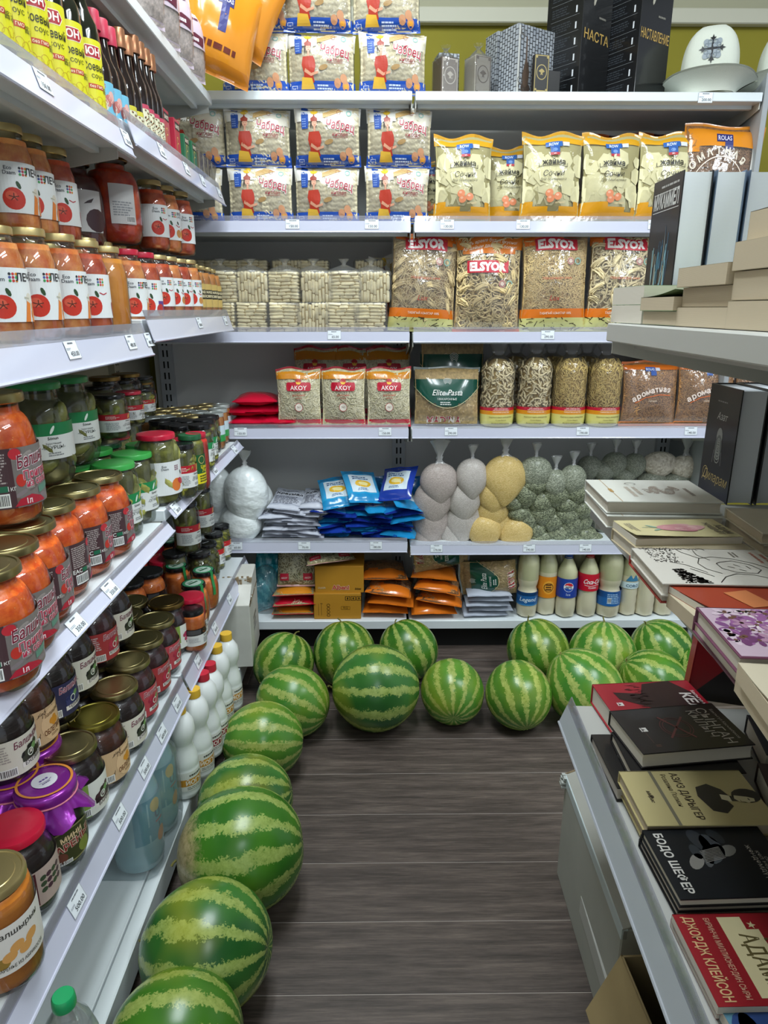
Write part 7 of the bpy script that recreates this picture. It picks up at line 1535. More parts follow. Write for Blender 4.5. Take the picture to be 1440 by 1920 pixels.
# ------------------------------------------------------------------ watermelons on the floor
def melon_mat(key, n=9, dark='#2c641c', mid='#4f8426', pale='#a3b15e', spot=None, yel=.25, sp=.80, spotcol='#b9a878'):
    m, nt, b = newmat(key); v = coords(nt, rnd=False)
    oi = nt.nodes.new('ShaderNodeObjectInfo'); L = nt.links.new
    ml = nt.nodes.new('ShaderNodeMath'); ml.operation = 'MULTIPLY'; ml.inputs[1].default_value = 50; L(oi.outputs['Random'], ml.inputs[0])
    mp = nt.nodes.new('ShaderNodeVectorMath'); mp.operation = 'ADD'; L(v, mp.inputs[0]); L(ml.outputs[0], mp.inputs[1]); vv = mp.outputs[0]
    sx = nt.nodes.new('ShaderNodeSeparateXYZ'); L(v, sx.inputs[0])
    at = nt.nodes.new('ShaderNodeMath'); at.operation = 'ARCTAN2'; L(sx.outputs[1], at.inputs[0]); L(sx.outputs[0], at.inputs[1])
    def mth(op, a, bb, c=None):
        q = nt.nodes.new('ShaderNodeMath'); q.operation = op
        for i, x in enumerate((a, bb, c)):
            if x is None: continue
            if isinstance(x, (int, float)): q.inputs[i].default_value = x
            else: L(x, q.inputs[i])
        return q.outputs[0]
    n1 = noise(nt, vv, 1.9, 3, .55); n2 = noise(nt, vv, 8.5, 5, .75); n3 = noise(nt, vv, 30, 3, .6)
    ang = mth('MULTIPLY_ADD', at.outputs[0], n, mth('MULTIPLY', n1, 4.0))
    s = mth('SINE', ang, 0)
    e = mth('MULTIPLY_ADD', mth('SUBTRACT', n2, .5), 3.4, s); e = mth('MULTIPLY_ADD', mth('SUBTRACT', n3, .5), 2.6, e)
    e = mth('MULTIPLY_ADD', e, .5, .42)
    big = noise(nt, vv, 1.3, 1, .5)
    dk = ramp(nt, big, [(.3, dark), (.75, mid)]); pl_ = ramp(nt, n2, [(.3, '#7b9440'), (.65, pale)])
    f = ramp(nt, e, [(.52, '#000000'), (.64, '#ffffff')])
    mx = nt.nodes.new('ShaderNodeMix'); mx.data_type = 'RGBA'; L(f, mx.inputs[0]); L(dk, mx.inputs[6]); L(pl_, mx.inputs[7]); col = mx.outputs[2]
    my = nt.nodes.new('ShaderNodeMix'); my.data_type = 'RGBA'; yf = ramp(nt, noise(nt, vv, .9, 1, .5), [(.52, '#000000'), (.8, '#ffffff')]); L(mth('MULTIPLY', yf, yel), my.inputs[0]); L(col, my.inputs[6]); my.inputs[7].default_value = (*lin('#b8b02c'), 1); col = my.outputs[2]
    if spot:
        d = nt.nodes.new('ShaderNodeVectorMath'); d.operation = 'DOT_PRODUCT'; nr = nt.nodes.new('ShaderNodeVectorMath'); nr.operation = 'NORMALIZE'; L(v, nr.inputs[0]); L(nr.outputs[0], d.inputs[0]); s_ = Vector(spot).normalized(); d.inputs[1].default_value = s_
        k = ramp(nt, mth('MULTIPLY_ADD', mth('SUBTRACT', n2, .5), .35, d.outputs['Value']), [(sp-.08, '#000000'), (sp+.09, '#ffffff')])
        mz = nt.nodes.new('ShaderNodeMix'); mz.data_type = 'RGBA'; L(k, mz.inputs[0]); L(col, mz.inputs[6]); L(ramp(nt, n2, [(.3, '#8f7c50'), (.6, spotcol)]), mz.inputs[7]); col = mz.outputs[2]
    L(col, b.inputs['Base Color']); b.inputs['Roughness'].default_value = .27; b.inputs['Specular IOR Level'].default_value = .5; bump(nt, n1, .15, .003, b)
    return m
MM = [melon_mat('melon_rind', 12), melon_mat('melon_rind_dark', 11, '#245824', '#448034', '#a3b463', yel=.5), melon_mat('melon_rind_light', 13, '#3d7a26', '#5f9030', '#adb866', yel=.3),
      melon_mat('melon_rind_spotted', 11, '#2f6a1c', '#4c8426', '#a4b862', spot=(.25, .3, 1), sp=.84, yel=.15), melon_mat('melon_rind_ground', 13, '#3c7424', '#5a8a2c', '#aebb66', spot=(-.75, .15, .62), sp=.80, spotcol='#a08c62')]
def melon_mesh(mat, el, seed):
    r = random.Random(seed); mb = MB(); n, m = 56, 36; P = np.zeros((m+1, n+1, 3)); p1, p2 = r.uniform(0, 6), r.uniform(0, 6)
    for j in range(m+1):
        t = pi*j/m
        for i in range(n+1):
            a = 2*pi*(i % n)/n; k = 1+.006*sin(9*a+p1)*sin(t)+.012*sin(2*a+p2)*sin(t); dim = 1-.035*math.exp(-(min(t, pi-t)/.16)**2)
            P[j, i] = (sin(t)*cos(a)*k, sin(t)*sin(a)*k, -cos(t)*el*dim*(1+.02*sin(t*2+p1)))
    mb.grid(P); return mb.mesh('rind', [mat], 180)
MELM = {}
def stem_mesh():
    mb = MB().tube([(0, 0, .93), (.01, .01, 1.0), (.03, .025, 1.06), (.075, .03, 1.09), (.11, .0, 1.12)], [.05, .028, .022, .020, .024], 7); return mb.mesh('stem', [M('melon_stem', '#6f6a35', .8, bmp=.3)], 60)
STM = stem_mesh(); BLOS = MB().lathe([(0, -1.0), (.028, -1.003), (.045, -.998), (.06, -.985)], 14).mesh('blossom_scar', [M('melon_scar', '#8a7a4a', .8, bmp=.4)], 60)
MEL = [(330, 1958, 256, (1, .1, .05), 0, 1.05, 'watermelon nearest the camera, cut off by the bottom edge'), (387, 1775, 243, (.98, -.1, .1), 1, 1.04, 'dark glossy watermelon with a yellow flush, second from the camera'),
       (452, 1594, 237, (1, .12, .08), 3, 1.05, 'largest watermelon with a beige patch on its shelf side'), (461, 1500, 174, (.97, .1, .16), 1, 1.05, 'watermelon mostly hidden behind the largest one'), (493, 1388, 150, (.97, .1, -.1), 2, 1.04, 'light green watermelon beside the yogurt bottles'),
       (550, 1315, 141, (.9, -.3, -.25), 2, 1.06, 'yellowish watermelon leaning out of the line towards the aisle'), (532, 1243, 114, (-.35, -.45, -.85), 0, 1.02, 'watermelon tucked against the worn white carton'), (646, 1225, 117, (.1, -.35, -.95), 0, 1.05, 'upright-striped watermelon under the yellow cartons'),
       (704, 1289, 163, (1, .08, -.03), 1, 1.03, 'wide dark watermelon with level stripes and a yellow belly'), (766, 1219, 109, (.45, -.4, -.8), 0, 1.04, 'small watermelon behind the level-striped one'), (848, 1297, 118, (-.05, -.97, -.32), 2, 1.05, 'watermelon showing its blossom end to the aisle'),
       (972, 1303, 122, (.1, -.80, -.55), 4, 1.05, 'watermelon with a brown scuffed lower side'), (1009, 1219, 116, (.3, -.45, -.85), 0, 1.0, 'upright-striped watermelon behind the scuffed one'), (1096, 1290, 136, (.55, -.35, -.72), 2, 1.10, 'light diagonal-striped watermelon beside the book shelf end'),
       (1129, 1226, 122, (-.1, -.35, -.95), 2, 1.0, 'light upright-striped watermelon in the rear row'), (1240, 1219, 112, (.5, -.3, -.8), 0, 1.05, 'rear watermelon under the unlabelled bottles'), (1226, 1280, 130, (.8, -.2, -.55), 0, 1.08, 'watermelon behind the red book'),
       (1310, 1258, 90, (.3, -.4, -.9), 0, 1.0, 'watermelon sliver glimpsed beside the mid shelf edge')]
for i, (px, py, w, ax, mk, el, lab) in enumerate(MEL):
    r = .14
    for _ in range(12): p = onZ(px, py, r*.97); r = (w/2)/F*depth(p)
    a = Vector(ax).normalized(); horiz = abs(a.x) > .8
    rr = r/(el if horiz else 1.0); zc = rr*sqrt((1-a.z**2)+(a.z*el)**2)
    p = onZ(px, py, zc)
    if (mk, el) not in MELM: MELM[(mk, el)] = melon_mesh(MM[mk], el, i)
    t = assemble(('watermelon', [('rind', MELM[(mk, el)]), ('stem', STM), ('blossom_scar', BLOS)]), lab, 'watermelon', (p[0], p[1], zc), 0, 'watermelons on the floor', scale=rr)
    q = (-a).to_track_quat('Z', 'Y') if True else None; t.rotation_euler = (q.to_matrix() @ Matrix.Rotation(i*1.7, 3, 'Z')).to_euler() if mk not in (3, 4) else q.to_euler()
# ------------------------------------------------------------------ books
PAGE = None
def page_mat():
    m, nt, b = newmat('page_edges'); v = coords(nt, (1, 1, 1), rnd=False); w = nt.nodes.new('ShaderNodeTexWave'); w.bands_direction = 'Z'; w.inputs['Scale'].default_value = 330; w.inputs['Distortion'].default_value = 1.5; nt.links.new(v, w.inputs['Vector'])
    nt.links.new(ramp(nt, w.outputs['Fac'], [(0, '#c9c1b2'), (1, '#e2dccf')]), b.inputs['Base Color']); b.inputs['Roughness'].default_value = .8; return m
def page_mat2(c1, c2, key):
    m = page_mat(); m.name = key; cr = [n for n in m.node_tree.nodes if n.type == 'VALTORGB'][0].color_ramp; cr.elements[0].color = (*lin(c1), 1); cr.elements[1].color = (*lin(c2), 1); return m
PAGE = page_mat(); PAGEW = page_mat2('#d5dce6', '#eef2f6', 'page_edges_white'); PAGEC = page_mat2('#b8a88e', '#cfc0a6', 'page_edges_cream')
def book(label, w, h, th, M4, cover, artf=None, hard=True, pages=None, spine_art=None, group=None, curl=0, name='book', spiral=False, rough=.4):
    """book in its own frame: x reading direction (spine at x=0), y towards the head, z up through the front cover; M4 places it"""
    t = thing(name, label, 'book', (0, 0, 0), 0, group); loc, rot, _ = M4.decompose(); t.location = loc; t.rotation_euler = rot.to_euler()
    c = .0024 if hard else .0007; ins = .003 if hard else .0; cm = M('cover_'+cover.strip('#')+('h' if hard else ''), cover, rough, coat=.15)
    mb = MB()
    mb.box(0, 0, 0, w, h, c, b=.0006 if hard else 0)
    if curl:
        P = np.zeros((7, 13, 3))
        for j in range(7):
            for i in range(13):
                u, v = i/12, j/6; P[j, i] = (w*u, h*v, th-c+curl*(u**2)*(1-v)**1.5+.0006)
        mb.grid(P); Q = P.copy(); Q[..., 2] -= .0008; mb.grid(Q, flip=True)
    else: mb.box(0, 0, th-c, w, h, th, b=.0006 if hard else 0)
    if not spiral: mb.box(-.0005 if hard else 0, 0, 0, c, h, th, b=.0006 if hard else 0)
    mb.build('cover', cm, t, 30)
    mb = MB(); n = 8; x1 = w-ins
    prof = [(c*.8, c)]+[(x1-(.003*sin(pi*i/n) if hard else 0), c+(th-2*c)*i/n) for i in range(n+1)]+[(c*.8, th-c)]
    vs = [(x, ins, z) for x, z in prof]+[(x, h-ins, z) for x, z in prof]; k = len(prof)
    mb.add(vs, [tuple(range(k)), tuple(range(2*k-1, k-1, -1))]+[((i+1) % k, i, k+i, k+(i+1) % k) for i in range(k)]).build('pages', pages or PAGE, t, 30)
    if artf:
        a = Art(w/12, h/12); artf(a, w, h)
        if curl: f_ = lambda x, y, e: np.stack([x, y, th-c+.0006+curl*((x/w)**2)*(1-y/h)**1.5+e+.0004], 1)
        else: f_ = flat(Matrix.Translation((0, 0, th)))
        put('lettering', a.mesh('lettering', f_, e0=.0002, dl=.00012), t)
    if spine_art: a = Art(); spine_art(a, th, h); put('spine_print', a.mesh('spine_print', flat(Matrix(((0, 0, -1, -.0006), (0, 1, 0, 0), (1, 0, 0, 0), (0, 0, 0, 1)))), e0=.0002, dl=.00012), t)
    if spiral:
        mb = MB()
        for i in range(int(h/.012)): mb.tube([(.004+.007*cos(q), .008+i*.012, th/2+(th/2+.003)*sin(q)) for q in np.linspace(0, 2*pi, 9)], .0012, 5, cap=False)
        mb.build('spiral_binding', BLK, t, 180, kind='stuff')
    return t
def lie(label, A_, B_, D_, zt, th, **k):
    """A_ bottom-left corner pixel of the cover, B_ bottom-right, D_ top-left; zt height of the cover; width/height may be given"""
    a, b_, d = (Vector(onZ(*q, zt)) for q in (A_, B_, D_)); w = k.pop('w', None) or (b_-a).length; h = k.pop('h', None) or (d-a).length
    xd = (b_-a).normalized(); z = Vector((0, 0, 1)); yd = z.cross(xd); M4 = Matrix(((xd.x, yd.x, 0, a.x), (xd.y, yd.y, 0, a.y), (0, 0, 1, zt-th), (0, 0, 0, 1)))
    return book(label, w, h, th, M4, k.pop('cover'), **k)
def stand(label, x, y, z, rotz, lean, w, h, th, cover, **k):
    """upright, fore-edge or spine seen: local frame x thickness direction"""
    M4 = Matrix.Translation((x, y, z)) @ Matrix.Rotation(rotz, 4, 'Z') @ Matrix.Rotation(lean, 4, 'Y') @ Matrix(((1, 0, 0, 0), (0, 0, -1, 0), (0, 1, 0, 0), (0, 0, 0, 1)))
    return book(label, w, h, th, M4, cover, **k)
def logo(a, x, y, s=.006, c='#e9e6e2'): a.rect(x-s, y-s*.6, x+s, y+s*.9, c, 2); a.poly([(-.4, -.6), (.1, .2), (.5, -.6)], '#2a2a2a', 3, x, y, s); a.rect(x-s, y-s*1.2, x+s, y-s*.8, c, 2)
def a_red(a, w, h):
    r = random.Random(2); a.text('КЕЛКЕ', w*.55, h*.80, .022, '#efe9e6', 2, .03, .1); a.text('Бактыгүл Касымова', w*.5, h*.93, .007, '#efe9e6', 2, .01); logo(a, w*.45, h*.14)
    a.poly([(-.45, .35), (-.2, .5), (.1, .55), (.45, .30), (.40, .05), (.1, -.1), (-.1, -.4), (-.25, -.42), (-.2, -.1), (-.4, 0)], '#2e1216', 1, w*.45, h*.5, w)
    for i in range(70): x, y = w*r.uniform(.05, .75), h*r.uniform(.28, .42); a.line([(x, y), (x+.003*r.uniform(-1, 1), y+.012)], .0012, '#4a1418', 1)
def a_kyl(a, w, h):
    a.text('СЫНГАН', w*.52, h*.78, .019, '#c9c4bd', 2, .0, 0, 0, w*.82); a.text('КЫЛЫЧ', w*.46, h*.68, .019, '#c9c4bd', 2, 0, 0, 0, w*.62); a.text('Бактыгүл Касымбеков', w*.5, h*.91, .006, '#b9b4ad', 2)
    for r_ in (.030, .025): a.ring(w*.5, h*.47, r_, .0014, '#6a3436', 1, 30)
    a.line([(w*.5-.034, h*.47-.02), (w*.5+.034, h*.47+.02)], .004, '#7a4040', 2); a.line([(w*.5-.03, h*.47+.026), (w*.5+.03, h*.47-.026)], .004, '#7a4040', 2); logo(a, w*.5, h*.17); a.rect(w*.5+.008, h*.16, w*.8, h*.163, '#6a4a3c', 1); a.text('II', w*.86, h*.16, .01, '#6a4a3c', 1)
def a_aziz(a, w, h):
    a.rect(0, h*.235, w, h*.262, '#6f6a58', 1); a.text('АЗИЗ ДАРЫГЕР', w*.48, h*.40, .0125, '#3b3022', 2, .015, 0, 0, w*.86); a.text('Розалина Полман', w*.38, h*.32, .0085, '#3b3022', 2, 0, 0, 0, w*.6); a.text('Мырас', w*.5, h*.13, .006, '#3b3022', 2, .02, .2); a.ell(w*.5, h*.155, .004, .003, '#3b3022', 2)
    X, Y = w*.50, h*.60
    a.poly([(-.022, -.012), (.0, -.018), (.034, -.008), (.040, .012), (.024, .030), (.012, .026), (.0, .034), (-.016, .028), (-.030, .010)], '#26231e', 1, X, Y)
    a.poly([(-.004, .02), (.008, .018), (.014, .032), (-.0, .036)], '#d6cfae', 2, X, Y); a.poly([(.0, .034), (.012, .033), (.013, .046), (.002, .048)], '#2c2822', 2, X, Y)
    a.ell(X-.0, Y+.062, .017, .024, '#2a2620', 2, .1); a.poly([(-.001, -.018), (.007, -.021), (.013, -.016), (.015, -.006), (.018, -.001), (.015, .002), (.014, .010), (.007, .012), (.003, .002)], '#c4bb96', 3, X, Y+.060); a.ell(X+.009, Y+.062, .003, .0012, '#2a2620', 4, .2, 6); a.line([(X+.010, Y+.047), (X+.015, Y+.048)], .001, '#6a6048', 4)
def a_bodo(a, w, h):
    a.text('БОДО ШЕФЕР', w*.5, h*.07, .0125, '#d3d0ca', 2, .03, 0, 0, w*.86); a.text('сиз дагы', w*.6, h*.86, .006, '#aaa69e', 2); a.text('көп нерсеге', w*.6, h*.82, .007, '#aaa69e', 2); a.text('жөндөмдүүсүз', w*.6, h*.77, .008, '#b9b5ad', 2)
    for (x, y, rx, ry, c_, ro) in ((.2, .42, .030, .016, '#2c3036', .3), (.28, .5, .03, .018, '#3c4148', .2), (.4, .48, .016, .03, '#4c5156', .8), (.36, .60, .012, .020, '#7d7c78', .5), (.42, .42, .01, .03, '#585a5c', 1.2), (.5, .30, .012, .022, '#8a8782', .9), (.36, .34, .018, .010, '#30353b', .1), (.14, .58, .02, .012, '#23282e', .4)): a.ell(w*x, h*y, rx*.8, ry*.8, c_, 1, ro)
    for i in range(9): a.line([(w*(.3+.02*i), h*.55), (w*(.36+.02*i), h*.37)], .001, '#8f8c86', 2)
def a_geo(a, w, h):
    a.text('ДЖОРДЖ КЛЕЙСОН', w*.5, h*.07, .013, '#cfa97a', 2, .02, 0, 0, w*.92); a.text('БИРИНЧИ МИЛЛИОНЕРДИН СЫРЫ', w*.5, h*.24, .0075, '#d8a48a', 2, .01, 0, 0, w*.88)
    a.poly([(.05, .36), (.93, .36), (.93, .92), (.75, .92), (.75, .80), (.48, .80), (.48, .66), (.20, .66), (.20, .56), (.05, .56)], '#d2c69c', 1, 0, 0, w, h); a.text('ЭҢ БАЙ', w*.60, h*.64, .020, '#5c512c', 2, .02, 0, 0, w*.6); a.text('АДАМЫ', w*.58, h*.47, .022, '#5c512c', 2, .02, 0, 0, w*.66)
    for sx, sy in ((.15, .62), (.42, .74)): a.poly([(0, 1), (.25, .3), (1, .3), (.4, -.1), (.6, -.9), (0, -.4), (-.6, -.9), (-.4, -.1), (-1, .3), (-.25, .3)], '#d2c69c', 2, w*sx, h*sy, .006)
def a_orn(a, w, h):
    a.rect(0, h*.13, w, h*.136, '#b08a52', 1); a.rect(w*.45, h*.115, w*.6, h*.15, '#b08a52', 2); a.text('С', w*.2, h*.33, .02, '#9a9a92', 1); a.lines(w*.35, h*.27, w*.85, h*.40, 2, '#b9aea0', 1, 5)
    r = random.Random(4)
    for i in range(30): q = i*.21; a.ring(w*.5+.020*sin(q*2), h*.60+.028*(i/15-1), .009, .0028, '#9c8f84', 1+.02*i, 9, a0=q, a1=q+4)
    a.lines(w*.4, h*.8, w*.75, h*.86, 1, '#8f867c', 1, 6)
def a_rose(a, w, h):
    a.line([(w*.45, h*.18), (w*.5, h*.40)], .002, '#7a9a84', 1); a.ell(w*.4, h*.28, .010, .003, '#8aa894', 1, .8, 8); a.ell(w*.6, h*.3, .010, .003, '#8aa894', 1, 2.2, 8)
    for (x, y, rx, ry, c_, ro) in ((.5, .48, .017, .028, '#c98a90', 0), (.42, .52, .011, .026, '#d4a2a4', .3), (.58, .52, .011, .026, '#bc7480', -.3), (.5, .58, .012, .022, '#dbb0ae', .1), (.5, .68, .012, .014, '#cf9c9e', .6), (.46, .74, .008, .008, '#d8aaa8', 0)): a.ell(w*x, h*y, rx, ry, c_, 2+rx*9, ro)
    a.text('АДАМ', w*.6, h*.90, .010, '#5a5046', 2, .02); a.text('ЖАШАЙТ', w*.55, h*.82, .009, '#5a5046', 2, .02); a.lines(w*.2, h*.05, w*.7, h*.12, 3, '#9a927c', 1, 4)
def a_face(a, w, h):
    k = '#2e2a26'; r = random.Random(6)
    for i in range(170):
        x, y = w*r.uniform(0, .42), h*r.uniform(.08, .30); a.ell(x, y, r.uniform(.0006, .0022), r.uniform(.0006, .0016), k, 1, 0, 5)
    for i in range(330):
        x, y = r.uniform(.62, .97), r.uniform(.17, .36)
        if y < .2+.35*(x-.5): a.ell(w*x, h*y, r.uniform(.001, .0036), r.uniform(.001, .0026), k, 1, r.uniform(0, 3), 5)
    for i in range(26): a.line([(w*(.01+.02*sin(i)), h*(.05+.02*i)), (w*(.03+.02*cos(i*2)), h*(.065+.02*i))], .0016, k, 2)
    P = lambda pts: a.line([(w*x, h*y) for x, y in pts], .0012, k, 2)
    P([(.95, .42), (.80, .5), (.72, .6), (.74, .72), (.82, .8), (.88, .86), (.80, .93), (.6, .92), (.42, .82), (.3, .7), (.25, .56), (.3, .45), (.45, .4), (.6, .42), (.72, .5)])
    P([(.30, .45), (.12, .36), (.02, .34)]); P([(.35, .52), (.2, .46), (.05, .47)]); P([(.4, .58), (.36, .68), (.46, .78), (.6, .82), (.7, .76), (.68, .62), (.58, .54), (.44, .54), (.4, .58)]); P([(.46, .66), (.52, .69)]); P([(.60, .66), (.64, .70)]); P([(.52, .60), (.56, .64)]); P([(.5, .74), (.58, .75)])
    P([(.7, .4), (.5, .3), (.42, .2)]); P([(.8, .42), (.6, .3)])
    a.lines(w*.1, h*.88, w*.5, h*.92, 1, '#a86a5a', 2, 4)
    a.lines(w*.15, h*.94, w*.95, h*.985, 1, '#a86a5a', 2, 5); a.lines(w*.1, h*.72, w*.3, h*.78, 2, '#7a746a', 2, 3)
def a_flow(a, w, h):
    r = random.Random(5); a.rect(.002, .002, w-.002, h-.002, '#b9a2b0', 0)
    for i in range(60):
        x, y = w*r.uniform(.05, .95), h*r.uniform(.03, .97); s = r.uniform(.006, .014); c_ = r.choice(['#7a4a7a', '#8f5a8c', '#c9b4c0', '#d8c8cc', '#a88098', '#6a3a64'])
        for q in range(5): a.ell(min(w-.01, max(.01, x+s*.8*cos(q*1.26))), min(h-.01, max(.01, y+s*.8*sin(q*1.26))), s*.6, s*.35, c_, 1+.03*i, q*1.26, 8)
        a.ell(min(w-.01, max(.01, x)), min(h-.01, max(.01, y)), s*.25, s*.25, '#6a4a3a', 3, 0, 6)
def a_dil(a, w, h):
    a.text('Диларам', w*.5, h*.13, .020, '#b9a36a', 2, .0, .3, 0, w*.8); a.ring(w*.18, h*.19, .012, .0015, '#b9a36a', 2, 14); a.text('Азат', w*.5, h*.70, .014, '#b9b9b4', 2, 0, .3); a.lines(w*.3, h*.85, w*.7, h*.87, 1, '#77777a', 1, 3)
    a.ell(w*.5, h*.55, .013, .018, '#8f9290', 1); a.ell(w*.5, h*.45, .015, .026, '#5f6462', 1.2); [a.ring(w*.5, h*(.36+.025*i), .012-.001*i, .002, '#9a9d98', 2, 10) for i in range(7)]; a.line([(w*.38, h*.42), (w*.36, h*.30)], .002, '#77777a', 2); a.line([(w*.62, h*.42), (w*.64, h*.30)], .002, '#77777a', 2)
g1 = 'books on the lowest book shelf'
ZQ = .6555
lie('thick red hardback with a black bird silhouette at the shelf end', (1110, 1283), (1176, 1376), (1300, 1290), .703, .045, cover='#a81f30', artf=a_red, group=g1)
lie('black hardback with crossed swords circle lying on the red one', (1142.5, 1333), (1206.6, 1414), (1343.6, 1327.5), .737, .031, cover='#1c191b', artf=a_kyl, group=g1)
lie('black hardback at the shelf edge under the crossed swords book', (1108, 1377), (1158, 1478), (1260, 1372), .684, .027, cover='#161415', artf=lambda a, w, h: (logo(a, w*.45, h*.22, .005), a.text('II', w*.8, h*.25, .01, '#5a3a36', 1)), w=.155, group=g1)
lie('pale hardback with dark cover below the crossed swords book', (1146, 1372), (1184, 1447), (1330, 1372), .705, .020, cover='#191718', h=.2, group=g1)
for i in range(2): lie(f'cream hardback with dark portrait of a man, {("upper", "lower")[i]} copy', (1160-i*2, 1446+i*12), (1214.5-i*2, 1548.6+i*18), (1389, 1449+i*12), .709-.024*i, .0225, cover='#b5a878', artf=a_aziz, pages=PAGEC, group='cream portrait books')
for i in range(3): lie(f'dark hardback with grey jacketed figure, {("top", "middle", "bottom")[i]} copy', (1204-i*3, 1556+i*8), (1276-i*3, 1687+i*10), (1425, 1556+i*8), .702-.0155*i, .015, cover='#101318', artf=a_bodo if i == 0 else None, group='dark figure books')
for i in range(2): lie(f'red paperback with stepped beige title panel, {("upper", "lower")[i]} copy', (1260-i*2, 1714+i*8), (1347-i*2, 1888+i*8), (1480, 1716+i*8), .683-.0135*i, .013, cover='#8f1620', artf=a_geo if i == 0 else None, hard=False, group='red title panel books')
lie('light blue paperback at the bottom picture edge', (1352, 1893), (1420, 2010), (1520, 1893), .673, .016, cover='#5a8aa0', hard=False, artf=lambda a, w, h: (a.ell(w*.3, h*.3, .02, .03, '#27427a', 1), a.ell(w*.5, h*.2, .03, .012, '#b9d2d8', 1)), group=g1)
stand('upright red and black book behind the bird silhouette book', .690, 1.345, ZQ, radians(-12), radians(3), .135, .205, .035, '#9c1c26', artf=lambda a, w, h: a.poly([(0, 0), (1, 0), (1, .75), (.5, .4)], '#1c1214', 1, 0, 0, w, h), group=g1)
for i in range(4): lie(f'dark book lying in the rear of the lowest book shelf, {ORD[i]} from the wall end', (1400+i*20, 1340+i*90), (1440+i*20, 1420+i*100), (1560+i*20, 1340+i*90), .70, .04, cover=['#22222a', '#3a2a24', '#1f2a3a', '#2a2a2a'][i], w=.13, h=.2, group=g1)
# middle shelf
g2 = 'books on the middle book shelf'; ZM = 1.1125
for i in range(2): lie(f'white hardback with brown ornament and gold band, {("upper", "lower")[i]} copy', (1097.4, 899+i*22), (1139, 940+i*27), (1296.5, 904.5+i*22), 1.158-i*.0235, .0225, cover='#d9dad2', artf=a_orn, group='white ornament books')
lie('yellowish paperback with a pink rose, cover curling', (1150, 976), (1193, 1010), (1352, 985), 1.146, .012, cover='#cfc493', artf=a_rose, hard=False, curl=.006, group=g2)
lie('cream-edged hardback under the rose paperback', (1147, 990), (1190, 1025), (1352, 995), 1.134, .021, cover='#b9ac90', w=.115, group=g2)
lie('white book with line drawing of a veiled woman', (1184, 1027), (1243, 1094), (1424, 1034), 1.146, .018, cover='#cdc8be', artf=a_face, group=g2)
lie('red book under the veiled woman drawing', (1180, 1041), (1240, 1112), (1420, 1048), 1.128, .0145, cover='#a8382c', group=g2)
lie('orange-red paperback with curled yellow cover corner', (1255, 1098), (1325, 1140), (1500, 1100), 1.142, .010, cover='#9c3a22', hard=False, curl=.008, artf=lambda a, w, h: (a.rect(w*.3, h*.3, w*.7, h*.5, '#c97a4a', 1), a.poly([(.2, .7), (1, .7), (1, 1), (.1, 1)], '#c9b27a', 1, 0, 0, w, h)), group=g2, w=.125)
lie('thick cream paperback under the orange-red one', (1252, 1112), (1330, 1180), (1500, 1114), 1.132, .0185, cover='#c4b89e', hard=False, pages=PAGEC, group=g2, w=.135)
for i in range(2): lie(f'book with purple flower cover, {("upper", "lower")[i]} copy', (1305-i*4, 1138+i*16), (1388-i*4, 1232+i*22), (1500, 1140+i*16), 1.155-.021*i, .020, cover='#6a3a52', artf=a_flow if i == 0 else None, group='purple flower books')
for i in range(2): lie(f'cream paperback at the near end of the middle book shelf, {("upper", "lower")[i]} copy', (1384-3*i, 1242+i*22), (1460-3*i, 1345+i*26), (1560, 1244+i*22), 1.150-.019*i, .0185, cover='#c9bea6', hard=False, curl=.006 if i == 0 else 0, pages=PAGEC, group='cream paperbacks at the shelf end')
for i in range(2): lie(f'cream hardback with torn spine behind the white ornament book, {("upper", "lower")[i]} copy', (1360+i*2, 952+i*18), (1430+i*2, 1000+i*22), (1520, 952+i*18), 1.150-.019*i, .0185, cover='#c9c0aa', pages=PAGEC, artf=lambda a, w, h: (a.ell(w*.5, h*.5, .02, .03, '#a88f5a', 1), a.text('О', w*.6, h*.3, .012, '#3a3228', 2)), group='cream torn spine books')
def up(label, x0, x1, Y, z, h, th, cover, artf=None, rz=0, lean=0, pages=None, group=None, w=None): return stand(label, x0, Y, z, radians(rz), radians(lean), w or (x1-x0), h, th, cover, artf=artf, pages=pages, group=group)
def up(label, x, y1, z, w, h, th, cover, artf=None, rz=-93, lean=0, pages=PAGEW, group=None):
    # stands with its front cover to the aisle, fore-edge towards the camera; x is the cover plane, y1 the spine
    return stand(label, x+th, y1, z, radians(rz), radians(lean), w, h, th, cover, artf=artf, pages=pages, group=group)
up('upright black hardback with silver bird cage figure and gold script', .690, 1.40, ZM, .137, .222, .05, '#141516', a_dil, group='upright books on the middle book shelf')
for i in range(3): up(f'upright grey-edged book beside the black bird cage one, {ORD[i]} away from the aisle', .746+.053*i, 1.41, ZM, .15, .222, .047, '#2a2c30', group='upright books on the middle book shelf')
# top book shelf
g3 = 'books on the upper book shelf'; ZK = 1.456
def stk(label, px0, px1, z, th, dep, cover, n, k=0, X=.435, **kw):
    y1 = onX(px0, 590, X)[1]; y0 = onX(px1, 590, X)[1]; w = y1-y0
    M4 = Matrix(((0, 1, 0, X+k), (-1, 0, 0, y1), (0, 0, 1, z), (0, 0, 0, 1))); return book(label, w, dep, th, M4, cover, **kw)
for i in range(2): stk(f'spiral-bound book at the far end of the upper book shelf, {("lower", "upper")[i]} one', 1146, 1203, ZK+.0305*i, .030, .2, ['#c9cbb8', '#b9c9b0'][i], 1, hard=False, spiral=True, group='spiral-bound books', artf=lambda a, w, h: a.rect(w*.5, 0, w, h, '#c9b64a', 0))
for i in range(2): stk(f'green-covered paperback with a curling cover, {("lower", "upper")[i]} one', 1206, 1268, ZK+.021*i, .0205, .19, ['#8f9a7c', '#7f9a6a'][i], 1, k=-.006*i, hard=False, pages=PAGEC, curl=.0 if i == 0 else .010, group='green-covered paperbacks')
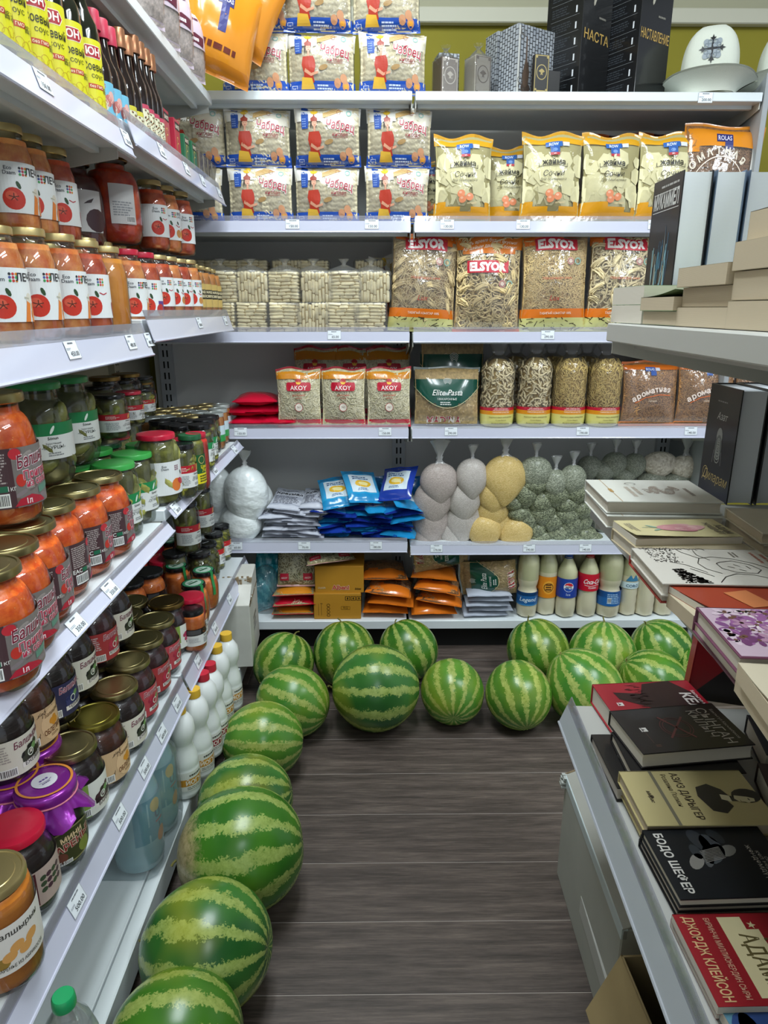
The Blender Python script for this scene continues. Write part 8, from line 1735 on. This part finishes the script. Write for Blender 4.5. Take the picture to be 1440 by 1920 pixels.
for i in range(3): stk(f'thick cream paperback in the middle stack, {("bottom", "middle", "top")[i]} one', 1268, 1362-2*i, ZK+.0265*i, .026, .19, '#a89a80', 1, k=[0, .006, -.004][i], hard=False, pages=PAGEC, group='cream paperbacks in the middle stack')
for i in range(4): stk(f'large cream paperback in the near stack, {("bottom", "second", "third", "top")[i]} one', 1362, 1490, ZK+.034*i, .033, .2, '#b3a68c', 1, k=[0, .003, -.001, .012][i], hard=False, pages=PAGEC, curl=.0 if i < 3 else .006, group='large cream paperbacks in the near stack')
def a_plan(a, w, h):
    a.text('МУКАММЕЛ', w*.5, h*.80, .026, '#c9c9c6', 2, .03, 0, 0, w*.85); a.rect(w*.06, h*.90, w*.9, h*.905, '#c9c9c6', 2); a.rect(w*.06, h*.775, w*.95, h*.78, '#c9c9c6', 2); a.lines(w*.3, h*.93, w*.9, h*.955, 1, '#aaaaa8', 2, 2)
    r = random.Random(3)
    for i in range(40): x = w*r.uniform(.2, .7); y = h*r.uniform(.05, .4); a.line([(x, y), (x+r.uniform(-.004, .012), y+r.uniform(.03, .08))], .0025, r.choice(['#5a9ab0', '#3a6a86', '#8fb9c0', '#2a4a5e', '#a89a78']), 1+.02*i)
for i, c_ in enumerate(('#191b1e', '#5d6f86', '#4f6078', '#4a5a70', '#46566c', '#46566c')):
    up('upright hardback with black cover, grey title and blue streaks at the far end' if i == 0 else f'white-edged blue hardback standing upright, {ORD[i-1]} after the blue-streaked one', .553+.0595*i, 1.466, ZK, .14, .262, .054, c_, a_plan if i == 0 else None, rz=-91, group='upright white-edged hardbacks')

# ------------------------------------------------------------------ cartons on the floor under the book shelves
GC = M('carton_grey_board', '#a8a8a0', .75, var=.05, vscale=6, bmp=.15, bscale=40)
t = thing('cardboard_box', 'long white carton with painted edge highlight on the floor under the books', 'box', (.478, 1.03, 0), radians(-1.5))
MB().box(0, 0, 0, .30, .46, .315, b=.003).build('carton', GC, t)
MB().add([(0, 0, .316), (0, .46, .316), (.13, .46, .375), (.13, 0, .375), (0, 0, .313), (0, .46, .313), (.13, .46, .372), (.13, 0, .372)], [(3, 2, 1, 0), (4, 5, 6, 7), (0, 1, 5, 4), (1, 2, 6, 5), (2, 3, 7, 6), (3, 0, 4, 7)]).build('flap', GC, t, smooth=0)
MB().box(-.0012, .0, .29, .012, .46, .3168, b=.001).build('tape_or_lit_edge', M('lit_edge_white', '#c9d6d8', .3, coat=.3), t, smooth=0)  # pale strip: bright highlight painted along the carton's top edge
rg = random.Random(4); mb = MB()
for i in range(14): mb.box(-.010+rg.uniform(-.004, .004), .452+rg.uniform(-.01, .012), .285+.0022*i, .004, .465, .289+.0022*i)
mb.build('torn_corner', M('torn_paper', '#b9bdb8', .9), t, smooth=0, kind='stuff')
mb = MB().add([(.0, .462, .316), (.14, .462, .36), (.14, .465, .345), (.0, .465, .308)], [(0, 1, 2, 3)]).tube([(0, .463, .316), (.07, .466, .345), (.14, .463, .362)], .0022, 5); mb.build('flap_edge', CRG, t, smooth=0)
t = thing('cardboard_box', 'open brown carton holding a dark bag on the floor under the books', 'box', (.462, .60, 0), radians(2))
w_, d_, h_, k_ = .30, .36, .335, .004; BC = M('carton_brown', '#93805a', .8, var=.08, vscale=8, bmp=.12, bscale=60)
for nm, b_ in (('side', (0, 0, 0, k_, d_, h_)), ('side', (w_-k_, 0, 0, w_, d_, h_)), ('side', (0, 0, 0, w_, k_, h_)), ('side', (0, d_-k_, 0, w_, d_, h_)), ('bottom', (0, 0, 0, w_, d_, k_))): MB().box(*b_, b=.001).build(nm, BC, t)
mb = MB().add([(-.001, d_, h_), (-.06, d_-.01, h_-.12), (-.055, .02, h_-.14), (-.001, 0, h_), (.003, d_, h_), (-.056, d_-.01, h_-.122), (-.051, .02, h_-.142), (.003, 0, h_)], [(0, 1, 2, 3), (7, 6, 5, 4), (0, 4, 5, 1), (1, 5, 6, 2), (2, 6, 7, 3)]); mb.build('flap', BC, t, smooth=0)
rg = random.Random(9); mb = MB(); P = np.zeros((13, 25, 3))
for j in range(13):
    for i in range(25):
        a_ = 2*pi*(i % 24)/24; tt = pi*j/12; q = 1+.07*sin(5*a_+j)+.05*sin(9*a_+2*j); P[j, i] = (.155+.125*q*sin(tt)*cos(a_), .78-.60+.15*q*sin(tt)*sin(a_), .20-.165*cos(tt)*(1+.06*sin(3*a_)))
tb = thing('plastic_bag', 'dark blue-black plastic bag stuffed in the brown carton', 'bag', (.462, .60, .01)); mb.grid(P).build('bag_body', M('bag_dark', '#1c232b', .4, coat=.3, bmp=.8, bscale=22), tb, 180)
